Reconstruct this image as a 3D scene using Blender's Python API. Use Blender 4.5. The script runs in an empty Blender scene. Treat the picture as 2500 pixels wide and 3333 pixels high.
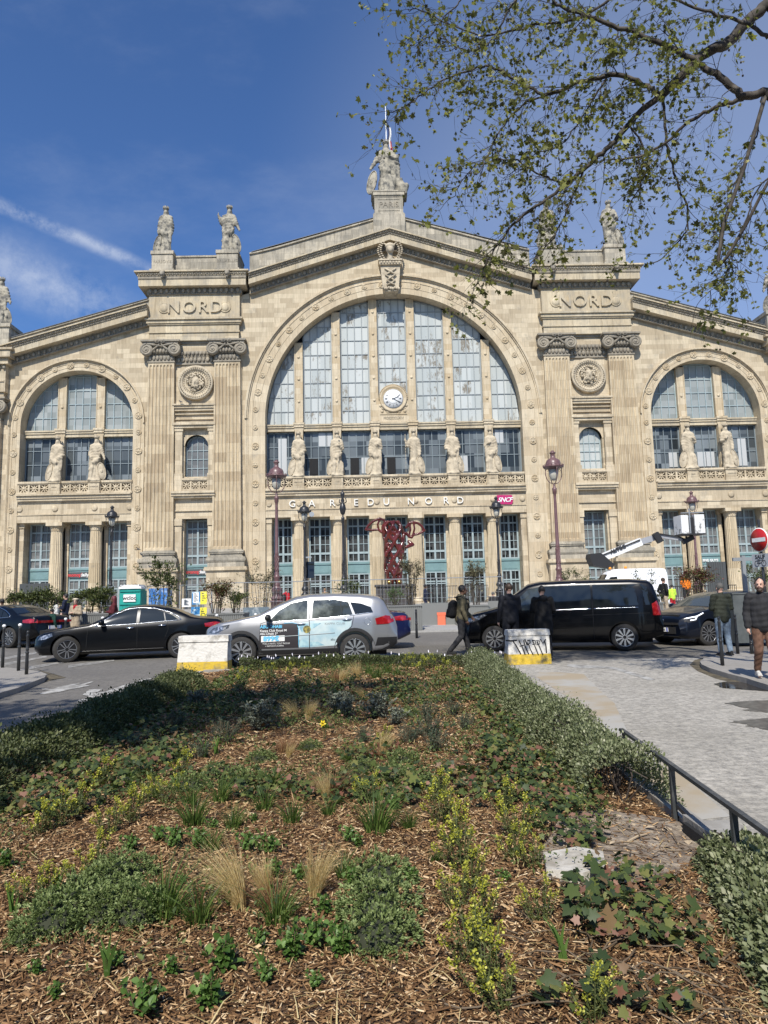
import bpy, bmesh, math, random
import numpy as np
from mathutils import Vector, Matrix, noise
from mathutils.geometry import tessellate_polygon
R=math.radians; PI=math.pi
random.seed(7)
SC=bpy.context.scene
COL=SC.collection
# ---------------------------------------------------------------- camera
CAMX,CAMH=-2.513,1.6
YAW,PIT,ROL,FPX=R(1.0937),R(7.0629),R(-1.373),2287.96
_f=Vector((math.sin(YAW)*math.cos(PIT),math.cos(YAW)*math.cos(PIT),math.sin(PIT)))
_r0=Vector((math.cos(YAW),-math.sin(YAW),0)); _u0=_r0.cross(_f)
_r=_r0*math.cos(ROL)+_u0*math.sin(ROL); _u=-_r0*math.sin(ROL)+_u0*math.cos(ROL)
cd=bpy.data.cameras.new('camera'); cam=bpy.data.objects.new('camera',cd); COL.objects.link(cam)
cam.matrix_world=Matrix(((_r.x,_u.x,-_f.x,CAMX),(_r.y,_u.y,-_f.y,0),(_r.z,_u.z,-_f.z,CAMH),(0,0,0,1)))
cd.sensor_fit='VERTICAL'; cd.sensor_height=36; cd.sensor_width=27; cd.lens=FPX/3333*36
cd.clip_start=.1; cd.clip_end=3000
SC.camera=cam
SC.render.resolution_x=768; SC.render.resolution_y=1024
# ---------------------------------------------------------------- sun and sky
SUN_EL,SUN_AZ=R(47),R(11)     # sun behind the camera, a little to the left
sd=bpy.data.lights.new('sun','SUN'); sd.energy=5.0; sd.angle=R(.53); sd.color=(1,.95,.87)
sun=bpy.data.objects.new('sun',sd); COL.objects.link(sun)
to_sun=Vector((-math.sin(SUN_AZ)*math.cos(SUN_EL),-math.cos(SUN_AZ)*math.cos(SUN_EL),math.sin(SUN_EL)))
sun.rotation_euler=(-to_sun).to_track_quat('-Z','Y').to_euler(); sun.location=(-20,-40,60)
W=bpy.data.worlds.new('World'); SC.world=W; W.use_nodes=True
nt=W.node_tree; nt.nodes.clear()
def N(nt,t,**k):
    n=nt.nodes.new(t)
    for a,b in k.items():
        if a.startswith('i_'):
            key=a[2:]; key=int(key) if key.isdigit() else key.replace('_',' ')
            n.inputs[key].default_value=b
        else: setattr(n,a,b)
    return n
def L(nt,a,b): nt.links.new(a,b)
sky=N(nt,'ShaderNodeTexSky',sky_type='NISHITA',sun_disc=False,sun_elevation=SUN_EL,sun_rotation=PI+SUN_AZ,air_density=1.0,dust_density=.6,ozone_density=3.0,altitude=60)
bg=N(nt,'ShaderNodeBackground',i_Strength=.100); out=N(nt,'ShaderNodeOutputWorld')
tc=N(nt,'ShaderNodeTexCoord')
# thin cirrus streaks and two contrails, laid out by direction in the sky
def cloud_mask(nrm,centre,width,lo,soft,scale,amp):
    """streak round the great circle with normal nrm, faded away from direction centre"""
    d=N(nt,'ShaderNodeVectorMath',operation='DOT_PRODUCT'); d.inputs[1].default_value=nrm; L(nt,tc.outputs['Generated'],d.inputs[0])
    nz=N(nt,'ShaderNodeTexNoise',i_Scale=scale,i_Detail=6.,i_Roughness=.65); L(nt,tc.outputs['Generated'],nz.inputs['Vector'])
    m=N(nt,'ShaderNodeMath',operation='MULTIPLY_ADD'); m.inputs[1].default_value=amp; m.inputs[2].default_value=-amp*.5; L(nt,nz.outputs['Fac'],m.inputs[0])
    a=N(nt,'ShaderNodeMath',operation='ADD'); L(nt,d.outputs['Value'],a.inputs[0]); L(nt,m.outputs[0],a.inputs[1])
    ab=N(nt,'ShaderNodeMath',operation='ABSOLUTE'); L(nt,a.outputs[0],ab.inputs[0])
    mr=N(nt,'ShaderNodeMapRange',interpolation_type='SMOOTHSTEP'); mr.inputs[1].default_value=0; mr.inputs[2].default_value=width; mr.inputs[3].default_value=1; mr.inputs[4].default_value=0
    L(nt,ab.outputs[0],mr.inputs[0])
    d2=N(nt,'ShaderNodeVectorMath',operation='DOT_PRODUCT'); d2.inputs[1].default_value=centre; L(nt,tc.outputs['Generated'],d2.inputs[0])
    m2=N(nt,'ShaderNodeMapRange',interpolation_type='SMOOTHSTEP'); m2.inputs[1].default_value=lo; m2.inputs[2].default_value=lo+soft; L(nt,d2.outputs['Value'],m2.inputs[0])
    p=N(nt,'ShaderNodeMath',operation='MULTIPLY'); L(nt,mr.outputs[0],p.inputs[0]); L(nt,m2.outputs[0],p.inputs[1])
    nz2=N(nt,'ShaderNodeTexNoise',i_Scale=scale*2.2,i_Detail=8.,i_Roughness=.7); L(nt,tc.outputs['Generated'],nz2.inputs['Vector'])
    m3=N(nt,'ShaderNodeMapRange'); m3.inputs[1].default_value=.36; m3.inputs[2].default_value=.62; L(nt,nz2.outputs['Fac'],m3.inputs[0])
    q=N(nt,'ShaderNodeMath',operation='MULTIPLY'); L(nt,p.outputs[0],q.inputs[0]); L(nt,m3.outputs[0],q.inputs[1])
    return q.outputs[0]
def ray(px,py): return (_f+_r*((px-1250)/FPX)-_u*((py-1666.5)/FPX)).normalized()
def streak(p0,p1,width,amp,scale):
    a,b=ray(*p0),ray(*p1); c=(a+b).normalized(); return cloud_mask(a.cross(b).normalized(),c,width,c.dot(a)-.006,.012,scale,amp)
masks=[(streak((-80,632),(500,880),.012,.012,11),.42),(streak((-80,800),(400,1040),.050,.05,6),.42)]
# broad veil
map_=N(nt,'ShaderNodeMapping'); map_.inputs['Scale'].default_value=(1.2,2.6,3.2); map_.inputs['Rotation'].default_value=(0,R(25),0); L(nt,tc.outputs['Generated'],map_.inputs[0])
nv=N(nt,'ShaderNodeTexNoise',i_Scale=2.2,i_Detail=9.,i_Roughness=.62); L(nt,map_.outputs[0],nv.inputs['Vector'])
mv=N(nt,'ShaderNodeMapRange',interpolation_type='SMOOTHSTEP'); mv.inputs[1].default_value=.46; mv.inputs[2].default_value=.78; mv.inputs[4].default_value=.10; L(nt,nv.outputs['Fac'],mv.inputs[0])
# haze of thin cloud low on the right of the station
dr=N(nt,'ShaderNodeVectorMath',operation='DOT_PRODUCT'); dr.inputs[1].default_value=ray(2350,1000); L(nt,tc.outputs['Generated'],dr.inputs[0])
mr_=N(nt,'ShaderNodeMapRange',interpolation_type='SMOOTHSTEP'); mr_.inputs[1].default_value=.80; mr_.inputs[2].default_value=1.0; mr_.inputs[4].default_value=.20; L(nt,dr.outputs['Value'],mr_.inputs[0])
cur=sky.outputs[0]
tint=N(nt,'ShaderNodeMixRGB',blend_type='MULTIPLY'); tint.inputs[0].default_value=1; tint.inputs[2].default_value=(.66,.91,1.25,1); L(nt,cur,tint.inputs[1]); cur=tint.outputs[0]
def veil(cur,fac,mult=1.):
    m=N(nt,'ShaderNodeMath',operation='MULTIPLY'); L(nt,fac,m.inputs[0]); m.inputs[1].default_value=mult
    x=N(nt,'ShaderNodeMixRGB'); L(nt,m.outputs[0],x.inputs[0]); L(nt,cur,x.inputs[1]); x.inputs[2].default_value=(7.6,8.0,8.6,1); return x.outputs[0]
for s,k in masks: cur=veil(cur,s,k)
cur=veil(cur,mv.outputs[0]); cur=veil(cur,mr_.outputs[0])
L(nt,cur,bg.inputs[0]); L(nt,bg.outputs[0],out.inputs[0])
SC.view_settings.view_transform='Standard'; SC.view_settings.look='None'; SC.view_settings.gamma=1; SC.view_settings.exposure=.22
SC.view_settings.use_curve_mapping=False
# ---------------------------------------------------------------- helpers
def gz(y): return max(0.,(y-12)*.0185)
def at(px,py,Y):
    d=ray(px,py); t=Y/d.y; return Vector((CAMX+d.x*t,Y,CAMH+d.z*t))
def GP(px,py,z=0.):
    """ground point (z above ground) seen in direction (px,py)"""
    d=ray(px,py); g=0.
    for _ in range(30):
        t=(z+g-CAMH)/d.z; Y=d.y*t; g=gz(Y)
    return Vector((CAMX+d.x*t,Y,g+z))
def tag(o,label=None,cat=None,group=None,kind=None):
    if label: o['label']=label
    if cat: o['category']=cat
    if group: o['group']=group
    if kind: o['kind']=kind
    return o
def empty(name,loc=(0,0,0),rz=0.,parent=None):
    o=bpy.data.objects.new(name,None); COL.objects.link(o); o.location=loc; o.rotation_euler.z=rz; o.empty_display_size=.1
    if parent: o.parent=parent
    return o
def kids(o): return [c for c in bpy.data.objects if c.parent==o]
def copy_tree(o,parent=None,ch=None):
    if ch is None:
        ch={}
        for q in bpy.data.objects:
            if q.parent: ch.setdefault(q.parent.name,[]).append(q)
    c=o.copy(); COL.objects.link(c)
    if parent: c.parent=parent
    for k in ch.get(o.name,[]): copy_tree(k,c,ch)
    return c
def link(name,me,mat=None,parent=None,smooth=False):
    o=bpy.data.objects.new(name,me); COL.objects.link(o)
    if mat is not None:
        for m in (mat if isinstance(mat,(list,tuple)) else [mat]): me.materials.append(m)
    if parent: o.parent=parent
    if smooth:
        me.polygons.foreach_set('use_smooth',[True]*len(me.polygons))
    return o
class MB:
    def __init__(s): s.v=[]; s.f=[]; s.m=[]; s.cm=0; s.sm=[]; s.smooth=False
    def add(s,vs,fs):
        b=len(s.v); s.v.extend([tuple(p) for p in vs])
        for f in fs: s.f.append(tuple(b+i for i in f)); s.m.append(s.cm); s.sm.append(s.smooth)
        return s
    def box(s,x0,x1,y0,y1,z0,z1):
        if x0>x1:x0,x1=x1,x0
        return s.add([(x0,y0,z0),(x1,y0,z0),(x1,y1,z0),(x0,y1,z0),(x0,y0,z1),(x1,y0,z1),(x1,y1,z1),(x0,y1,z1)],
          [(0,1,5,4),(1,2,6,5),(2,3,7,6),(3,0,4,7),(4,5,6,7),(3,2,1,0)])
    def shear(s,x0,z0,x1,z1,h,y0,y1):
        """box whose bottom runs from (x0,z0) to (x1,z1), height h"""
        if x0>x1:x0,z0,x1,z1=x1,z1,x0,z0
        return s.add([(x0,y0,z0),(x1,y0,z1),(x1,y1,z1),(x0,y1,z0),(x0,y0,z0+h),(x1,y0,z1+h),(x1,y1,z1+h),(x0,y1,z0+h)],
          [(0,1,5,4),(1,2,6,5),(2,3,7,6),(3,0,4,7),(4,5,6,7),(3,2,1,0)])
    def lathe(s,prof,c=(0,0,0),n=16,axis='z',sx=1,sy=1,a0=0,cap=True):
        b=len(s.v); c=Vector(c); m=len(prof)
        for r,h in prof:
            for k in range(n):
                a=a0+2*PI*k/n; p=(r*math.cos(a)*sx,r*math.sin(a)*sy,h)
                if axis=='y': p=(p[0],-p[2],p[1])
                if axis=='x': p=(p[2],p[0],p[1])
                s.v.append((c.x+p[0],c.y+p[1],c.z+p[2]))
        for i in range(m-1):
            for k in range(n):
                k2=(k+1)%n; s.f.append((b+i*n+k,b+i*n+k2,b+(i+1)*n+k2,b+(i+1)*n+k)); s.m.append(s.cm); s.sm.append(s.smooth)
        if cap:
            if prof[0][0]>1e-4: s.f.append(tuple(b+k for k in reversed(range(n)))); s.m.append(s.cm); s.sm.append(False)
            if prof[-1][0]>1e-4: s.f.append(tuple(b+(m-1)*n+k for k in range(n))); s.m.append(s.cm); s.sm.append(False)
        return s
    def tube(s,pts,rad,n=8,closed=False,cap=True):
        pts=[Vector(p) for p in pts]; m=len(pts)
        if not hasattr(rad,'__len__'): rad=[rad]*m
        b=len(s.v); ref=None
        for i,p in enumerate(pts):
            if closed: t=(pts[(i+1)%m]-pts[i-1])
            else: t=(pts[min(i+1,m-1)]-pts[max(i-1,0)])
            if t.length<1e-9: t=Vector((0,0,1))
            t.normalize()
            if ref is None: ref=Vector((0,0,1)) if abs(t.z)<.9 else Vector((1,0,0))
            u=ref-t*ref.dot(t)
            if u.length<1e-6: u=t.orthogonal()
            u.normalize(); ref=u; w=t.cross(u)
            for k in range(n):
                a=2*PI*k/n; s.v.append(tuple(p+(u*math.cos(a)+w*math.sin(a))*rad[i]))
        for i in range(m if closed else m-1):
            j=(i+1)%m
            for k in range(n):
                k2=(k+1)%n; s.f.append((b+i*n+k,b+i*n+k2,b+j*n+k2,b+j*n+k)); s.m.append(s.cm); s.sm.append(s.smooth)
        if cap and not closed:
            s.f.append(tuple(b+k for k in reversed(range(n)))); s.m.append(s.cm); s.sm.append(False)
            s.f.append(tuple(b+(m-1)*n+k for k in range(n))); s.m.append(s.cm); s.sm.append(False)
        return s
    def ell(s,c,r,n=10,m=6):
        c=Vector(c); r=(r,r,r) if not hasattr(r,'__len__') else r
        prof=[(max(math.sin(PI*i/m),1e-5),-math.cos(PI*i/m)) for i in range(m+1)]
        b=len(s.v)
        for a,h in prof:
            for k in range(n):
                t=2*PI*k/n; s.v.append((c.x+r[0]*a*math.cos(t),c.y+r[1]*a*math.sin(t),c.z+r[2]*h))
        for i in range(m):
            for k in range(n):
                k2=(k+1)%n; s.f.append((b+i*n+k,b+i*n+k2,b+(i+1)*n+k2,b+(i+1)*n+k)); s.m.append(s.cm); s.sm.append(s.smooth)
        return s
    def prism(s,poly,y0,y1,holes=None):
        """poly in (x,z), extruded from y0 (front) to y1"""
        n=len(poly); b=len(s.v)
        s.v.extend([(p[0],y0,p[1]) for p in poly]); s.v.extend([(p[0],y1,p[1]) for p in poly])
        tri=tessellate_polygon([[Vector((p[0],p[1],0)) for p in poly]])
        for t in tri:
            s.f.append((b+t[0],b+t[1],b+t[2])); s.f.append((b+n+t[2],b+n+t[1],b+n+t[0])); s.m+= [s.cm]*2; s.sm+=[False]*2
        for i in range(n):
            j=(i+1)%n; s.f.append((b+i,b+j,b+n+j,b+n+i)); s.m.append(s.cm); s.sm.append(False)
        return s
    def ringband(s,cx,cz,r0,r1,a0,a1,y0,y1,n=48):
        """arch ring, front at y0 back at y1, between radii r0<r1"""
        b=len(s.v)
        for i in range(n+1):
            a=a0+(a1-a0)*i/n; c,d=math.cos(a),math.sin(a)
            s.v+= [(cx+r0*c,y0,cz+r0*d),(cx+r1*c,y0,cz+r1*d),(cx+r1*c,y1,cz+r1*d),(cx+r0*c,y1,cz+r0*d)]
        for i in range(n):
            o=b+4*i
            for q in ((0,4,5,1),(1,5,6,2),(2,6,7,3),(3,7,4,0)):
                s.f.append(tuple(o+k for k in q)); s.m.append(s.cm); s.sm.append(False)
        return s
    def xf(s,M,start=0):
        for i in range(start,len(s.v)): s.v[i]=tuple(M@Vector(s.v[i]))
        return s
    def build(s,name,mat=None,parent=None,fix=True):
        me=bpy.data.meshes.new(name); me.from_pydata(s.v,[],s.f)
        o=link(name,me,mat,parent)
        me.polygons.foreach_set('material_index',s.m); me.polygons.foreach_set('use_smooth',s.sm)
        if fix:
            bm=bmesh.new(); bm.from_mesh(me); bmesh.ops.recalc_face_normals(bm,faces=bm.faces); bm.to_mesh(me); bm.free()
        me.update(); return o
def bulk(name,tv,tf,M,mat,parent=None,rnd=None,extra=None,smooth=False,matidx=None):
    """many copies of one small template in one mesh (numpy): M is (k,4,4); rnd per copy"""
    tv=np.asarray(tv,float); k=len(M); nv=len(tv)
    h=np.c_[tv,np.ones(nv)]
    V=np.einsum('kij,vj->kvi',M,h)[:,:,:3].reshape(-1,3)
    if extra is not None: V=np.vstack([V,extra])
    F=[];st=[];tot=[]
    sizes=[len(f) for f in tf]; flat=np.concatenate([np.array(f) for f in tf])
    F=(flat[None,:]+(np.arange(k)*nv)[:,None]).ravel()
    tot=np.tile(sizes,k); st=np.concatenate([[0],np.cumsum(tot)[:-1]])
    me=bpy.data.meshes.new(name); me.vertices.add(len(V)); me.vertices.foreach_set('co',V.ravel())
    me.loops.add(len(F)); me.loops.foreach_set('vertex_index',F.astype(np.int32))
    me.polygons.add(len(tot)); me.polygons.foreach_set('loop_start',st.astype(np.int32)); me.polygons.foreach_set('loop_total',tot.astype(np.int32))
    me.update(calc_edges=True); me.validate()
    if rnd is None: rnd=np.random.rand(k)
    at_=me.attributes.new('rnd','FLOAT','POINT'); at_.data.foreach_set('value',np.repeat(rnd,nv).astype(np.float32))
    o=link(name,me,mat,parent)
    if smooth: me.polygons.foreach_set('use_smooth',[True]*len(me.polygons))
    return o
def mats(loc,fwd,up,scale):
    """numpy stack of matrices: local x=right,y=fwd,z=up"""
    loc=np.asarray(loc,float);fwd=np.asarray(fwd,float);up=np.asarray(up,float); k=len(loc)
    fwd=fwd/np.linalg.norm(fwd,axis=1,keepdims=True); r=np.cross(fwd,up); r/=np.linalg.norm(r,axis=1,keepdims=True)+1e-9; u=np.cross(r,fwd)
    scale=np.asarray(scale,float)
    if scale.ndim==1: scale=np.repeat(scale[:,None],3,1)
    M=np.zeros((k,4,4)); M[:,:3,0]=r*scale[:,:1]; M[:,:3,1]=fwd*scale[:,1:2]; M[:,:3,2]=u*scale[:,2:3]; M[:,:3,3]=loc; M[:,3,3]=1
    return M
def evalmesh(o,name=None):
    dg=bpy.context.evaluated_depsgraph_get(); e=o.evaluated_get(dg); me=bpy.data.meshes.new_from_object(e)
    if name: me.name=name
    return me
def text_mesh(s,size=1.,extrude=.02,align='CENTER',bold=0.,space=1.,shear=0.):
    cu=bpy.data.curves.new('t','FONT'); cu.body=s; cu.size=size; cu.extrude=extrude; cu.align_x=align; cu.align_y='CENTER'; cu.offset=bold; cu.space_character=space; cu.shear=shear; cu.resolution_u=3
    o=bpy.data.objects.new('t',cu); COL.objects.link(o); me=evalmesh(o); bpy.data.objects.remove(o); bpy.data.curves.remove(cu); me.materials.clear(); return me
def text(name,s,loc,size,mat,parent=None,extrude=.02,bold=0.,space=1.,rot=(PI/2,0,0),sx=1.,align='CENTER',shear=0.):
    me=text_mesh(s,size,extrude,align,bold,space,shear)
    me.transform(Matrix.Translation(loc)@(Matrix.Rotation(rot[2],4,'Z')@Matrix.Rotation(rot[0],4,'X'))@Matrix.Diagonal((sx,1,1,1)))
    return link(name,me,mat,parent)
def blob(name,caps,voxel,mat=None,parent=None,smooth=2,disp=None,M=None,boxes=None):
    """one continuous surface grown round tapered capsules (p0,r0,p1,r1) or ellipsoids (p,(rx,ry,rz))"""
    mb=MB()
    for c in caps:
        if len(c)==2: mb.ell(c[0],c[1],16,10); continue
        p0,r0,p1,r1=c; p0=Vector(p0);p1=Vector(p1); d=p1-p0; Ln=d.length
        if Ln<1e-6: mb.ell(p0,r0,14,8); continue
        prof=[(max(r0*math.sin(a),1e-4),-r0*math.cos(a)) for a in [PI/2*k/4 for k in range(5)]]+[(max(r1*math.cos(a),1e-4),Ln+r1*math.sin(a)) for a in [PI/2*k/4 for k in range(5)]]
        st=len(mb.v); mb.lathe(prof,n=14); mb.xf(Matrix.Translation(p0)@d.to_track_quat('Z','Y').to_matrix().to_4x4(),st)
    for bx in (boxes or []): mb.box(*bx)
    o=mb.build('tmpblob'); 
    rm=o.modifiers.new('r','REMESH'); rm.mode='VOXEL'; rm.voxel_size=voxel
    if smooth: sm=o.modifiers.new('s','SMOOTH'); sm.iterations=smooth; sm.factor=.5
    me=evalmesh(o,name); bpy.data.objects.remove(o)
    if disp:
        n=len(me.vertices); co=np.empty(n*3); me.vertices.foreach_get('co',co); co=co.reshape(-1,3)
        no=np.empty(n*3); me.vertices.foreach_get('normal',no); no=no.reshape(-1,3)
        co=co+no*np.asarray(disp(co,no))[:,None]; me.vertices.foreach_set('co',co.ravel()); me.update()
    if M is not None: me.transform(M)
    me.materials.clear()
    return link(name,me,mat,parent,True)
# ---------------------------------------------------------------- materials
MT={}
def rgb(c): return (c[0],c[1],c[2],1)
def mat(name,col,rough=.7,metal=0.,spec=.5,coat=0.,noise_=None,bump=None,emit=None,alpha=None,trans=0.):
    m=bpy.data.materials.new(name); m.use_nodes=True; nt=m.node_tree; b=nt.nodes['Principled BSDF']
    b.inputs['Base Color'].default_value=rgb(col); b.inputs['Roughness'].default_value=rough; b.inputs['Metallic'].default_value=metal
    b.inputs['Specular IOR Level'].default_value=spec; b.inputs['Coat Weight'].default_value=coat; b.inputs['Transmission Weight'].default_value=trans
    if coat: b.inputs['Coat Roughness'].default_value=.03
    if noise_:   # (col2, scale, lo, hi)
        c2,sc,lo,hi=noise_; tc=N(nt,'ShaderNodeTexCoord'); nz=N(nt,'ShaderNodeTexNoise',i_Scale=sc,i_Detail=7.,i_Roughness=.6); L(nt,tc.outputs['Object'],nz.inputs['Vector'])
        mr=N(nt,'ShaderNodeMapRange'); mr.inputs[1].default_value=lo; mr.inputs[2].default_value=hi; L(nt,nz.outputs['Fac'],mr.inputs[0])
        mx=N(nt,'ShaderNodeMixRGB'); mx.inputs[1].default_value=rgb(col); mx.inputs[2].default_value=rgb(c2); L(nt,mr.outputs[0],mx.inputs[0]); L(nt,mx.outputs[0],b.inputs['Base Color'])
    if bump:     # (scale, strength, distance)
        tc=N(nt,'ShaderNodeTexCoord'); nz=N(nt,'ShaderNodeTexNoise',i_Scale=bump[0],i_Detail=5.); L(nt,tc.outputs['Object'],nz.inputs['Vector'])
        bp=N(nt,'ShaderNodeBump',i_Strength=bump[1],i_Distance=bump[2]); L(nt,nz.outputs['Fac'],bp.inputs['Height']); L(nt,bp.outputs[0],b.inputs['Normal'])
    if emit: b.inputs['Emission Color'].default_value=rgb(emit[0]); b.inputs['Emission Strength'].default_value=emit[1]
    MT[name]=m; return m
def math_(nt,op,a,b=None,c=None):
    n=N(nt,'ShaderNodeMath',operation=op)
    for i,x in enumerate((a,b,c)):
        if x is None: continue
        if isinstance(x,(int,float)): n.inputs[i].default_value=x
        else: L(nt,x,n.inputs[i])
    return n.outputs[0]
def stone(name,c1,c2,grey=0.3,bw=1.25,bh=.5,polar=None,streak=0.,seed=0.,mort=.011,rough=.85,dark=.5):
    """coursed limestone; polar=(cx,cz) lays the joints radially. grey=share of grey weathering"""
    m=bpy.data.materials.new(name); m.use_nodes=True; nt=m.node_tree; b=nt.nodes['Principled BSDF']
    g=N(nt,'ShaderNodeNewGeometry'); sp=N(nt,'ShaderNodeSeparateXYZ'); L(nt,g.outputs['Position'],sp.inputs[0])
    X,Y,Z=sp.outputs
    if polar:
        dx=math_(nt,'SUBTRACT',X,polar[0]); 
        if polar[2]: dx=math_(nt,'SUBTRACT',math_(nt,'ABSOLUTE',X),polar[0])
        dz=math_(nt,'SUBTRACT',Z,polar[1])
        dzc=math_(nt,'MAXIMUM',dz,0.); an=math_(nt,'ARCTAN2',dzc,dx)
        rr=math_(nt,'SQRT',math_(nt,'ADD',math_(nt,'MULTIPLY',dx,dx),math_(nt,'MULTIPLY',dzc,dzc)))
        u=math_(nt,'MULTIPLY',an,polar[3]); u=math_(nt,'ADD',u,math_(nt,'MINIMUM',dz,0.)); v=rr
        cb=N(nt,'ShaderNodeCombineXYZ'); L(nt,u,cb.inputs[0]); L(nt,v,cb.inputs[1])
    else:
        u=math_(nt,'ADD',X,math_(nt,'MULTIPLY',Y,.9)); cb=N(nt,'ShaderNodeCombineXYZ'); L(nt,u,cb.inputs[0]); L(nt,Z,cb.inputs[1])
    cb.inputs[2].default_value=seed
    br=N(nt,'ShaderNodeTexBrick',i_Scale=1.,i_Mortar_Size=mort,i_Mortar_Smooth=.3,i_Bias=-.1,i_Brick_Width=bw,i_Row_Height=bh,offset=.5)
    L(nt,cb.outputs[0],br.inputs['Vector'])
    br.inputs['Color1'].default_value=(0,0,0,1); br.inputs['Color2'].default_value=(1,1,1,1); br.inputs['Mortar'].default_value=(.5,.5,.5,1)
    rp=N(nt,'ShaderNodeValToRGB'); L(nt,br.outputs['Color'],rp.inputs[0]); e=rp.color_ramp.elements
    e[0].position=0; e[0].color=rgb(c2); e[1].position=1; e[1].color=rgb(c1)
    mid=e.new(.45); mid.color=rgb([.35*a+.65*q for a,q in zip(c2,c1)]); q=e.new(.8); q.color=rgb([a*1.06 for a in c1])
    nz=N(nt,'ShaderNodeTexNoise',i_Scale=.9,i_Detail=8.,i_Roughness=.7); L(nt,g.outputs['Position'],nz.inputs['Vector'])
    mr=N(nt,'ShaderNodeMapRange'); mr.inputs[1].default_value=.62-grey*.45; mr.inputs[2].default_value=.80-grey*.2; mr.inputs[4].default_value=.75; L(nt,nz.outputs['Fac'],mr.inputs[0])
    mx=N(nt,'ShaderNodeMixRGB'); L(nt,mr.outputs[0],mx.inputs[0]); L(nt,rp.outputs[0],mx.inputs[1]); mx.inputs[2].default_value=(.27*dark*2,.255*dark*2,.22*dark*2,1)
    # fine grain + vertical streaks
    mp=N(nt,'ShaderNodeMapping'); mp.inputs['Scale'].default_value=(3,3,.35); L(nt,g.outputs['Position'],mp.inputs[0])
    n2=N(nt,'ShaderNodeTexNoise',i_Scale=2.,i_Detail=6.,i_Roughness=.7); L(nt,mp.outputs[0],n2.inputs['Vector'])
    m2=N(nt,'ShaderNodeMapRange'); m2.inputs[1].default_value=.3; m2.inputs[2].default_value=.75; m2.inputs[3].default_value=1.06; m2.inputs[4].default_value=.70-streak; L(nt,n2.outputs['Fac'],m2.inputs[0])
    mu=N(nt,'ShaderNodeMixRGB',blend_type='MULTIPLY'); mu.inputs[0].default_value=1; L(nt,mx.outputs[0],mu.inputs[1]); L(nt,m2.outputs[0],mu.inputs[2])
    mp4=N(nt,'ShaderNodeMapping'); mp4.inputs['Scale'].default_value=(1.5,1.5,.16); L(nt,g.outputs['Position'],mp4.inputs[0])
    n4=N(nt,'ShaderNodeTexNoise',i_Scale=1.,i_Detail=7.,i_Roughness=.72); L(nt,mp4.outputs[0],n4.inputs['Vector'])
    m4=N(nt,'ShaderNodeMapRange'); m4.inputs[1].default_value=.54; m4.inputs[2].default_value=.70; m4.inputs[3].default_value=0.; m4.inputs[4].default_value=.55+grey*.4; L(nt,n4.outputs['Fac'],m4.inputs[0])
    m5=N(nt,'ShaderNodeMixRGB',blend_type='MULTIPLY'); L(nt,m4.outputs[0],m5.inputs[0]); L(nt,mu.outputs[0],m5.inputs[1]); m5.inputs[2].default_value=(.50,.475,.44,1)
    mo=N(nt,'ShaderNodeMixRGB',blend_type='MULTIPLY'); L(nt,math_(nt,'MULTIPLY',br.outputs['Fac'],.45),mo.inputs[0]); L(nt,m5.outputs[0],mo.inputs[1]); mo.inputs[2].default_value=(.45,.42,.38,1)
    L(nt,mo.outputs[0],b.inputs['Base Color']); b.inputs['Roughness'].default_value=rough; b.inputs['Specular IOR Level'].default_value=.2
    n3=N(nt,'ShaderNodeTexNoise',i_Scale=9.,i_Detail=6.,i_Roughness=.7); L(nt,g.outputs['Position'],n3.inputs['Vector'])
    bp=N(nt,'ShaderNodeBump',i_Strength=.45,i_Distance=.03); L(nt,n3.outputs['Fac'],bp.inputs['Height'])
    L(nt,bp.outputs[0],b.inputs['Normal'])
    MT[name]=m; return m
SC1=(.57,.482,.342); SC2=(.43,.352,.24)
stone('wall_stone',SC1,SC2,.12)
stone('jamb_stone',SC1,(.50,.40,.26),.05,bw=.95,bh=.62,seed=3)
stone('pilaster_stone',(.59,.49,.335),(.46,.365,.24),.05,bw=2.4,bh=.95,streak=.12,seed=5)
stone('column_stone',(.58,.485,.335),(.50,.405,.265),.0,bw=4,bh=1.9,streak=.1)
stone('trim_stone',(.56,.475,.33),(.47,.39,.265),.35,bw=1.7,bh=2.,dark=.55)
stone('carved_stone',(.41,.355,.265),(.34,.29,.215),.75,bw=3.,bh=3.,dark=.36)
stone('attic_stone',(.54,.48,.37),(.36,.325,.255),.5,bw=1.7,bh=.62,dark=.45,streak=.15)
stone('arch_stone',SC1,(.51,.415,.28),.1,bw=.95,bh=3.,polar=(0,19.6,False,13.7))
stone('wing_arch_stone',SC1,(.51,.415,.28),.08,bw=.75,bh=3.,polar=(31.2,19.35,True,6))
stone('soffit_stone',(.52,.43,.28),(.47,.38,.25),.1,bw=1.,bh=1.)
def statue_mat(name,c1,c2,lo,hi):
    m=mat(name,c1,.85,noise_=(c2,1.9,lo,hi),bump=(7,.5,.04)); return m
statue_mat('statue_stone',(.50,.425,.305),(.31,.26,.185),.44,.68)
statue_mat('statue_weathered',(.36,.325,.25),(.11,.105,.092),.44,.62)
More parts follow.
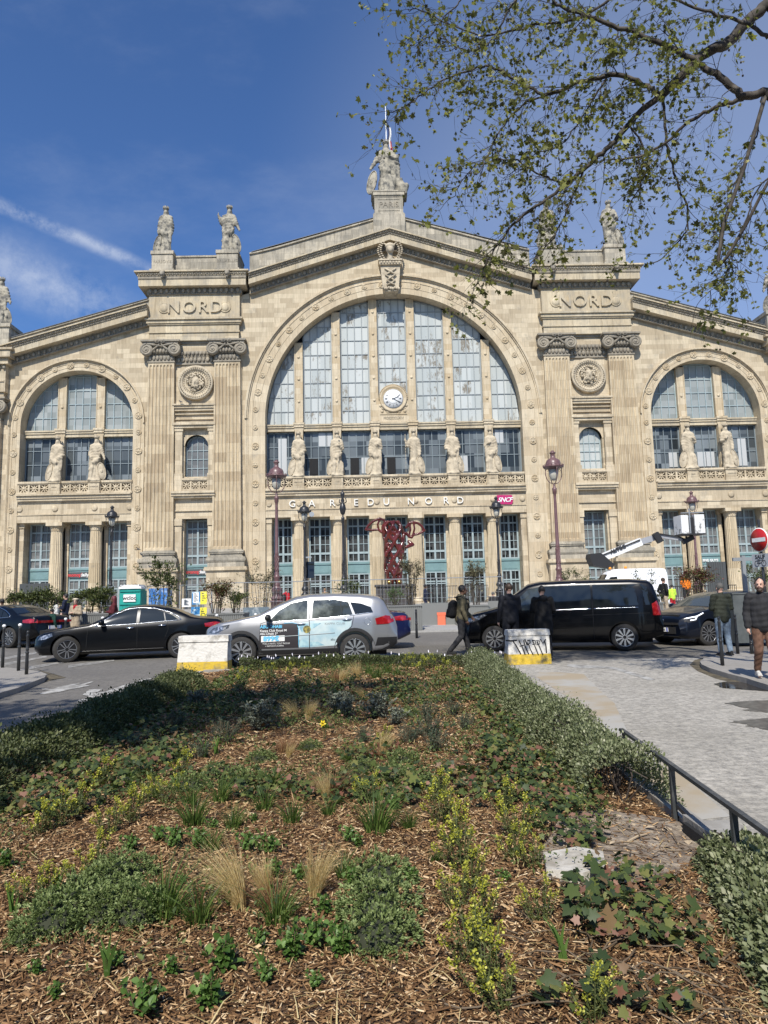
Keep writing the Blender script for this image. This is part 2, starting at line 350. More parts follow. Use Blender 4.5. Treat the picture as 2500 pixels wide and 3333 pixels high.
# big translucent panes of the fan windows: each pane a little different, some stained
def pane_mat(name,c1,c2,stain,w,h,x0=0.,amount=.5,rough=.35,spec=.5):
    m=bpy.data.materials.new(name); m.use_nodes=True; nt=m.node_tree; b=nt.nodes['Principled BSDF']
    g=N(nt,'ShaderNodeNewGeometry'); sp=N(nt,'ShaderNodeSeparateXYZ'); L(nt,g.outputs['Position'],sp.inputs[0])
    fx=math_(nt,'FLOOR',math_(nt,'DIVIDE',math_(nt,'ADD',sp.outputs[0],100+x0),w)); fz=math_(nt,'FLOOR',math_(nt,'DIVIDE',sp.outputs[2],h))
    cb=N(nt,'ShaderNodeCombineXYZ'); L(nt,fx,cb.inputs[0]); L(nt,fz,cb.inputs[1])
    wn=N(nt,'ShaderNodeTexWhiteNoise',noise_dimensions='2D'); L(nt,cb.outputs[0],wn.inputs['Vector'])
    mx=N(nt,'ShaderNodeMixRGB'); L(nt,wn.outputs['Value'],mx.inputs[0]); mx.inputs[1].default_value=rgb(c1); mx.inputs[2].default_value=rgb(c2)
    s2=N(nt,'ShaderNodeSeparateColor'); L(nt,wn.outputs['Color'],s2.inputs[0])
    nz=N(nt,'ShaderNodeTexNoise',i_Scale=1.6,i_Detail=7.,i_Roughness=.75)
    mp=N(nt,'ShaderNodeMapping'); mp.inputs['Scale'].default_value=(1.6,1,.7); L(nt,g.outputs['Position'],mp.inputs[0]); L(nt,mp.outputs[0],nz.inputs['Vector'])
    big=N(nt,'ShaderNodeTexNoise',i_Scale=.28,i_Detail=2.); L(nt,g.outputs['Position'],big.inputs['Vector'])
    t=math_(nt,'ADD',math_(nt,'ADD',nz.outputs['Fac'],math_(nt,'MULTIPLY',s2.outputs['Green'],.22)),math_(nt,'MULTIPLY',big.outputs['Fac'],.5))
    mr=N(nt,'ShaderNodeMapRange'); mr.inputs[1].default_value=1.16-amount*.3; mr.inputs[2].default_value=1.26-amount*.3; mr.inputs[4].default_value=.85; L(nt,t,mr.inputs[0])
    m2=N(nt,'ShaderNodeMixRGB'); L(nt,mr.outputs[0],m2.inputs[0]); L(nt,mx.outputs[0],m2.inputs[1]); m2.inputs[2].default_value=rgb(stain)
    L(nt,m2.outputs[0],b.inputs['Base Color']); b.inputs['Roughness'].default_value=rough; b.inputs['Specular IOR Level'].default_value=spec
    MT[name]=m; return m
pane_mat('fan_pane',(.37,.40,.39),(.50,.52,.50),(.17,.14,.10),.90,1.47,amount=.72,rough=.65,spec=.15)
pane_mat('wing_fan_pane',(.20,.225,.22),(.31,.335,.33),(.17,.16,.13),.87,1.4,amount=.1,rough=.6,spec=.2)
pane_mat('dark_pane',(.02,.026,.03),(.20,.225,.235),(.2,.22,.22),.9,1.45,amount=-.1,rough=.12,spec=.3)  # dark_pane: tone steps from pane to pane stand in for varied reflections and blinds
pane_mat('door_pane',(.008,.009,.010),(.07,.072,.07),(.2,.2,.19),.62,.95,amount=-.2,rough=.15,spec=.25)
pane_mat('wing_door_pane',(.10,.105,.105),(.20,.20,.195),(.25,.25,.24),.62,.95,amount=.0,rough=.2,spec=.3)
mat('window_frame',(.25,.275,.28),.6)
mat('mid_frame',(.17,.205,.22),.5)
mat('door_frame',(.32,.385,.395),.5,noise_=((.24,.31,.32),3,.4,.7))
mat('door_panel',(.165,.27,.275),.5,noise_=((.13,.22,.225),1.2,.4,.7))
mat('void_dark',(.012,.012,.013),.9)
mat('zinc',(.10,.105,.11),.6)
mat('white_letter',(.70,.68,.62),.5)
mat('black_iron',(.018,.019,.021),.38,spec=.5,noise_=((.035,.035,.036),6,.45,.7))
mat('pink_iron',(.125,.065,.066),.36,noise_=((.17,.10,.098),5,.4,.7))
mat('lamp_glass',(.55,.53,.45),.18,trans=.25)
mat('chrome',(.72,.73,.75),.12,1.)
mat('black_plastic',(.02,.02,.021),.5)
mat('tyre',(.022,.021,.02),.8,noise_=((.035,.033,.03),20,.4,.7))
mat('car_glass',(.012,.015,.016),.04,spec=.6)
mat('clear_glass',(.05,.06,.06),.05,spec=.7)
mat('red_light',(.26,.006,.008),.12,coat=1,noise_=((.45,.03,.03),9,.5,.6))
mat('head_light',(.12,.13,.14),.08,.5,coat=1,noise_=((.55,.56,.58),16,.5,.6))
mat('galv',(.33,.35,.36),.45,.4)
mat('white_paint',(.78,.78,.76),.5,noise_=((.6,.6,.57),4,.5,.8))
# ---------------------------------------------------------------- the station front (facade plane y=68, axis x=0)
mat('blind_white',(.45,.46,.45),.4)
ST=empty('station_building',(0,68,1.0)); tag(ST,'pale limestone railway station with three glazed arches, fluted pilasters and rooftop statues','railway station')
def P(mb,name,m,parent=None,smooth=False):
    """part of the station: mesh coordinates are world coordinates"""
    o=mb.build(name,MT[m] if isinstance(m,str) else m,parent or ST)
    if (parent or ST) is ST: o.location=(0,-68,-1.0)
    return o
def PT(*a,**k):
    o=text(*a,**k); o.location=(0,-68,-1.0); return o
Z0=19.6; RI,RO=12.75,14.75           # centre arch
WX,WZ,WI,WO=31.2,19.35,5.5,6.65      # wing arches
E0,ES=36.85,.316                     # centre gable line (bottom of egg and dart)
def EG(x): return E0-ES*abs(x)
def EW(x): return 29.18-.285*(abs(x)-24.5)
GB=.6
# --- walls as strips between lower and upper curve
def strip_wall(mb,xs,lo,hi,y):
    b=len(mb.v)
    for x in xs: mb.v+= [(x,y,lo(x)),(x,y,hi(x))]
    for i in range(len(xs)-1):
        mb.f.append((b+2*i,b+2*i+2,b+2*i+3,b+2*i+1)); mb.m.append(mb.cm); mb.sm.append(False)
def arch_lo(cx,cz,r):
    def f(x):
        d=abs(x)-cx if cx else x
        return cz+math.sqrt(max(r*r-d*d,0)) if abs(d)<r else GB
    return f
w=MB()
xs=sorted(set([round(RO*math.cos(PI*k/120),4) for k in range(121)]+[-15.25,-RO-.0001,RO+.0001,15.25]))
strip_wall(w,xs,arch_lo(0,Z0,RO),lambda x:EG(x)+.3,68.)
for s in (-1,1):
    xs=sorted(set([WX+WO*math.cos(PI*k/80) for k in range(81)]+[24.,WX-WO-.0001,WX+WO+.0001,38.6]))
    strip_wall(w,[s*x for x in xs],arch_lo(WX,WZ,WO),lambda x:EW(x)+.3,68.)
    # recessed field between the two pilasters: pieces round door and niche window
    a,b=17.4,21.9
    def box(x0,x1,z0,z1,y=68.,t=.35): w.box(s*x0,s*x1,y,y+t,z0,z1)
    box(a,b,18.6,28); box(a,18.15,GB,18.6); box(20.95,b,GB,18.6); box(18.15,20.95,9.75,13.9)
    # niche window surround, arched
    n=20; cx,cz,r=19.5,16.95,1.15
    xs=[cx+r*math.cos(PI*k/n) for k in range(n+1)]
    strip_wall(w,[s*x for x in sorted([18.15]+xs+[20.95])],lambda x:cz+math.sqrt(max(r*r-(abs(x)-cx)**2,0)),lambda x:18.6,68.15)
    w.box(s*18.15,s*18.35,68.15,69.2,13.9,17); w.box(s*20.65,s*20.95,68.15,69.2,13.9,17)
    w.box(s*18.15,s*18.36,68.2,69.4,GB,9.75); w.box(s*20.64,s*20.95,68.2,69.4,GB,9.75)
P(w,'wall','wall_stone')
# --- tower blocks (entablature carrying NORD, attic)
for s in (-1,1):
    t=MB(); X0,X1=15.18,24.22
    def b(x0,x1,y0,z0,z1,y1=70.): t.box(s*x0,s*x1,y0,y1,z0,z1)
    t.box(s*15.3,s*24.1,69.8,71,GB,27.6)
    b(15.28,24.12,67.6,27.6,28.38); b(15.18,24.22,67.5,28.38,28.52); b(15.25,24.15,67.57,28.52,29.2)
    b(15.1,24.3,67.45,29.2,29.34); b(15.0,24.4,67.35,29.34,29.66); b(14.85,24.55,67.2,29.66,29.84)
    b(X0,X1,67.5,29.84,32.3)
    P(t,'entablature','trim_stone')
    # side return walls of the tower
    t=MB(); 
    t.box(s*15.0,s*15.32,67.9,70,GB,27.6); t.box(s*24.1,s*24.35,67.9,70,GB,27.6)
    P(t,'side_wall','wall_stone')
    t=MB(); b(15.05,24.35,67.38,32.3,32.42); 
    t.smooth=True
    for k in range(17):
        x=s*(15.35+k*(24.05-15.35)/16); t.ell((x,67.33,32.68),(.19,.16,.25),8,6)
    for k in range(50):
        x=s*(15.2+k*(24.2-15.2)/49); t.ell((x,67.35,32.38),(.06,.07,.07),6,4)
    t.smooth=False; b(15.0,24.4,67.42,32.42,32.95)
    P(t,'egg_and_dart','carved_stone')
    t=MB(); b(14.45,25.05,66.75,32.95,33.62); b(14.4,25.15,66.65,33.95,34.3) ; b(14.14,25.42,66.45,34.3,34.45)
    P(t,'cornice','trim_stone')
    t=MB(); b(14.42,25.1,66.7,33.62,33.95); t.smooth=True
    for k in range(90): t.ell((s*(14.5+k*(25-14.5)/89),66.69,33.7),(.05,.05,.05),5,4)
    for k in range(60): t.ell((s*(14.5+k*(25-14.5)/59),66.62,34.08+.04*(k%2)),(.1,.08,.1),5,4)
    for x in (16.2,22.6):        # lion heads on the gutter
        t.ell((s*x,66.35,34.0),(.26,.3,.34),10,8); t.ell((s*x,66.1,33.85),(.15,.16,.16),8,6); t.ell((s*x,66.2,33.62),(.12,.12,.14),8,6)
        for q in (-1,1): t.ell((s*x+q*.2,66.3,34.25),(.09,.09,.1),6,5)
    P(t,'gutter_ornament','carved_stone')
    t=MB(); b(15.2,24.0,67.9,34.45,36.45); b(15.15,24.05,67.8,36.45,36.62)
    for cx in (16.38,22.88):
        t.box(s*(cx-1.22),s*(cx+1.22),67.05,69.6,34.45,34.9); t.box(s*(cx-1.05),s*(cx+1.05),67.22,69.4,34.9,36.5); t.box(s*(cx-1.14),s*(cx+1.14),67.12,69.5,36.5,36.85)
    P(t,'attic','attic_stone')
    nm={-1:('BRUXELLES','VARSOVIE'),1:('','')}[s]
    for cx,tx in zip((16.38,22.88),nm):
        if tx: PT('inscription',tx,(s*cx,67.21,35.7),.42,MT['carved_stone'],ST,.015)
    # NORD with slab serifs and two bosses
    PT('inscription','NORD',(s*19.62,67.45,30.95),1.75,MT['trim_stone'],ST,.12,.015,1.12,sx=1.02)
    t=MB()
    for x in (16.6,22.7):
        t=MB(); t.smooth=True; t.lathe([(.58,0),(.56,.07),(.50,.09),(.46,.04),(.42,.11),(.2,.17),(.001,.18)],(s*x,67.5,30.95),20,'y'); P(t,'boss','trim_stone')
# --- pilasters
FL=7
def fluted(mb,cx,hw0,hw1,z0,z1,yf,yb):
    """tapering fluted pilaster: hw0 at the foot, hw1 at the top"""
    prof=[]
    n=FL; rib=.16
    for k in range(n):
        a=-1+rib/2+ (2-rib)/n*k+.02; b_=a+(2-rib)/n-.075
        prof+= [(a,0)]+[(a+(b_-a)*j/6,.14*math.sin(PI*j/6)) for j in range(1,6)]+[(b_,0)]
    prof=[(-1,0)]+prof+[(1,0)]
    m=len(prof); levels=[(z0,hw0,0),(z0+.25,hw0,0),(z0+.32,hw0,1),(z1-.45,hw1,1),(z1-.3,hw1,0),(z1,hw1,0)]
    b=len(mb.v)
    for z,hw,d in levels:
        for x,y in prof: mb.v.append((cx+x*hw,yf+y*d,z))
    for i in range(len(levels)-1):
        for k in range(m-1):
            mb.f.append((b+i*m+k,b+i*m+k+1,b+(i+1)*m+k+1,b+(i+1)*m+k)); mb.m.append(mb.cm); mb.sm.append(False)
    for q in (-1,1):
        mb.add([(cx+q*hw0,yf,z0),(cx+q*hw1,yf,z1),(cx+q*hw1,yb,z1),(cx+q*hw0,yb,z0)],[(0,1,2,3)])
def spiral(mb,c,r,turns,sgn,y):
    pts=[];rad=[]
    n=34
    for i in range(n+1):
        a=PI/2+sgn*2*PI*turns*i/n; q=r*(1-.86*i/n)**1.0
        pts.append((c[0]+q*math.cos(a),y-.04*i/n,c[1]+q*math.sin(a))); rad.append(.12*(1-.5*i/n))
    mb.tube(pts,rad,6)
def ionic(mb,cx,z,hw=1.27,k=1.):
    """capital: z is the underside of the neck band"""
    yf=67.5
    mb.smooth=False
    mb.box(cx-hw-.08,cx+hw+.08,yf-.08,69,z-.08,z+.05)
    mb.box(cx-hw,cx+hw,yf,69,z+.05,z+.75)
    mb.smooth=True
    for i in range(7): mb.ell((cx-hw+.2+i*(2*hw-.4)/6,yf-.02,z+.38),(.17,.14,.27),8,6)
    for i in range(16): mb.ell((cx-hw+.08+i*(2*hw-.16)/15,yf-.1,z+.80),(.07,.08,.07),6,4)
    for i in range(5): mb.ell((cx-.62+i*.31,yf-.22,z+1.05),(.14,.16,.24),8,6)
    for q in (-1,1):
        vc=(cx+q*1.36,z+1.13)
        mb.lathe([(.60,0),(.60,.42),(.5,.47),(.001,.45)],(vc[0],yf+.0,vc[1]),24,'y')
        spiral(mb,vc,.58,2.2,-q,yf-.42)
        mb.ell((vc[0],yf-.46,vc[1]),(.15,.12,.15),8,6)
        mb.tube([(vc[0]-q*.1,yf-.4,z+1.72),(cx+q*.7,yf-.4,z+1.62),(cx,yf-.38,z+1.50)],[.12,.12,.1],6)
        mb.tube([(cx+q*.85,yf-.3,z+1.0),(cx+q*.5,yf-.36,z+1.3),(cx+q*.2,yf-.4,z+1.55),(cx+q*.12,yf-.42,z+1.75)],[.16,.12,.09,.07],6)
        mb.ell((cx+q*.28,yf-.5,z+1.95),(.27,.14,.24),9,6); mb.ell((cx+q*.28,yf-.62,z+1.95),(.1,.08,.1),6,5)
    mb.smooth=False
    mb.box(cx-1.3,cx+1.3,yf-.2,69,z+.9,z+1.75)
    mb.box(cx-1.75,cx+1.75,yf-.42,69,z+1.75,z+1.93); mb.box(cx-1.9,cx+1.9,yf-.56,69,z+1.93,z+2.1)
for s in (-1,1):
    for cx in (16.4,22.9):
        root=MB(); fluted(root,s*cx,1.40,1.27,6.7,25.4,67.5,69.)
        o=P(root,'pilaster','pilaster_stone')
        def sub(mb,name,m):
            q=mb.build(name,MT[m],o); return q
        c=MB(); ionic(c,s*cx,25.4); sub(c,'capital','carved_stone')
        b_=MB(); x=s*cx
        # moulded base as stacked torus slabs
        for (hw,z0,z1,r) in ((1.75,5.02,5.5,0),(1.8,5.5,5.95,1),(1.62,5.95,6.05,0),(1.55,6.05,6.3,2),(1.62,6.3,6.38,0),(1.6,6.38,6.6,1),(1.46,6.6,6.72,0)):
            if r==0: b_.box(x-hw,x+hw,67.5-(hw-1.4)*.8,69.2,z0,z1)
            else:
                for j in range(6):
                    a=(j+.5)/6; k=(.09*math.sin(PI*a) if r==1 else -.06*math.sin(PI*a)); h=(z1-z0)/6
                    b_.box(x-hw-k,x+hw+k,67.5-(hw-1.4)*.8-k,69.2,z0+j*h,z0+(j+1)*h)
        sub(b_,'base','attic_stone')
        p_=MB(); p_.box(x-1.85,x+1.85,67.1,69.2,.6,4.55); p_.box(x-1.9,x+1.9,67.05,69.2,4.55,4.68); p_.box(x-2.05,x+2.05,66.9,69.2,4.68,4.86); p_.box(x-2.0,x+2.0,66.95,69.2,4.86,5.02)
        p_.box(x-1.95,x+1.95,67.0,69.2,.6,1.5)
        sub(p_,'pedestal','wall_stone')
    # frieze between capitals, medallion, small cornices, hood, balcony
    t=MB(); X0,X1=17.7,21.6
    t.box(s*X0,s*X1,67.85,68.6,27.35,27.62)
    t.smooth=True
    for i in range(10): t.ell((s*(X0+.25+i*.38),67.82,26.35),(.16,.14,.22),8,6)
    for i in range(22): t.ell((s*(X0+.1+i*.175),67.8,26.02),(.06,.07,.06),6,4)
    for i in range(9): t.ell((s*(X0+.3+i*.41),67.85,25.68),(.2 if i%2 else .15,.13,.24),8,6)
    t.smooth=False; t.box(s*X0,s*X1,67.93,68.4,25.35,26.6); t.box(s*X0,s*X1,67.85,68.4,25.2,25.35)
    P(t,'frieze','carved_stone')
    t=MB(); t.smooth=True; mc=(s*19.55,67.9,23.28)
    t.lathe([(1.75,-.1),(1.75,.28),(1.62,.40),(1.5,.3),(1.42,.38),(1.3,.26),(1.25,.14),(1.05,.12),(1.02,.22),(.96,.22),(.93,.06),(.001,.08)],mc,48,'y')
    for k in range(44):
        a=2*PI*k/44; t.ell((mc[0]+1.5*math.cos(a),67.52,mc[2]+1.5*math.sin(a)),(.07,.1,.07),6,4)
    for k in range(32):
        a=2*PI*k/32; t.ell((mc[0]+1.17*math.cos(a),67.74,mc[2]+1.17*math.sin(a)),(.055,.06,.1),6,4)
    # bearded head in relief
    h=(mc[0],67.6,mc[2]); t.ell((h[0],67.75,h[2]+.05),(.42,.42,.62),14,10); t.ell((h[0],67.35,h[2]+.02),(.08,.14,.2),8,6)
    rr=random.Random(5 if s<0 else 6)
    for k in range(60):
        a=rr.uniform(0,2*PI); q=rr.uniform(.45,.85); hh=1.0 if math.sin(a)>-.2 else 1.0
        t.ell((h[0]+q*math.cos(a)*(.95),67.7-.1*rr.random(),h[2]+q*math.sin(a)),(.11,.13,.12),6,5)
    for k in range(18):
        a=rr.uniform(-PI*.85,-PI*.15); q=rr.uniform(.3,.5); t.ell((h[0]+q*math.cos(a),67.48,h[2]-.08+q*math.sin(a)),(.09,.12,.11),6,5)
    for q in (-1,1): t.ell((h[0]+q*.16,67.42,h[2]+.2),(.1,.08,.05),6,5)
    P(t,'medallion','statue_stone')
    t=MB()
    for z0,z1,y in ((20.95,21.12,67.45),(20.7,20.95,67.58),(20.45,20.7,67.7),(20.1,20.2,67.8),(19.6,19.7,67.85),(18.98,19.22,67.45),(18.7,18.98,67.6),(12.2,12.4,67.3),(11.95,12.2,67.42),(11.75,11.95,67.58),(10.5,10.62,67.86),(9.75,9.87,67.88)):
        t.box(s*17.55,s*21.75,y,68.6,z0,z1)
    for a,b in ((17.65,18.25),(20.8,21.5)):
        t.box(s*a,s*b,67.75,68.6,13.9,18.7); t.box(s*(a-.08),s*(b+.08),67.68,68.6,18.4,18.7); t.box(s*(a-.08),s*(b+.08),67.66,68.6,13.7,14.2); t.box(s*(a-.03),s*(b+.05),67.62,68.6,12.4,13.7)
        t.box(s*a,s*b,67.85,68.6,1,9.75); t.box(s*(a-.06),s*(b+.06),67.75,68.6,9.1,9.75)
    P(t,'window_surround','wall_stone')
# --- centre arch and wing arches
def rosette(mb,x,z,r,y):
    mb.smooth=True
    mb.lathe([(r,0),(r,.07),(r*.86,.1),(r*.78,.04),(r*.3,.05),(r*.25,.12),(.001,.12)],(x,y,z),14,'y')
    for k in range(6):
        a=PI/3*k; mb.ell((x+r*.52*math.cos(a),y-.06,z+r*.52*math.sin(a)),(r*.2,.04,r*.2),6,4)
    mb.smooth=False
def arch(cx,cz,ri,ro,m,name,rr,nros,jx,cut=GB,kmax=1,y=68.):
    t=MB()
    w_=ro-ri
    # flat band, moulded rim, inner chamfer and soffit
    t.ringband(cx,cz,ri,ri+w_*.30,0,PI,y,y+1.35,72)
    t.ringband(cx,cz,ri+w_*.30,ri+w_*.34,0,PI,y-.03,y+.5,72)
    t.ringband(cx,cz,ri+w_*.34,ri+w_*.62,0,PI,y,y+.5,72)
    t.ringband(cx,cz,ri+w_*.62,ri+w_*.66,0,PI,y-.05,y+.5,72)
    t.ringband(cx,cz,ri+w_*.66,ri+w_*.84,0,PI,y+.02,y+.5,72)
    t.ringband(cx,cz,ri+w_*.84,ri+w_*.90,0,PI,y-.12,y+.5,72)
    t.ringband(cx,cz,ri+w_*.90,ro,0,PI,y-.26,y+.5,72)
    for s in (-1,1):
        def jb(a,b,y0,y1): t.box(cx+s*(ri+w_*a),cx+s*(ri+w_*b),y0,y1,GB,cz)
        jb(0,.30,y,y+1.35); jb(.30,.34,y-.03,y+.5); jb(.34,.62,y,y+.5); jb(.62,.66,y-.05,y+.5); jb(.66,.84,y+.02,y+.5); jb(.84,.90,y-.06,y+.5); jb(.9,1.,y-.12,y+.5)
    o=P(t,name,m)
    ms={}
    def ros(x,z,r):
        if r not in ms: q=MB(); rosette(q,0,0,r,0); u=q.build('rosette',MT['jamb_stone'],o); ms[r]=u
        else: u=ms[r].copy(); COL.objects.link(u)
        u.location=(x,y,z)
    for k in range(nros):
        a=PI*(k+.5)/nros
        ros(cx+rr*math.cos(a),cz+rr*math.sin(a),.27 if k%2 else .36)
    for s in (-1,1):
        for k in range(10): ros(cx+s*rr,cz-.9-k*1.88,.36 if k%2 else .27)
    return o
arch(0,Z0,RI,RO,'arch_stone','centre_arch',RI+.96,24,RI)
for s in (-1,1): arch(s*WX,WZ,WI,WO,'wing_arch_stone','wing_arch',WI+.56,12,WI)
# --- gables: egg and dart, corona, crown and the attic above
def gable(f,x0,x1,sgn_pts,attic,name):
    for (a,b) in sgn_pts:
        t=MB(); n=max(1,int(abs(b-a)/.52)); L_=b-a
        t.shear(a,f(a),b,f(b),.13,67.62,68.3); t.shear(a,f(a)+.13,b,f(b)+.13,.6,67.72,68.3)
        t.smooth=True
        for k in range(n):
            x=a+L_*(k+.5)/n; t.ell((x,67.66,f(x)+.40),(.17,.15,.24),8,6)
        for k in range(n*2):
            x=a+L_*(k+.5)/(n*2); t.ell((x,67.6,f(x)+.07),(.06,.06,.06),5,4)
        P(t,'egg_and_dart','carved_stone')
        t=MB(); t.shear(a,f(a)+.73,b,f(b)+.73,.62,66.95,68.6); t.shear(a,f(a)+1.56,b,f(b)+1.56,.18,66.78,68.6); t.shear(a,f(a)+1.74,b,f(b)+1.74,.12,66.6,68.6)
        P(t,'cornice','trim_stone')
        t=MB(); t.shear(a,f(a)+1.35,b,f(b)+1.35,.21,66.88,68.6); t.smooth=True
        for k in range(n*3):
            x=a+L_*(k+.5)/(n*3); t.ell((x,66.86,f(x)+1.40),(.05,.05,.05),5,4)
        for k in range(n*2):
            x=a+L_*(k+.5)/(n*2); t.ell((x,66.76,f(x)+1.62+.03*(k%2)),(.12,.07,.09),5,4)
        P(t,'gutter_ornament','carved_stone')
        t=MB(); m=24
        for i in range(m):
            xa,xb=a+L_*i/m,a+L_*(i+1)/m; za,zb=attic(xa),attic(xb)
            lo_a,lo_b=f(xa)+1.8,f(xb)+1.8
            if xa>xb: xa,xb,za,zb,lo_a,lo_b=xb,xa,zb,za,lo_b,lo_a
            t.add([(xa,67.6,lo_a),(xb,67.6,lo_b),(xb,67.6,zb),(xa,67.6,za),(xa,69,lo_a),(xb,69,lo_b),(xb,69,zb),(xa,69,za)],[(0,1,2,3),(3,2,6,7),(0,3,7,4),(1,5,6,2)])
            t.shear(xa,za,xb,zb,.16,67.45,69.1)
        P(t,'attic','attic_stone')
def att(x):
    x=abs(x); v=40.45-.29*x
    return v if x<11 else v+ (0 if x<11 else .05*(x-11)**2*.35) 
gable(EG,0,15.2,((-14.2,0),(14.2,0)),att,'centre')
def attw(x): return EW(x)+2.55
gable(EW,24.2,38.4,((-38.4,-24.2),(38.4,24.2)),attw,'wing')
# zinc edge on the roofs
t=MB()
for s in (-1,1):
    t.shear(0,40.62,s*14,36.7,.05,67.38,69.2); t.shear(s*24.3,attw(24.3)+.16,s*38.4,attw(38.4)+.16,.05,67.38,69.2)
P(t,'flashing','zinc')
# --- keystone with head over the centre arch
t=MB(); t.smooth=False
t.prism([(-1.0,34.95),(1.0,34.95),(.8,32.5),(.55,32.2),(-.55,32.2),(-.8,32.5)],67.15,69)
t.box(-1.12,1.12,66.95,68.5,34.95,35.35); t.box(-1.2,1.2,66.85,68.5,35.35,35.5)
t.smooth=True
t.tube([(-.55,67.1,34.6),(0,66.98,34.2),(.5,67.0,33.9),(0,66.95,33.55),(-.4,67,33.3),(0,67,33.0),(.4,67.02,32.8)],.1,8)
t.tube([(.55,67.1,34.6),(0,67.04,34.2),(-.5,67.05,33.9),(0,67.02,33.55),(.4,67.05,33.3),(0,67.05,33.0),(-.4,67.05,32.8)],.1,8)
for i in range(9): t.ell((-.8+i*.2,67.08,32.55-.12*abs(math.sin(i))),(.14,.14,.16),6,5)
for i in range(7): t.ell((-.9+i*.3,66.93,35.15),(.12,.08,.14),6,5)
for q in (-1,1):     # laurel branches beside the head
    for i in range(9):
        z=35.6+i*.21; x=q*(.75+.32*math.sin(PI*i/8))
        for k in (-1,1): t.ell((x+k*.13,66.95,z+.05*k),(.13,.08,.08),6,4)
P(t,'keystone','statue_stone')
blob('keystone_head',[((0,66.95,36.55),(.42,.42,.55)),((0,66.6,36.35),(.24,.2,.3)),((0,67.1,35.5),.30,(0,66.95,36.1),.24),((0,66.53,36.5),.05,(0,66.5,36.38),.08),((0,66.95,36.85),(.5,.42,.35)),
 ((0,67.2,35.35),(.55,.3,.3)),((-.35,66.95,37.0),.12,(-.62,67.0,37.2),.06),((.35,66.95,37.0),.12,(.62,67.0,37.2),.06)],.05,MT['statue_stone'],ST,2).location=(0,-68,-1)
# --- attic pedestal of the central statue
t=MB(); t.box(-1.62,1.62,66.95,69.6,38.4,40.35); t.box(-1.45,1.45,67.1,69.4,40.35,42.25); t.box(-1.5,1.5,67.05,69.5,42.25,42.4); t.box(-1.6,1.6,66.95,69.6,42.4,42.75); t.box(-1.7,1.7,66.9,69.7,42.75,42.88)
t.box(-1.55,1.55,67.02,69.6,40.35,40.5); t.box(-1.1,1.1,67.06,67.1,41.95,42.05); t.box(-1.1,1.1,67.06,67.1,40.75,40.85)
P(t,'statue_pedestal','attic_stone')
PT('inscription','PARIS',(0,67.09,41.4),.82,MT['carved_stone'],ST,.03)
# --- windows of the fan lights
def grid_window(name,xa,xb,z0,top,nx,rows,yg,fm,pm,fw=.05,lab=None,edge=.12,parent=None,nseg=10):
    """frame as the window mesh, glass as its pane; top(x) is the head curve; rows are heights of glazing bars"""
    f=MB(); mn=min(top(xa),top(xb))
    def colbar(x,hw): 
        tz=min(top(x-hw),top(x+hw)); f.box(x-hw,x+hw,yg-.09,yg+.06,z0,tz)
    for k in range(nx+1):
        x=xa+(xb-xa)*k/nx; hw=edge/2 if k in (0,nx) else fw/2
        x=min(max(x,xa+hw),xb-hw); colbar(x,hw)
    def span(z):
        n=60; xs=[xa+(xb-xa)*i/n for i in range(n+1)]; ok=[x for x in xs if top(x)>=z]
        return (min(ok),max(ok)) if len(ok)>1 else None
    for z in [z0+edge/2]+list(rows):
        sp=span(z)
        if sp: f.box(sp[0],sp[1],yg-.07,yg+.05,z-fw/2,z+fw/2)
    xs=[xa+(xb-xa)*i/nseg for i in range(nseg+1)]
    for i in range(nseg):
        if top(xs[i])>z0 and top(xs[i+1])>z0: f.shear(xs[i],top(xs[i])-edge,xs[i+1],top(xs[i+1])-edge,edge,yg-.09,yg+.06)
    o=P(f,name,fm,parent)
    g=MB(); b=len(g.v)
    for x in xs: g.v+= [(x,yg,z0),(x,yg,max(top(x)-.02,z0+.001))]
    for i in range(nseg): g.f.append((b+2*i,b+2*i+2,b+2*i+3,b+2*i+1)); g.m.append(0); g.sm.append(False)
    q=g.build('pane',MT[pm],o,fix=False)
    return o
def archtop(cx,cz,r): return lambda x: cz+math.sqrt(max(r*r-(x-cx)**2,0.0))
piers=[-9.5,-5.7,-1.9,1.9,5.7,9.5]
ed=[-12.75]+piers+[12.75]
for i in range(7):
    xa=ed[i]+(.42 if i else 0); xb=ed[i+1]-(.42 if i<6 else 0)
    top=archtop(0,Z0,12.7)
    z0=19.1 
    o=grid_window('fan_window',xa,xb,z0,top,4,[z0+1.47*k for k in range(1,10)],69.35,'window_frame','fan_pane',.07,edge=.14)
    # row below, with opening casements
    o=grid_window('gallery_window',xa,xb,13.9,lambda x:18.42,4,[16.9,15.75],69.3,'mid_frame','dark_pane',.075,edge=.14)
for s in (-1,1):
    edw=[WX-WI,WX-1.9,WX+1.9,WX+WI]
    for i in range(3):
        xa=edw[i]+(.42 if i else 0); xb=edw[i+1]-(.42 if i<2 else 0)
        xa,xb=(xa,xb) if s>0 else (-xb,-xa)
        nx=3 if i!=1 else 4
        grid_window('fan_window',xa,xb,18.95,archtop(s*WX,WZ,WI-.03),4,[18.95+1.4*k for k in range(1,5)],69.35,'door_frame','wing_fan_pane',.07)
        grid_window('gallery_window',xa,xb,13.8,lambda x:18.3,4,[17.0,15.6],69.3,'mid_frame','dark_pane',.075)
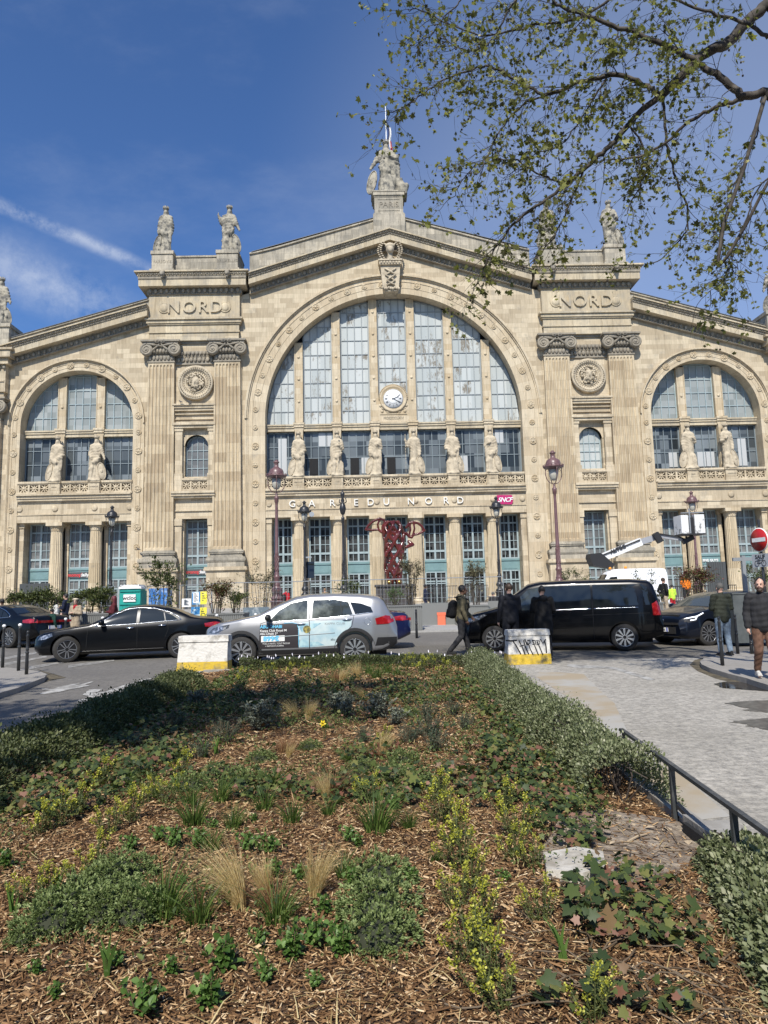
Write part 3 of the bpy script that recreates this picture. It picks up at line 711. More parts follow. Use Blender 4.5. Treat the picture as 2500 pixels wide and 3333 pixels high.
# open casements and black openings in the gallery row
for x in (-8.1,-4.0,-.35,): t=MB(); t.box(x-.42,x+.42,69.15,69.27,14.05,15.7); P(t,'open_casement','void_dark')
for x,z0_,z1_ in ((-11.2,14.1,17.8),(-7.2,16.95,18.3),(-6.3,16.95,18.3),(-2.9,14.1,15.7),(6.9,14.1,15.7),(10.6,16.95,18.3),(28.1,14.1,15.6),(31.9,14.1,15.6),(35.2,14.1,16.9),(31.0,14.1,15.6)): t=MB(); t.box(x-.42,x+.42,69.22,69.29,z0_,z1_); P(t,'blind','blind_white')
# --- piers and transoms
def piers_build(cx,xs,z0,arc,ztr,xl,xr,capz):
    t=MB()
    for x in xs:
        top=min(arc(x-.42),arc(x+.42))+.05
        t.box(x-.42,x+.42,68.95,69.8,z0,top)
        for q in (-1,1): t.box(x+q*.42,x+q*.34,68.88,68.95,capz+.3,top)      # raised edges of the sunk panel
        t.smooth=True
        z=capz+2.4
        while z<top-1: t.lathe([(.14,0),(.13,.06),(.001,.07)],(x,68.95,z),10,'y'); z+=2.32
        t.smooth=False
        t.box(x-.55,x+.55,68.55,69.8,capz-.05,capz+.16); t.box(x-.50,x+.50,68.62,69.8,capz-.3,capz-.05); t.box(x-.46,x+.46,68.72,69.8,capz-.62,capz-.3)
        t.box(x-.40,x+.40,68.72,69.8,13.8,capz-.62)
    P(t,'pier','jamb_stone')
    t=MB(); 
    for z0_,z1_,y in ((18.95,19.1,68.66),(18.75,18.95,68.74),(18.42,18.75,68.84)): t.box(xl,xr,y,69.8,z0_-(19.1-capz)+.0,z1_-(19.1-capz))
    P(t,'transom','trim_stone')
piers_build(0,piers,13.8,archtop(0,Z0,RI),0,-12.75,12.75,19.12)
for s in (-1,1):
    piers_build(s*WX,[s*WX-1.9,s*WX+1.9],13.8,archtop(s*WX,WZ,WI),0,s*WX-WI,s*WX+WI,18.97)
# --- clock
t=MB(); t.smooth=False; CZ=21.6
n=28; outl=[(-1.48,19.1),(1.48,19.1),(1.48,CZ)]+[(1.48*math.cos(PI*k/n),CZ+1.55*math.sin(PI*k/n)) for k in range(1,n)]+[(-1.48,CZ)]
t.prism(outl,68.9,69.5); t.box(-1.5,1.5,68.8,69.2,19.1,19.28); t.box(-1.35,1.35,68.84,69,20.0,20.1)
t.smooth=True
t.lathe([(1.38,0),(1.38,.14),(1.22,.18),(1.14,.08),(1.02,.1)],(0,68.9,CZ),40,'y',cap=False)
for k in range(26):
    a=PI*k/25; t.ell((1.42*math.cos(a),68.82,CZ+1.45*math.sin(a)),(.07,.08,.07),6,4)
for q in (-1,1):
    for (x,z,r) in ((.55,20.28,.17),(1.15,20.35,.16),(1.3,20.95,.16)): t.lathe([(r,0),(r*.9,.08),(r*.4,.05),(.001,.12)],(q*x,68.9,z),12,'y')
    for k in range(5): a=R(30+25*k); t.tube([(q*1.0,68.87,20.5),(q*(1.0+.25*math.cos(a)),68.86,20.5+.3*math.sin(a))],.03,5)
ck=P(t,'clock','jamb_stone')
t=MB(); t.smooth=True; t.lathe([(1.0,0),(1.0,.03),(.001,.03)],(0,68.84,CZ),40,'y'); cf=t.build('clock_face',MT['white_paint'],ck)
t=MB()
t.ringband(0,CZ,.955,.975,0,2*PI,68.8,68.81,40); t.ringband(0,CZ,.50,.515,0,2*PI,68.8,68.81,32)
for k in range(12):
    a=2*PI*k/12; c,s_=math.cos(a),math.sin(a); nb=(3,2,1,2,1,2,3,4,2,1,2,3)[k]
    for j in range(nb):
        o=(j-(nb-1)/2)*.055; st=len(t.v); t.box(.60,.82,68.795,68.81,o-.014,o+.014); t.xf(Matrix.Translation((0,0,CZ))@Matrix.Rotation(-a,4,'Y'),st)
t.build('numerals',MT['black_iron'],cf)
t=MB()
def hand(deg,L1,w_):
    st=len(t.v); a=R(90-deg); t.prism([(-.12,-w_),(L1*.75,-w_*.7),(L1*.8,-w_*1.5),(L1,0),(L1*.8,w_*1.5),(L1*.75,w_*.7),(-.12,w_)],68.76,68.79); t.xf(Matrix.Translation((0,0,CZ))@Matrix.Rotation(-a,4,'Y'),st)
hand(68,.62,.03); hand(118,.93,.03)
t.build('hands',MT['black_iron'],ck)
PT('inscription','MDCCCLXIV',(0,68.88,19.62),.36,MT['carved_stone'],ST,.02)
# --- balustrades with pierced star panels, statue pedestals
def balustrade(x0,x1,stops,y=67.95,parent=None,zb=12.42,zt=13.72,n3=3):
    t=MB(); t.box(x0,x1,y-.08,y+.42,zb,zb+.22); t.box(x0,x1,y-.1,y+.42,zt-.2,zt); t.box(x0,x1,y-.04,y+.36,zt-.28,zt-.2)
    seg=[x0]+list(stops)+[x1]
    for i in range(len(seg)-1):
        a=seg[i]+(.52 if i else .1); b=seg[i+1]-(.52 if i<len(seg)-2 else .1); wdt=(b-a)/n3; h0,h1=zb+.22,zt-.28; hh=h1-h0
        for k in range(n3):
            c=a+wdt*(k+.5); hw=min(wdt*.5,.5)*.82
            t.box(c-wdt/2,c-hw,y,y+.28,h0,h1); t.box(c+hw,c+wdt/2,y,y+.28,h0,h1)
            cz=(h0+h1)/2; t.box(c-hw,c+hw,y,y+.28,h0,h0+.05); t.box(c-hw,c+hw,y,y+.28,h1-.05,h1)
            rz=hh/2-.05
            for j in range(4):      # eight petals
                an=PI*j/4; dx,dz=math.cos(an),math.sin(an); k2=min(hw/abs(dx) if abs(dx)>1e-3 else 9,rz/abs(dz) if abs(dz)>1e-3 else 9)
                px,pz=-dz*.05,dx*.05
                t.add([(c-dx*k2-px,y+.06,cz-dz*k2-pz),(c+dx*k2-px,y+.06,cz+dz*k2-pz),(c+dx*k2+px,y+.06,cz+dz*k2+pz),(c-dx*k2+px,y+.06,cz-dz*k2+pz),
                       (c-dx*k2-px,y+.2,cz-dz*k2-pz),(c+dx*k2-px,y+.2,cz+dz*k2-pz),(c+dx*k2+px,y+.2,cz+dz*k2+pz),(c-dx*k2+px,y+.2,cz-dz*k2+pz)],[(0,1,2,3),(4,7,6,5),(0,4,5,1),(2,6,7,3)])
            t.smooth=True; t.lathe([(.12,0),(.1,.05),(.001,.06)],(c,y+.06,cz),8,'y'); t.smooth=False
    P(t,'balustrade','wall_stone')
def pedestals(xs,y=67.7):
    for x in xs:
        t=MB(); t.box(x-.62,x+.62,y-.08,68.9,12.42,12.7); t.box(x-.54,x+.54,y,68.9,12.7,13.5); t.box(x-.62,x+.62,y-.08,68.9,13.5,13.72)
        for q in ((-.42,.42,12.82,12.86),(-.42,.42,13.36,13.4),(-.42,-.38,12.86,13.36),(.38,.42,12.86,13.36)): t.box(x+q[0],x+q[1],y-.02,y,q[2],q[3])
        P(t,'statue_pedestal','wall_stone')
balustrade(-12.72,12.72,piers); pedestals(piers)
for nm,x in zip(('BEAUVAIS','LILLE','AMIENS','ROUEN','ARRAS','LAON'),piers): PT('inscription',nm,(x,67.68,13.1),.17,MT['carved_stone'],ST,.01)
for s in (-1,1):
    balustrade(s*WX-WI-.05,s*WX+WI+.05,sorted([s*WX-1.9,s*WX+1.9])); pedestals([s*WX-1.9,s*WX+1.9])
    balustrade(*sorted((s*18.2,s*20.85)),[],67.75)
for nm,x in (('CALAIS',29.3),('VALENCIENNES',33.1)): PT('inscription',nm,(x,67.68,13.1),.13,MT['carved_stone'],ST,.01)
for nm,x in (('DOUAI',-33.1),('DUNKERQUE',-29.3)): PT('inscription',nm,(x,67.68,13.1),.15,MT['carved_stone'],ST,.01)
# --- entablatures over the ground floor
def entab(xl,xr):
    t=MB()
    for z0_,z1_,y in ((9.72,10.42,68.05),(10.42,10.52,67.98),(10.52,11.68,68.1),(11.68,11.8,67.98),(11.8,12.02,67.82),(12.02,12.3,67.72),(12.3,12.42,67.55)): t.box(xl,xr,y,69.7,z0_,z1_)
    P(t,'entablature','wall_stone')
entab(-12.74,12.74); 
for s in (-1,1): entab(*sorted((s*(WX-WI),s*(WX+WI))))
for x in (-12.4,-9.5,-5.7,-1.9,1.9,5.7,9.5,12.4): t=MB(); t.smooth=True; t.lathe([(.27,0),(.26,.07),(.15,.1),(.001,.11)],(x,68.1,11.05),14,'y'); P(t,'boss','wall_stone')
for s in (-1,1):
    for x in (WX-5.3,WX-1.9,WX+1.9,WX+5.3): t=MB(); t.smooth=True; t.lathe([(.3,0),(.29,.07),(.17,.1),(.001,.11)],(s*x,68.1,11.05),14,'y'); P(t,'boss','wall_stone')
for ch,x in zip('GAREDUNORD',(-10.25,-8.35,-6.35,-4.05,-2.62,-1.08,1.32,3.05,4.75,6.15)):
    PT('inscription',ch,(x+.12,68.02,11.0),.94,MT['white_letter'],ST,.07,.004)
# pink rounded sign at the end of the frieze
mat('sign_magenta',(.42,.02,.12),.35)
t=MB(); t.prism([(9.75,11.05),(9.9,11.45),(11.35,11.42),(11.45,10.85),(11.3,10.5),(10.0,10.55)],67.9,68.05); sg=P(t,'sign_board','sign_magenta')
q=text('lettering','SNCF',(10.62,67.87,10.95),.62,MT['white_paint'],sg,.015,.01,.9,shear=.35); 
# --- ground floor columns, capitals, bases and the doors between
def column(x,y=68.72,z0=1.0):
    t=MB(); t.smooth=False; n=20; prof=[]
    zs=[(1.75,.63),(3,.625),(5.5,.60),(8.9,.535)]
    b=len(t.v)
    for z,r in zs:
        for k in range(n):
            for j,q in ((0,1.),(.22,1.),(.61,.905)):
                a=2*PI*(k+j)/n; t.v.append((x+r*q*math.cos(a),y+r*q*math.sin(a),z))
    m=3*n
    for i in range(len(zs)-1):
        for k in range(m): t.f.append((b+i*m+k,b+i*m+(k+1)%m,b+(i+1)*m+(k+1)%m,b+(i+1)*m+k)); t.m.append(0); t.sm.append(False)
    o=P(t,'column','column_stone')
    c=MB(); c.smooth=True; c.lathe([(.53,8.88),(.58,8.92),(.56,8.97),(.56,9.2),(.60,9.24),(.74,9.38)],(x,y,0),24); c.smooth=False; c.box(x-.78,x+.78,y-.78,y+.9,9.38,9.72)
    for k in range(20):
        a=2*PI*k/20; c.box(x+.56*math.cos(a)-.04,x+.56*math.cos(a)+.04,y+.56*math.sin(a)-.04,y+.56*math.sin(a)+.04,9.02,9.2)
    c.build('capital',MT['jamb_stone'],o)
    c=MB(); c.smooth=True; c.lathe([(.95,1.25),(.99,1.35),(.95,1.47),(.8,1.5),(.78,1.55),(.83,1.6),(.86,1.66),(.8,1.72),(.65,1.76)],(x,y,0),24); c.smooth=False; c.box(x-1,x+1,y-1,y+1,.6,1.26)
    c.build('base',MT['jamb_stone'],o)
def door(xa,xb,yg,fm='door_frame',pm='door_pane',zt=9.72,lit=False):
    f=MB(); c=(xa+xb)/2
    def V(x,hw,z0,z1,d=.1): f.box(x-hw,x+hw,yg-d,yg+.05,z0,z1)
    def H(z,hh,d=.11,a=None,b=None): f.box(a or xa,b or xb,yg-d,yg+.05,z-hh,z+hh)
    for z0_,z1_ in ((1.0,3.15),(3.2,4.12),(5.3,zt)):
        V(xa+.08,.08,z0_,z1_); V(xb-.08,.08,z0_,z1_); V(c,.09,z0_,z1_,.12)
        for q in (xa+(c-xa)*.52,xb-(xb-c)*.52): V(q,.025,z0_,z1_,.07)
    for z,hh in ((zt-.06,.06),(8.87,.07),(6.22,.10),(5.36,.07),(4.12,.06),(3.22,.07),(3.0,.05)): H(z,hh)
    for z in (7.98,7.1): H(z,.028,.08)
    o=P(f,'window',fm)
    p_=MB(); p_.box(xa,xb,yg-.12,yg+.05,4.18,5.3); p_.box(xa+.02,xb-.02,yg-.2,yg-.12,5.1,5.3); p_.box(xa+.3,xb-.3,yg-.15,yg-.12,4.3,5.0); p_.build('panel',MT['door_panel'],o)
    g=MB(); g.add([(xa,yg,1.0),(xb,yg,1.0),(xb,yg,zt),(xa,yg,zt)],[(0,1,2,3)]); g.build('pane',MT[pm],o,fix=False)
    return o
cols=piers; ed=[-12.74]+cols+[12.74]
for x in cols: column(x)
for i in range(7):
    xa=ed[i]+(.78 if i else .55); xb=ed[i+1]-(.78 if i<6 else .55); door(xa+.02,xb-.02,69.75)
class AJ:
    def box(s,*a): t=MB(); t.box(*a); P(t,'door_jamb','wall_stone')
ante=AJ()
for x in cols: 
    for q in (-1,1): ante.box(x+q*.48,x+q*.80,69.45,69.8,1,9.72)
for s in (-1,1): ante.box(s*12.2,s*12.74,68.3,69.8,1,9.72); ante.box(s*12.15,s*12.78,68.2,69.8,9.2,9.72)
for s in (-1,1):
    for x in (WX-1.9,WX+1.9):
        column(s*x)
        for q in (-1,1): ante.box(s*x+q*.48,s*x+q*.85,69.45,69.8,1,9.72); ante.box(s*x+q*.45,s*x+q*.95,69.35,69.8,9.25,9.72)
    edw=[WX-WI,WX-1.9,WX+1.9,WX+WI]
    for i in range(3):
        xa=edw[i]+(.82 if i else .55); xb=edw[i+1]-(.82 if i<2 else .55); xa,xb=(xa,xb) if s>0 else (-xb,-xa); door(xa,xb,69.75,pm='wing_door_pane')
    for x in (WX-WI,WX+WI):
        d=1 if x<WX else -1
        ante.box(s*x,s*(x+d*.5),68.5,69.8,1,9.72); ante.box(s*x,s*(x+d*.56),68.4,69.8,9.25,9.72)
    door(*sorted((s*18.36,s*20.64)),69.1,pm='wing_door_pane')
    # arched niche window
    grid_window('niche_window',*sorted((s*18.36,s*20.64)),13.9,archtop(s*19.5,16.95,1.13),4,[14.85,15.75,16.62],68.75,'door_frame','wing_door_pane' if s<0 else 'fan_pane',.06,nseg=16)

# shop signs on the panels
def shop(txts,x,y,w_,z=4.65,board=None):
    if board:
        t=MB(); t.box(x-w_/2-.08,x+w_/2+.08,y-.05,y,z-.28,z+.28); bd=P(t,'sign_board',board)
    else: bd=ST
    for s_,m,dx,size in txts:
        q=text('lettering',s_,(x+dx,y-.07,z),size,MT[m],bd,.012,.012)
        if bd is ST: q.location=(0,-68,-1)
mat('sign_red',(.62,.06,.06),.4); mat('sign_dark',(.07,.08,.085),.5)
for x,y in ((-31.2,69.58),(-19.5,68.93)): shop([("monop'",'sign_red',-.38,.46),('daily','white_paint',.55,.46)],x,y,1.75,board='sign_dark')
shop([('FIVE GUYS','white_paint',0,.34)],31.2,69.58,1.6); shop([('FIVE GUYS','white_paint',0,.34)],19.5,68.93,1.6)
# --- outer towers, only their inner edge is in the picture
for s in (-1,1):
    t=MB()
    def b(x0,x1,y0,z0,z1,y1=70.): t.box(s*x0,s*x1,y0,y1,z0,z1)
    b(38.4,47,67.5,1,20.5); b(38.0,47,67.3,22.6,25.3); b(38.2,47,67.5,22.0,22.6); b(38.1,47,67.2,23.6,23.75)
    b(37.6,48,66.9,25.3,25.9); b(37.3,48,66.6,25.9,26.6); b(37.05,48,66.45,26.6,26.8)
    P(t,'tower','wall_stone')
    t=MB(); t.smooth=True
    for k in range(10): t.ell((s*(38.1+k*.5),67.2,25.05),(.17,.15,.24),8,6)
    P(t,'egg_and_dart','carved_stone')
    t=MB(); fluted(t,s*40.0,1.5,1.4,6,20.4,67.3,69.); o=P(t,'pilaster','pilaster_stone')
    c=MB(); ionic(c,s*39.7,19.9); c.build('capital',MT['carved_stone'],o)
    t=MB(); b(37.75,39.9,67.1,26.8,29.1); b(37.6,40.0,66.95,29.1,29.45)
    P(t,'statue_pedestal','attic_stone')
# roof mass behind, so nothing looks thin from the side
t=MB()
t.prism([(-15,1),(15,1),(15,35),(0,39.8),(-15,35)],71.0,110)
for s in (-1,1): t.prism([(s*15,1),(s*46,1),(s*46,24),(s*24,31),(s*15,31)],71.2,109)
P(t,'roof','zinc')
t=MB(); t.box(-46,46,70.2,70.6,.6,20.0); 
P(t,'inner_wall','void_dark')
# ---------------------------------------------------------------- ground, roads, pavements
def setts_mat(name,c1,c2,c3,scale=1.,joint=.5,wet=0.,sett=.11):
    m=bpy.data.materials.new(name); m.use_nodes=True; nt=m.node_tree; b=nt.nodes['Principled BSDF']
    g=N(nt,'ShaderNodeNewGeometry'); 
    nzw=N(nt,'ShaderNodeTexNoise',i_Scale=2.5,i_Detail=3.); L(nt,g.outputs['Position'],nzw.inputs['Vector'])
    wv_=N(nt,'ShaderNodeVectorMath',operation='MULTIPLY_ADD'); wv_.inputs[1].default_value=(.05,.05,0); L(nt,nzw.outputs['Color'],wv_.inputs[0]); L(nt,g.outputs['Position'],wv_.inputs[2])
    br=N(nt,'ShaderNodeTexBrick',i_Scale=1.,i_Mortar_Size=.010,i_Mortar_Smooth=.6,i_Brick_Width=sett*1.7,i_Row_Height=sett,offset=.5); L(nt,wv_.outputs[0],br.inputs['Vector'])
    br.inputs['Color1'].default_value=(0,0,0,1); br.inputs['Color2'].default_value=(1,1,1,1); br.inputs['Mortar'].default_value=(.5,.5,.5,1)
    n1=N(nt,'ShaderNodeTexNoise',i_Scale=.35,i_Detail=6.,i_Roughness=.65); L(nt,g.outputs['Position'],n1.inputs['Vector'])
    n2=N(nt,'ShaderNodeTexNoise',i_Scale=11.,i_Detail=8.,i_Roughness=.85); L(nt,g.outputs['Position'],n2.inputs['Vector'])
    mr=N(nt,'ShaderNodeMapRange'); mr.inputs[1].default_value=.42; mr.inputs[2].default_value=.60; L(nt,n1.outputs['Fac'],mr.inputs[0])
    a=N(nt,'ShaderNodeMixRGB'); L(nt,mr.outputs[0],a.inputs[0]); a.inputs[1].default_value=rgb(c1); a.inputs[2].default_value=rgb(c3)
    s_=N(nt,'ShaderNodeMapRange'); s_.inputs[1].default_value=.42; s_.inputs[2].default_value=.58; L(nt,n2.outputs['Fac'],s_.inputs[0])
    f=math_(nt,'ADD',math_(nt,'MULTIPLY',s_.outputs[0],.75),math_(nt,'MULTIPLY',br.outputs['Color'],.25))
    b2=N(nt,'ShaderNodeMixRGB'); L(nt,f,b2.inputs[0]); L(nt,a.outputs[0],b2.inputs[1]); b2.inputs[2].default_value=rgb(c2)
    mo=N(nt,'ShaderNodeMixRGB',blend_type='MULTIPLY'); L(nt,math_(nt,'MULTIPLY',br.outputs['Fac'],joint),mo.inputs[0]); L(nt,b2.outputs[0],mo.inputs[1]); mo.inputs[2].default_value=(.4,.38,.35,1)
    L(nt,mo.outputs[0],b.inputs['Base Color']); b.inputs['Roughness'].default_value=.8
    h=math_(nt,'SUBTRACT',math_(nt,'MULTIPLY',n2.outputs['Fac'],.6),math_(nt,'MULTIPLY',br.outputs['Fac'],.8*joint))
    bp=N(nt,'ShaderNodeBump',i_Strength=.7,i_Distance=.012); L(nt,h,bp.inputs['Height']); L(nt,bp.outputs[0],b.inputs['Normal'])
    MT[name]=m; return m
setts_mat('asphalt',(.16,.148,.13),(.10,.093,.082),(.20,.185,.16),joint=.0)
setts_mat('setts',(.50,.465,.40),(.19,.178,.155),(.40,.37,.31),joint=.18,sett=.10)
setts_mat('dark_setts',(.10,.09,.075),(.15,.14,.12),(.12,.11,.09),joint=.6)
setts_mat('pavement',(.285,.265,.235),(.23,.215,.19),(.33,.305,.27),joint=.25,sett=.7)
setts_mat('forecourt',(.34,.33,.31),(.27,.265,.25),(.38,.37,.35),joint=.2,sett=.6)
def sheet(name,x0,x1,ys,m,dz=0.):
    mb=MB()
    for y in ys: mb.v+= [(x0,y,gz(y)+dz),(x1,y,gz(y)+dz)]
    for i in range(len(ys)-1): mb.f.append((2*i,2*i+1,2*i+3,2*i+2)); mb.m.append(0); mb.sm.append(False)
    o=mb.build(name,MT[m],fix=False); tag(o,kind='structure'); return o
YS=[-80,-20,0,12,16,20,24,30,50,70,200,900]
sheet('ground',-500,500,YS,'asphalt')
def flat(name,poly,m,dz=.004,h=0.,kind='structure',skirt=True,cell=.8):
    """ground patch from world (x,y) points draped on the slope; h raises it with a kerb"""
    bm=bmesh.new(); vs=[bm.verts.new((p[0],p[1],0)) for p in poly]; bm.faces.new(vs); bmesh.ops.triangulate(bm,faces=bm.faces[:])
    for yc in (12.,):
        g=bm.verts[:]+bm.edges[:]+bm.faces[:]; bmesh.ops.bisect_plane(bm,geom=g,plane_co=(0,yc,0),plane_no=(0,1,0))
    if h>0:
        r=bmesh.ops.extrude_face_region(bm,geom=bm.faces[:]); nv=[v for v in r['geom'] if isinstance(v,bmesh.types.BMVert)]
        for v in nv: v.co.z=h
    for v in bm.verts: v.co.z+=gz(v.co.y)+(dz if h==0 or v.co.z>0 else -.05)
    bmesh.ops.recalc_face_normals(bm,faces=bm.faces[:])
    if h==0 and sum(f.normal.z for f in bm.faces)<0: bmesh.ops.reverse_faces(bm,faces=bm.faces[:])
    me=bpy.data.meshes.new(name); bm.to_mesh(me); bm.free(); o=link(name,me,MT[m]); 
    if kind: o['kind']=kind
    return o
def gpx(pts,z=0.): return [tuple(GP(x,y,z)[:2]) for x,y in pts]
# setts of the right-hand lane
XR=lambda y: -0.46+(y-5.0)*.035        # right edge of the planted bed
XL=-6.2
flat('setts_lane',[(XR(-3),-3),(14,-3),(14,14),(9.5,15.2),(5.5,16.3),(3.2,16.6),(1.6,16.4),(XR(15.2),15.4)],'setts')
flat('dark_setts_strip',[(1.5,16.7),(3.2,16.9),(5.0,16.7),(6.2,18.6),(5.5,21.5),(-1.5,21.5),(-1.5,17.6)],'dark_setts',.003)
mat('sand_stain',(.33,.27,.185),.9,noise_=((.36,.345,.31),.9,.42,.60))
flat('sand_patch',gpx([(1760,2185),(1900,2195),(2000,2290),(2060,2420),(2150,2460),(2330,2620),(2380,2660),(2200,2680),(2150,2600),(2000,2400),(1850,2270),(1740,2200)]),'sand_stain',.006)
# kerbed pavements
kb=gpx([(2500,2229),(2430,2207),(2370,2192),(2310,2174),(2284,2162),(2278,2152),(2290,2143),(2340,2132),(2420,2120)],.1)
flat('pavement',kb+[(16,16.9),(30,17),(30,8),(9,9.5)],'pavement',0,.10)
kl=gpx([(-60,2285),(0,2255),(60,2238),(110,2218),(146,2204),(152,2194),(130,2186),(90,2179),(0,2170)],.1)
flat('pavement',kl+[(-22,20),(-40,20),(-40,12)],'pavement',0,.10)
sheetp=[(-60,27.5),(60,27.5),(60,67),(-60,67)]
flat('pavement',sheetp,'forecourt',0,.08)
# gutter dirt along the kerbs
mat('gutter_dirt',(.05,.042,.028),.9,noise_=((.14,.115,.07),6,.35,.65))
flat('gutter_dirt',gpx([(2500,2247),(2420,2232),(2330,2210),(2270,2185),(2245,2165),(2260,2150),(2290,2141),(2282,2158),(2310,2176),(2370,2194),(2430,2209),(2500,2231)]),'gutter_dirt',.007,kind='structure')
flat('gutter_dirt',gpx([(0,2263),(60,2250),(110,2232),(165,2215),(215,2206),(180,2199),(150,2188),(120,2178),(135,2186),(156,2194),(150,2206),(112,2222),(60,2243),(0,2260)]),'gutter_dirt',.007)
mat('puddle',(.03,.024,.016),.06,spec=.8,noise_=((.05,.04,.028),3,.4,.7))
z1=lambda pts: gpx([(2100+x/4.1475,2000+y/4.1475) for x,y in pts])
mat('wet_setts',(.085,.08,.07),.3,noise_=((.16,.15,.13),9,.45,.6))
rj=random.Random(4)
def ragged(pts,amp=.05,n=4):
    out=[]
    for i in range(len(pts)):
        a,b=pts[i],pts[(i+1)%len(pts)]
        for k in range(n):
            t=k/n; out.append((a[0]+(b[0]-a[0])*t+rj.uniform(-amp,amp),a[1]+(b[1]-a[1])*t+rj.uniform(-amp,amp)*.8))
    return out
flat('puddle',ragged(z1([(930,940),(1100,910),(1180,915),(1500,930),(1760,985),(1760,1050),(1400,1025),(1200,1010),(1050,1000)]),.03),'puddle',.009)
flat('wet_patch',ragged(z1([(1090,1210),(1300,1180),(1800,1165),(1800,1340),(1450,1310),(1350,1300),(1400,1270)]),.04),'wet_setts',.009)
flat('wet_patch',ragged(z1([(1150,1465),(1330,1430),(1800,1395),(1800,1600),(1500,1540),(1370,1520),(1380,1490)]),.04),'wet_setts',.009)
# road paint
mat('road_paint',(.42,.41,.38),.7,noise_=((.20,.19,.17),6,.42,.60))
def mark(name,pts,dz=.008): flat(name,gpx(pts),'road_paint',dz)
mark('painted_line',[(1850+x/2.552,1850+y/2.552) for x,y in [(-10,797),(60,802),(370,822),(420,832),(725,925),(665,932),(400,848),(340,836),(140,828),(100,832),(-10,815)]])
mark('painted_symbol',[(250,2285),(258,2279),(300,2272),(285,2268),(268,2263),(290,2246),(335,2243),(313,2257),(345,2252),(400,2232),(470,2212),(508,2206),(445,2228),(418,2236),(515,2211),(548,2208),(480,2233),(430,2250),(490,2240),(400,2266),(360,2268),(355,2275),(320,2283),(280,2287)])
mark('painted_symbol',[(x/4.1475,2020+y/4.1475) for x,y in [(530,992),(600,968),(680,952),(600,945),(555,930),(560,918),(640,922),(690,932),(760,915),(800,895),(930,870),(1060,845),(1095,850),(980,882),(1130,855),(1240,825),(1270,828),(1150,868),(1220,887),(1060,912),(930,937),(800,967),(700,987),(600,997)]])
for a,b,w_ in (((0,2151),(152,2121),9),((15,2167),(152,2140),9),((95,2179),(208,2158),9),((222,2174),(372,2152),9)):
    for k in range(3):
        o=k*w_/3; mark('painted_line',[(a[0],a[1]-o),(b[0],b[1]-o*.6),(b[0],b[1]-o*.6-1.5),(a[0],a[1]-o-2)])
# litter scraps
# ---------------------------------------------------------------- buildings behind the photographer (seen only as reflections)
mat('render_wall',(.42,.38,.31),.8,noise_=((.36,.32,.26),.5,.4,.6)); mat('slate',(.05,.055,.065),.5)
for i,(x0,x1,h,y) in enumerate(((-70,-44,19,-34),(-43.6,-22,21,-36),(-21.6,-4,18.5,-38),(8,28,20,-37),(28.4,50,19.5,-35),(50.4,76,18,-33))):
    r=empty('apartment_building',((x0+x1)/2,y,0)); tag(r,'pale apartment block with slate roof behind the photographer, number %s from the left'%('one','two','three','four','five','six')[i],'building','apartment blocks behind the photographer')
    w2=x1-x0; t=MB(); t.box(-w2/2,w2/2,-14,0,0,h); t.build('wall',MT['render_wall'],r)
    t=MB(); t.prism([(-w2/2,h),(w2/2,h),(w2/2-1.5,h+3),(-w2/2+1.5,h+3)],-13.5,-.6); 
    for k in range(4): t.box(-w2/2+3+k*5,-w2/2+4.2+k*5,-6,-4,h+2.9,h+4.5)
    t.build('roof',MT['slate'],r)
    t=MB(); n=int(w2/2.6)
    for f in range(5):
        for k in range(n): x=-w2/2+1.3+k*2.6; t.box(x-.55,x+.55,-.1,.03,4.2+f*3.1,6.1+f*3.1)
    for k in range(int(w2/5)): x=-w2/2+2.5+k*5; t.box(x-1.8,x+1.8,-.1,.04,.3,3.2)
    t.build('windows',MT['car_glass'],r)['kind']='stuff'
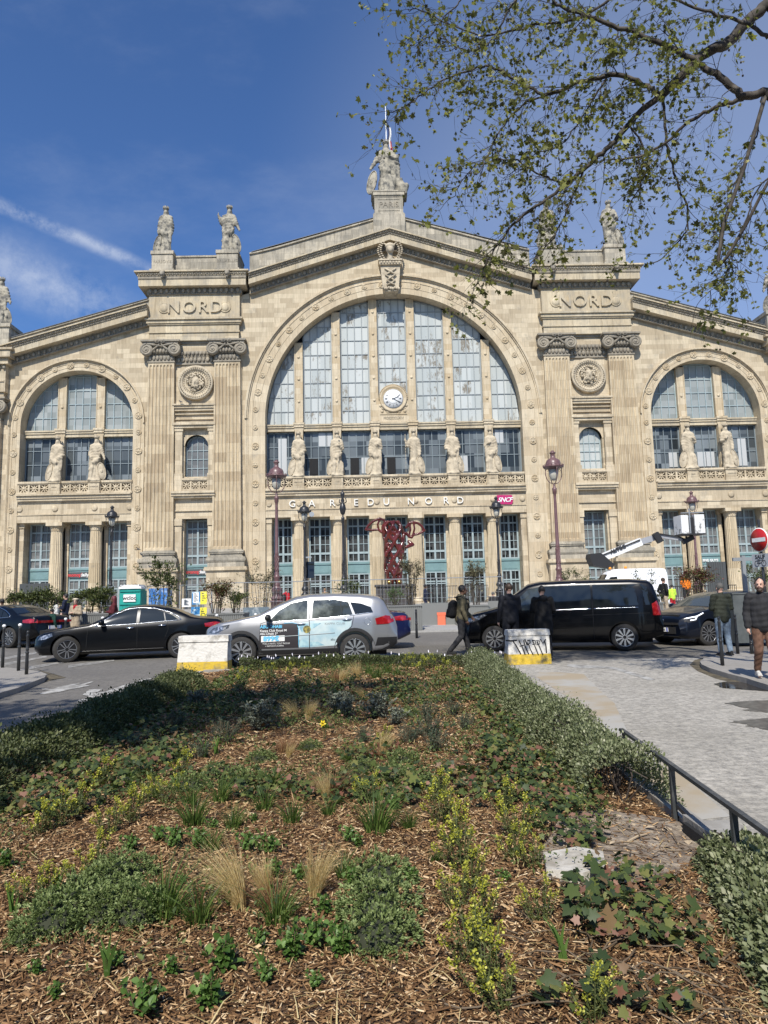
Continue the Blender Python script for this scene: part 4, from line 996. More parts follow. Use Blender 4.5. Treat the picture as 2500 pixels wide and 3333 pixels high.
# ---------------------------------------------------------------- stone figures
def statue(name,label,loc,H,m='statue_stone',group=None,face=0.,shield=None,arm_r='down',arm_l='hip',staff=False,seed=0,crown=True,lean=0.,mantle=1,eagle=False,wide=1.,rz=0.,vox=.022):
    rr=random.Random(seed); w=wide*.74
    c=[((0,0,.02),.145*w,(0,.01,.30),.125*w),((0,.01,.30),.125*w,(lean*.3,0,.56),.125*w),((lean*.3,0,.56),.12*w,(lean,0,.78),.095*w),
       ((-.10*w+lean,0,.795),.058,(.10*w+lean,0,.795),.058),((lean,0,.80),.045,(lean,-.005,.88),.032)]
    c+=[((lean+face*.01,-.012,.915),(.040,.046,.056)),((lean+face*.01,.012,.925),(.050,.045,.052)),((lean+face*.045,-.055,.912),.008,(lean+face*.047,-.06,.903),.01)]
    c+=[((lean-.045,.015,.91),.018,(lean-.055,0,.83),.014),((lean+.045,.015,.91),.018,(lean+.055,0,.83),.014)]
    if crown:
        c+=[((lean,.0,.965),.030,(lean,.0,.975),.036)]
    # one knee forward
    q=1 if seed%2 else -1
    c+=[((q*.05,-.07,.28),.065,(q*.07,-.07,.04),.07),((-q*.06,.0,.25),.09,(-q*.07,-.01,.03),.085),((-q*.08,-.1,.015),.03,(-q*.08,-.14,.012),.022),((q*.09,-.12,.015),.03,(q*.1,-.16,.012),.022)]
    def arm(s,kind):
        sh=(s*.125*w+lean,0,.785)
        if kind=='down': e=(s*.175*w,.0,.60); h=(s*.175*w,-.04,.44)
        elif kind=='hip': e=(s*.19*w,-.01,.60); h=(s*.10*w,-.10,.53)
        elif kind=='chest': e=(s*.17*w,-.03,.62); h=(s*.05*w,-.11,.70)
        elif kind=='up': e=(s*.20*w,-.05,.64); h=(s*.27*w,-.09,.78)
        elif kind=='out': e=(s*.20*w,-.02,.62); h=(s*.28*w,-.05,.49)
        return [(sh,.047,e,.042),(e,.040,h,.026),((h[0],h[1],h[2]),.024,(h[0]+s*.004,h[1]-.01,h[2]-.03 if kind!='up' else h[2]+.05),.018)],e,h
    a1,e1,h1=arm(-1,arm_r); a2,e2,h2=arm(1,arm_l); c+=a1+a2
    if mantle:
        s=1 if mantle>0 else -1
        c+=[((s*.11,-.03,.80),.03,(-s*.12*w,-.075,.50),.035),((-s*.12*w,-.07,.50),.032,(s*.03,-.12,.40),.03),((s*.11,-.02,.80),.035,(s*.135*w,-.05,.45),.04),((s*.14*w,-.05,.5),.04,(s*.15*w,-.05,.22),.02),
            ((-s*.10*w,-.08,.45),.03,(s*.12,-.1,.25),.02)]
    if staff:
        s=1 if staff>0 else -1; hx=(h2 if s>0 else h1); c+=[((hx[0],hx[1]-.02,.02),.010,(hx[0],hx[1]-.02,.86),.010),((hx[0],hx[1]-.02,.88),.02,(hx[0],hx[1]-.02,.9),.02)]
    if eagle:
        c+=[((.27,-.02,.02),.05,(.25,-.02,.18),.07),((.25,-.02,.18),.07,(.24,-.03,.27),.035),((.24,-.05,.29),.035,(.27,-.08,.285),.012),((.33,.0,.2),.05,(.30,.0,.04),.035),((.19,.0,.2),.05,(.2,.0,.04),.03),
            ((.19,.0,.62),.045,(.21,.01,.3),.03),((.17,-.06,.68),.045,(.2,-.06,.70),.035)]
    boxes=[(-.19*w,.19*w,-.15,.13,-.03,.012)]
    if eagle: boxes=[(-.28,.34,-.15,.14,-.03,.012)]
    def disp(co,no):
        th=np.arctan2(co[:,0],-co[:,1]); z=co[:,2]
        d=np.zeros(len(co)); lo=np.clip((.62-z)/.2,0,1)*np.clip((z-.015)/.05,0,1)
        d+=lo*.011*np.sin(th*13+np.sin(z*9+seed)*1.6)*(.6+.4*np.sin(th*5+seed))
        up=np.clip((z-.42)/.1,0,1)*np.clip((.80-z)/.03,0,1)
        d+=up*.008*np.sin(95*(z+ (.55 if mantle>=0 else -.55)*co[:,0])+3*np.sin(co[:,0]*20))
        d+=.003*np.sin(co[:,0]*90+seed)*np.sin(z*70)*lo
        hd=np.clip((z-.93)/.02,0,1); d+=hd*.004*np.sin(th*11)
        return d
    root=blob(name,c,vox,MT[m],None,1,disp,Matrix.Diagonal((H,H,H,1)),boxes)
    root.location=loc; root.rotation_euler.z=rz
    tag(root,label,'statue',group)
    if crown:
        t=MB(); cx=(lean+face*.01)*H
        t.smooth=True; t.lathe([(.048*H,.955*H),(.05*H,.985*H),(.058*H,.99*H),(.058*H,.995*H)],(cx,0,0),14)
        t.smooth=False
        for k in range(8):
            a=2*PI*k/8; st=len(t.v); t.box(-.012*H,.012*H,-.06*H,-.045*H,.99*H,1.03*H); t.xf(Matrix.Translation((cx,0,0))@Matrix.Rotation(a,4,'Z'),st)
        t.build('crown',MT[m],root)
    if shield:
        s=1 if shield>0 else -1; t=MB(); t.smooth=True
        hh=.20 if not eagle else .22; x=s*(.19 if not eagle else .26)*w
        t.ell((0,0,0),(.085*H,.035*H,hh*H),18,10); t.tube([(.082*H*math.cos(2*PI*k/24),-.02*H,hh*.97*H*math.sin(2*PI*k/24)) for k in range(24)],.01*H,6,closed=True)
        t.ell((0,-.03*H,0),(.03*H,.02*H,.05*H),8,6)
        t.xf(Matrix.Translation((x*H,-.04*H,(hh+.01)*H))@Matrix.Rotation(R(-12*s),4,'Y')@Matrix.Rotation(R(25*s),4,'Z'))
        t.build('shield',MT[m],root)
    return root
G1='statues standing in front of the centre arch window'
cs=[(-9.5,'crowned stone woman leaning on a rudder, leftmost of the six under the clock window',dict(arm_r='down',arm_l='hip',shield=-1,mantle=1,seed=1,face=-.3)),
    (-5.7,'crowned stone woman with swagged mantle and staff, second of the six under the clock window',dict(arm_r='down',arm_l='chest',staff=1,shield=-1,mantle=-1,seed=2)),
    (-1.9,'crowned stone woman with shield at her feet, just left of centre under the clock',dict(arm_r='down',arm_l='chest',shield=-1,mantle=1,seed=3,face=.2)),
    (1.9,'crowned stone woman raising a tall rod, just right of centre under the clock',dict(arm_r='up',arm_l='down',staff=-1,shield=1,mantle=0,seed=4)),
    (5.7,'stone woman with hand on hip and full cloak, fifth of the six under the clock',dict(arm_r='hip',arm_l='hip',shield=1,mantle=1,seed=5,wide=1.1,face=.3)),
    (9.5,'slim stone woman with hand at her chest, rightmost of the six under the clock window',dict(arm_r='chest',arm_l='down',shield=1,mantle=-1,seed=6,face=-.2))]
for x,lb,k in cs: statue('robed_statue',lb,(x,68.2,13.72),4.35,'statue_stone',G1,**k)
G2='statues on the balconies of the two side arches'
for x,lb,k in ((-33.1,'stone woman with bent elbow on the left arch balcony, the left one of two',dict(arm_r='down',arm_l='hip',shield=-1,mantle=1,seed=7)),
    (-29.3,'stone woman with hand on an oval shield, right one on the left arch balcony',dict(arm_r='hip',arm_l='out',shield=1,mantle=-1,seed=8)),
    (29.3,'stone woman in short cape with big shield, left one on the right arch balcony',dict(arm_r='down',arm_l='chest',shield=-1,mantle=0,seed=9,wide=1.1)),
    (33.1,'stone woman holding a sword upright before her on the right arch balcony, furthest right',dict(arm_r='chest',arm_l='down',shield=1,mantle=0,seed=10,staff=0))):
    statue('robed_statue',lb,(x,68.2,13.72),4.35,'statue_stone',G2,**k)
G3='weathered statues along the roof line'
for x,lb,k in ((-22.88,'weathered rooftop figure with lowered arms, left one above the left NORD panel',dict(arm_r='down',arm_l='down',shield=-1,mantle=1,seed=11,face=-.3)),
    (-16.38,'weathered rooftop figure raising one hand, right one above the left NORD panel',dict(arm_r='up',arm_l='out',shield=1,mantle=-1,seed=12)),
    (16.38,'weathered rooftop figure half hidden by twigs, left one above the right NORD panel',dict(arm_r='down',arm_l='hip',shield=-1,mantle=1,seed=13)),
    (22.88,'weathered rooftop figure behind leafy twigs, right one above the right NORD panel',dict(arm_r='hip',arm_l='chest',shield=1,mantle=-1,seed=14,wide=1.15)),
    (-39.3,'weathered rooftop figure with an urn shaped shield at the left edge of the roof',dict(arm_r='down',arm_l='out',shield=1,mantle=1,seed=15)),
    (39.3,'weathered rooftop figure at the right edge of the roof',dict(arm_r='out',arm_l='hip',shield=-1,mantle=1,seed=16))):
    statue('rooftop_statue',lb,(x,68.3,36.87 if abs(x)<30 else 29.47),5.15,'statue_weathered',G3,**k)
st=statue('crowning_statue','largest stone woman, with shield and eagle, on the PARIS pedestal at the gable top',(-.1,68.2,42.92),6.05,'statue_weathered',None,arm_r='out',arm_l='chest',shield=-1,mantle=1,seed=17,eagle=True,face=-.2,wide=1.3)
# flag pole behind the crowning statue
fp=MB(); fp.smooth=True; fp.lathe([(.08,40.0),(.06,48),(.035,54.0)],(.0,69.2,0),10); fo=fp.build('flagpole',mat('pole_white',(.75,.75,.73),.4)); tag(fo,'thin white flagpole with a furled tricolour behind the crowning statue','flagpole')
fl=MB(); fl.smooth=True; n=9
def furl(m,z0,z1,x0,x1):
    t=MB(); t.smooth=True; b=0
    for i in range(n+1):
        z=z0+(z1-z0)*i/n
        for j in range(9):
            u=j/8; t.v.append((.1+x0+(x1-x0)*u+.05*math.sin(z*3),69.2+.12*math.sin(u*9+z*2),z))
    for i in range(n):
        for j in range(8): t.f.append((i*9+j,i*9+j+1,(i+1)*9+j+1,(i+1)*9+j)); t.m.append(0); t.sm.append(True)
    return t.build('flag_cloth',m,fo,fix=False)
furl(mat('flag_blue',(.03,.05,.16),.7),49.5,52,.05,.2); furl(mat('flag_white',(.7,.7,.68),.7),49,51.4,.2,.4); furl(mat('flag_red',(.40,.02,.035),.7),47,49.8,.28,.5)
# pigeons on the ledges
for i,(x,y,z) in enumerate(((-20.9,67.3,21.13),(-20.1,67.3,21.13),(-24.6,66.85,6.72),(-23.4,66.6,5.04))):
    b=blob('pigeon',[((0,0,.12),.08,(.14,0,.10),.05),((-.06,0,.17),.045,(-.09,0,.24),.045),((.14,0,.1),.04,(.28,0,.06),.02),((-.12,0,.24),.015,(-.16,0,.23),.008)],.02,mat('pigeon_grey%d'%i,(.06,.06,.065),.7) if i==0 else MT['pigeon_grey0'],None,1)
    b.location=(x,y,z); b.name='pigeon'
    tag(b,('dark pigeon on the left end of the ledge above the left niche window','dark pigeon on the ledge just under the left medallion','dark pigeon on top of the left-hand pilaster base','dark pigeon on the step of the left-hand pilaster pedestal')[i],'pigeon','pigeons on the ledges')
# ---------------------------------------------------------------- lamps
def lamp(px,ytop,Y,m,label,group,glass=True):
    """px: column of the post at mid height, ytop: pixel row of the finial"""
    p=at(px,1800,Y); top=at(px,ytop,Y); g=gz(Y); H=top.z-g; s=H/8.2
    root=MB(); root.smooth=True
    def lt(prof,n=16,**k): root.lathe([(r*s,z*s) for r,z in prof],(0,0,0),n,**k)
    lt([(.42,0),(.42,.12),(.34,.18),(.30,.25),(.30,1.15),(.36,1.2),(.36,1.28)],8,a0=R(22.5))
    lt([(.2,1.28),(.3,1.32),(.29,1.40),(.17,1.5),(.15,1.6),(.24,1.68),(.27,1.78),(.2,1.9),(.15,1.97),(.17,2.0),(.145,2.05),(.125,2.32),(.16,2.38),(.15,2.44),(.11,2.5),(.12,2.58),(.10,2.62),(.095,3.5),(.105,3.55),(.09,3.6),(.07,5.9),(.075,6.05),(.1,6.08),(.105,6.25),(.12,6.33),(.07,6.36),(.05,6.45),(.055,6.55)])
    for k in range(7):
        a0=k*.9
        root.tube([(.105*s*math.cos(a0+i*.5),.105*s*math.sin(a0+i*.5),(2.66+i*.13)*s) for i in range(7)],.018*s,5)
    o=root.build('street_lamp',MT[m]); o.location=(p.x,Y,g)
    if not glass: 
        return o,s
    h=MB(); h.smooth=True
    h.lathe([(r*s,z*s) for r,z in [(.46,7.33),(.5,7.36),(.5,7.41),(.38,7.44),(.37,7.5),(.36,7.6),(.30,7.72),(.16,7.80),(.11,7.86),(.105,8.02),(.15,8.06),(.15,8.10),(.09,8.13),(.06,8.19),(.001,8.21)]],(0,0,0),20)
    h.lathe([(r*s,z*s) for r,z in [(.44,7.33),(.26,7.30),(.24,7.24)]],(0,0,0),20,cap=False)
    for k in range(4):
        a=R(8+90*k); c,d=math.cos(a),math.sin(a)
        h.tube([(r*s*c,r*s*d,z*s) for r,z in [(.05,6.55),(.22,6.6),(.36,6.78),(.42,7.0),(.40,7.2),(.44,7.33)]],.022*s,6)
        h.tube([(r*s*c,r*s*d,z*s) for r,z in [(.30,7.15),(.24,7.22),(.30,7.28),(.38,7.22)]],.015*s,5)
    for k in range(16):
        a=2*PI*k/16; h.ell((.49*s*math.cos(a),.49*s*math.sin(a),7.45*s),(.03*s,.03*s,.05*s),5,4)
    h.build('lantern_hood',MT[m],o)
    g_=MB(); g_.smooth=True; g_.lathe([(r*s,z*s) for r,z in [(.001,6.70),(.1,6.72),(.17,6.80),(.21,6.95),(.24,7.24)]],(0,0,0),18); g_.build('lantern_glass',MT['lamp_glass'],o)
    tag(o,label,'street lamp',group); return o,s
G='tall old street lamps on the forecourt'
lamp(901,1497,34,'pink_iron','tall dusty pink street lamp behind the silver car, left of the GARE lettering',G)
lamp(1816,1466,34,'pink_iron','tallest dusty pink street lamp behind the black van, in front of the right tower',G)
lamp(2265,1598,56,'pink_iron','smaller pink street lamp beside the raised white work basket on the right',G)
GB_='black street lamps near the station wall'
lamp(362,1646,50,'black_iron','black street lamp with pale glass before the left arch, above the teal toilet cabin',GB_)
l2,s2=lamp(992,1630,50,'black_iron','black street lamp with a small solar panel on its post, left of the red sculpture',GB_)
lamp(1622,1616,50,'black_iron','black street lamp under the magenta sign, right of the red sculpture',GB_)
t=MB(); t.box(-.02,.62,-.1,-.04,2.55,3.75); t.xf(Matrix.Rotation(R(-12),4,'X')); t.build('solar_panel',MT['car_glass'],l2)
t=MB(); t.box(.1,.5,-.3,-.2,3.9,4.0); t.lathe([(.18,0),(.18,.1)],(.55,-.25,7.0),12,'y'); t.build('bracket',MT['galv'],l2)
l3,s3=lamp(1118,1592,44,'black_iron','',None,glass=False)
t=MB(); t.smooth=True; t.lathe([(r*s3,z*s3) for r,z in [(.05,6.5),(.14,6.6),(.22,6.9),(.17,7.15),(.08,7.3),(.12,7.45),(.08,7.6),(.14,7.8),(.14,7.95),(.05,8.05),(.001,8.2)]],(0,0,0),14); t.tube([(0,0,7.2*s3),(.25*s3,-.1,7.35*s3),(.2*s3,-.1,7.6*s3)],.04*s3,6); t.tube([(0,0,7.2*s3),(-.2*s3,.1,7.35*s3),(-.2*s3,.1,7.55*s3)],.04*s3,6)
t.build('finial',MT['black_iron'],l3); tag(l3,'slender black post with a bulbous finial and no lantern, left of the red sculpture','street lamp',GB_)
# ---------------------------------------------------------------- red openwork sculpture (a plain abstract form)
SY=50.; sp=at(1283,1900,SY); sg=gz(SY)
mat('red_lacquer',(.06,.008,.005),.2,coat=.45,noise_=((.12,.018,.010),1.3,.4,.65))
def W3(px,py,dy=0.): v=at(px,py,SY); return (v.x-sp.x,dy,v.z-sg)
caps=[]
def strand(pts,r,r2=None):
    for i in range(len(pts)-1):
        a=r+(((r2 or r)-r)*i/max(1,len(pts)-1)); caps.append((pts[i],a,pts[i+1],a))
rr=random.Random(3)
# twisting open column of strands and rings
def colr(z): 
    return float(np.interp(z,[1.9,2.6,3.6,4.6,5.4,6.0,6.35],[.42,.55,.60,.66,.72,.68,.42]))
def colx(z): return float(np.interp(z,[1.9,3.2,4.6,6.3],[.05,-.05,.1,-.02]))
for k in range(6):
    for d in (1,-1):
        pts=[]
        for i in range(15):
            z=1.9+4.45*i/14; a=k*PI/3+d*i*.28; pts.append((colx(z)+colr(z)*math.cos(a),.8*colr(z)*math.sin(a),z))
        strand(pts,.115 if d>0 else .085)
for k in range(16):
    z=2.3+3.7*rr.random(); a=rr.uniform(-PI,0)+0; c=(colx(z)+colr(z)*.95*math.cos(a),.8*colr(z)*math.sin(a)); r=rr.uniform(.13,.24)
    strand([(c[0]+r*math.cos(t)*abs(math.sin(a)),c[1]+.05+r*math.cos(t)*.3*math.cos(a),z+r*math.sin(t)) for t in [2*PI*i/8 for i in range(9)]],.085)
wl=[(1268,1720),(1262,1706),(1248,1693),(1235,1688),(1215,1697),(1200,1710),(1191,1724),(1210,1726),(1232,1724),(1241,1733),(1262,1728),(1270,1736)]
strand([W3(x,y,-.1) for x,y in wl],.095)
for a,b in (((1237,1690),(1232,1724)),((1254,1698),(1245,1730))): strand([W3(a[0],a[1],-.1),W3((a[0]+b[0])/2-5,(a[1]+b[1])/2,-.15),W3(b[0],b[1],-.1)],.075)
wr=[(1322,1718),(1332,1703),(1345,1700),(1361,1704),(1373,1714),(1381,1728),(1362,1738),(1344,1742),(1340,1750),(1330,1747),(1322,1735)]
strand([W3(x,y,-.1) for x,y in wr],.095)
for a,b in (((1346,1701),(1344,1742)),((1334,1706),(1330,1745))): strand([W3(a[0],a[1],-.1),W3((a[0]+b[0])/2+4,(a[1]+b[1])/2,-.15),W3(b[0],b[1],-.1)],.075)
strand([W3(1270,1790,-.5),W3(1258,1800,-.7),W3(1256,1812,-.7)],.13); strand([W3(1330,1765,-.5),W3(1342,1775,-.6),W3(1322,1783,-.8)],.13)
strand([W3(1300,1880,-.1),W3(1295,1890,0)],.2); 
sc_=blob('red_sculpture',caps,.045,MT['red_lacquer'],None,1); sc_.location=(sp.x,SY,sg)
tag(sc_,'glossy dark red openwork sculpture with two looped side fins in front of the middle doors','sculpture')
t=MB(); t.box(-1.3,1.3,-1.0,1.0,0,1.75); t.box(-1.4,1.4,-1.1,1.1,1.75,1.9); pl=t.build('sculpture_plinth',mat('plinth_dark',(.035,.03,.028),.6,noise_=((.06,.05,.045),3,.4,.7)))
pl.location=(sp.x,SY,sg); tag(pl,'dark boxed plinth under the red sculpture','plinth')
for i,x in enumerate((-.35,.35)):
    g_=MB(); g_.smooth=True; g_.ell((0,0,.16),(.17,.17,.16),14,9); q=g_.build('gilt_ball',mat('gilt',(.55,.33,.1),.25,.9) if i==0 else MT['gilt']); q.location=(sp.x+x,SY-.5,sg+1.9); tag(q,('gilt ball on the left of the dark plinth','gilt ball on the right of the dark plinth')[i],'ball','gilt balls at the sculpture')
# ---------------------------------------------------------------- vehicles
def paint(name,col,metal=.0,rough=.28,coat=1.,dust=None):
    m=mat(name,col,rough,metal,.25,coat,noise_=(dust,2.2,.50,.85) if dust else None); return m
paint('paint_black',(.002,.0025,.0035),coat=.3); paint('paint_black_van',(.002,.002,.0025),0,.25,coat=.35)
paint('paint_silver',(.33,.335,.345),.6,.30); paint('paint_blue',(.008,.012,.05)); paint('paint_navy',(.004,.006,.012),coat=.5); paint('paint_white',(.78,.79,.80),0,.35,.3)
def smooth_tab(tab,xs,k=.05):
    xp,yp=zip(*tab); fine=np.linspace(xp[0],xp[-1],600); y=np.interp(fine,xp,yp); n=max(1,int(k/(fine[1]-fine[0]))); 
    ker=np.hanning(2*n+1); ker/=ker.sum(); yy=np.convolve(np.pad(y,n,mode='edge'),ker,'valid')
    w=np.minimum(np.minimum((fine-fine[0]),(fine[-1]-fine))/ (n*(fine[1]-fine[0])),1); yy=yy*w+y*(1-w)
    return np.interp(xs,fine,yy)
class Car:
    """local frame: x from nose (0) to tail, y<0 near side, z up"""
    def __init__(s,name,label,cat,top,belt,bot,wid,L_,wheels,rw,pm,tumble=.32,group=None,archR=.06,crownz=.05,shoulder=.05,n=90,lip=None):
        s.L=L_; s.tabs=(top,belt,bot,wid); s.tumble=tumble; s.crownz=crownz; s.sh=shoulder
        s.root=empty(name); tag(s.root,label,cat,group)
        xs=list(np.linspace(0,L_,n)); s.xs=xs
        S=[s.section(x) for x in xs]; m=len(S[0])
        mb=MB(); mb.smooth=True
        for sec,x in zip(S,xs):
            for (y,z) in sec: mb.v.append((x,-y,z))
            for (y,z) in reversed(sec[:-1]): mb.v.append((x,y,z))
        w=2*m-1
        for i in range(n-1):
            for k in range(w-1):
                mb.f.append((i*w+k,(i+1)*w+k,(i+1)*w+k+1,i*w+k+1)); mb.m.append(0); mb.sm.append(True)
            mb.f.append((i*w,i*w+w-1,(i+1)*w+w-1,(i+1)*w)); mb.m.append(0); mb.sm.append(False)
        mb.f.append(tuple(range(w))); mb.m.append(0); mb.sm.append(False)
        mb.f.append(tuple((n-1)*w+k for k in reversed(range(w)))); mb.m.append(0); mb.sm.append(False)
        o=mb.build('tmpbody')
        cut=MB()
        for xw in wheels:
            for q in (-1,1):
                R_=rw+archR; st=len(cut.v); cut.lathe([(R_,0),(R_,.45)],(0,0,0),28,'y'); hw=np.interp(xw,*zip(*wid))
                cut.xf(Matrix.Translation((xw,q*(hw-.10)+.225,rw+.02)),st)
        c=cut.build('tmpcut'); md=o.modifiers.new('b','BOOLEAN'); md.operation='DIFFERENCE'; md.object=c; md.solver='EXACT'; md.use_self=True
        me=evalmesh(o,'body'); bpy.data.objects.remove(o); bpy.data.objects.remove(c); me.materials.clear()
        b=link('body',me,MT[pm],s.root); s.body=b
        me.polygons.foreach_set('use_smooth',[True]*len(me.polygons))
        # hide hard shading across cut edges
        bm=bmesh.new(); bm.from_mesh(me)
        for e in bm.edges:
            if len(e.link_faces)==2 and e.calc_face_angle(0)>R(42): e.smooth=False
        bm.to_mesh(me); bm.free()
        u=MB(); hw=float(np.interp(L_/2,*zip(*wid)))-.12
        for xw in wheels: pass
        u.box(wheels[0]-.75,wheels[1]+.75,-hw+.28,hw-.28,.2,.85); u.build('underbody',MT['void_dark'],s.root)
        s.wheels=wheels; s.rw=rw
    def prof(s,x):
        t=[float(smooth_tab(tb,[x])[0]) for tb in s.tabs]; return t
    _c={}
    def section(s,x):
        key=(id(s),round(x,4))
        if key in Car._c: return Car._c[key]
        zt,zb,z0,w=s.prof(x); h=max(zt-zb,.02); ws=w-s.sh
        wr=ws-s.tumble*h*.92; c=s.crownz
        P_=[(w-.10,z0),(w-.02,z0+.06),(w-.0,z0+(zb-z0)*.35),(w-.005,z0+(zb-z0)*.6),(w-.02,zb-.12),(ws,zb),(wr,zb+h*.90),(wr-.10,zb+h),(wr*.5,zt+c*.75),(0,zt+c)]
        P_=[(max(y,0),z) for y,z in P_]
        for _ in range(2):
            q=[P_[0]]
            for i in range(len(P_)-1):
                a,b=P_[i],P_[i+1]; q+=[(a[0]*.75+b[0]*.25,a[1]*.75+b[1]*.25),(a[0]*.25+b[0]*.75,a[1]*.25+b[1]*.75)]
            q.append(P_[-1]); P_=q
        P_[0]=(P_[0][0],P_[0][1]); Car._c[key]=P_; return P_
    def Y(s,x,z):
        """half width of the side at (x,z)"""
        sec=s.section(min(max(x,0),s.L)); best=None
        for i in range(len(sec)-1):
            a,b=sec[i],sec[i+1]
            if (a[1]-z)*(b[1]-z)<=0 and abs(a[1]-b[1])>1e-6:
                t=(z-a[1])/(b[1]-a[1]); return a[0]+t*(b[0]-a[0])
        return sec[0][0] if z<sec[0][1] else sec[-1][0]
    def side(s,poly,name,m,off=.004,both=True,parent=None,cuts=2):
        """panel conforming to the side, poly in (x,z)"""
        bm=bmesh.new(); vs=[bm.verts.new((x,0,z)) for x,z in poly]; bm.faces.new(vs)
        bmesh.ops.triangulate(bm,faces=bm.faces[:])
        for _ in range(cuts):
            bmesh.ops.subdivide_edges(bm,edges=[e for e in bm.edges if e.calc_length()>.12],cuts=1,use_grid_fill=True)
            bmesh.ops.triangulate(bm,faces=bm.faces[:])
        out=[]
        for q in ((-1,1) if both else (-1,)):
            me=bpy.data.meshes.new(name); b2=bm.copy()
            for v in b2.verts: v.co.y=q*(s.Y(v.co.x,v.co.z)+off)
            if q>0: bmesh.ops.reverse_faces(b2,faces=b2.faces[:])
            b2.normal_update()
            # make normals face outward
            if sum(f.normal.y*q for f in b2.faces)<0: bmesh.ops.reverse_faces(b2,faces=b2.faces[:])
            b2.to_mesh(me); b2.free(); out.append(link(name,me,MT[m],parent or s.root))
            me.polygons.foreach_set('use_smooth',[True]*len(me.polygons))
        bm.free(); return out
    def line(s,pts,name,m,w_=.012,off=.006,both=True,parent=None,th=.006):
        """raised strip along the side through (x,z) points"""
        out=[]
        P2=[Vector((p[0],p[1])) for p in pts]; fine=[]
        for i in range(len(P2)-1):
            k=max(1,int((P2[i+1]-P2[i]).length/.08))
            for j in range(k): fine.append(P2[i].lerp(P2[i+1],j/k))
        fine.append(P2[-1])
        for q in ((-1,1) if both else (-1,)):
            mb=MB(); mb.smooth=True
            mb.tube([(p.x,q*(s.Y(p.x,p.y)+off*.3),p.y) for p in fine],w_/2,6); out.append(mb.build(name,MT[m],parent or s.root))
        return out
    def top(s,x0,x1,f0,f1,name,m,off=.006,n=12,inset=None):
        """panel on the upper surface between stations, f = fraction of the roof edge half width at (x0,x1)"""
        mb=MB(); mb.smooth=True; k=13
        for i in range(n+1):
            x=x0+(x1-x0)*i/n; sec=s.section(x); f=f0+(f1-f0)*i/n
            zt,zb,z0,w=s.prof(x); ym=(w-s.sh)-s.tumble*max(zt-zb,.02)*.92; ym*=f
            up=[p for p in sec if p[1]>=min(zb,zt)-.02][::-1]; ys=[p[0] for p in up]; zs=[p[1] for p in up]
            for j in range(k):
                y=-ym+2*ym*j/(k-1); mb.v.append((x,y,float(np.interp(abs(y),ys,zs))+off))
        for i in range(n):
            for j in range(k-1): mb.f.append((i*k+j,(i+1)*k+j,(i+1)*k+j+1,i*k+j+1)); mb.m.append(0); mb.sm.append(True)
        o=mb.build(name,MT[m],s.root); return o
    def wheel(s,style='spoke5',rim='rim_dark',face='rim_face',steer=0.,tw=.23):
        rw=s.rw
        for i,xw in enumerate(s.wheels):
            for q in (-1,1):
                hw=float(np.interp(xw,*zip(*s.tabs[3])))-.03
                t=MB(); t.smooth=True; r=rw
                t.lathe([(r*.70,-tw/2),(r*.93,-tw/2),(r*.985,-tw*.42),(r,-tw*.3),(r,tw*.3),(r*.985,tw*.42),(r*.93,tw/2),(r*.70,tw/2)],(0,0,0),32,'y',cap=False)
                tr=t.build('wheel',MT['tyre'],s.root)
                d=MB(); d.smooth=True
                d.lathe([(r*.72,-tw*.47),(r*.68,-tw*.5),(r*.655,-tw*.4),(r*.62,-tw*.1),(r*.1,-tw*.05),(.001,-tw*.05)],(0,0,0),32,'y',cap=False)
                d.lathe([(r*.7,tw*.4),(r*.1,tw*.3)],(0,0,0),16,'y')
                d.build('rim',MT[rim],tr)
                f=MB(); 
                f.smooth=True; f.lathe([(r*.70,-.0),(r*.70,-.012),(r*.655,-.012),(r*.655,0)],(0,-tw*.47,0),32,'y',cap=False)
                f.smooth=False
                ns={'spoke5':5,'spoke10':10,'multi':12}[style]
                for k in range(ns):
                    a=2*PI*k/ns+.3; st=len(f.v)
                    if style=='spoke5':
                        for e in (-1,1): f.add([(r*.12,0,-r*.03+e*r*.05),(r*.12,0,r*.03+e*r*.05),(r*.66,0,r*.035+e*r*.13),(r*.66,0,-r*.035+e*r*.13),(r*.12,.04,-r*.03+e*r*.05),(r*.12,.04,r*.03+e*r*.05),(r*.66,.03,r*.035+e*r*.13),(r*.66,.03,-r*.035+e*r*.13)],[(0,1,2,3),(0,4,5,1),(1,5,6,2),(3,2,6,7),(0,3,7,4)])
                    else:
                        w0,w1=(.035,.085) if style=='spoke10' else (.02,.03)
                        f.add([(r*.12,0,-r*w0),(r*.12,0,r*w0),(r*.66,0,r*w1),(r*.66,0,-r*w1),(r*.12,.04,-r*w0),(r*.12,.04,r*w0),(r*.66,.03,r*w1),(r*.66,.03,-r*w1)],[(0,1,2,3),(0,4,5,1),(1,5,6,2),(3,2,6,7),(0,3,7,4)])
                    f.xf(Matrix.Translation((0,-tw*.46,0))@Matrix.Rotation(a,4,'Y'),st)
                f.smooth=True; f.lathe([(r*.15,-tw*.42),(r*.15,-tw*.5),(r*.1,-tw*.53),(.001,-tw*.53)],(0,0,0),16,'y')
                f.build('spokes',MT[face],tr)
                tr.location=(xw,q*(hw-tw/2),rw)
                tr.rotation_euler.z=(steer if i==0 else 0)+(PI if q>0 else 0)
    def mirror(s,x,z,m='paint_black'):
        for q in (-1,1):
            t=MB(); t.smooth=True; y=s.Y(x,z-.03); t.ell((x+.02,q*(y+.14),z+.04),(.075,.13,.085),12,8); t.tube([(x,q*(y-.02),z-.04),(x+.01,q*(y+.08),z)],.03,6); t.build('side_mirror',MT[m],s.root)
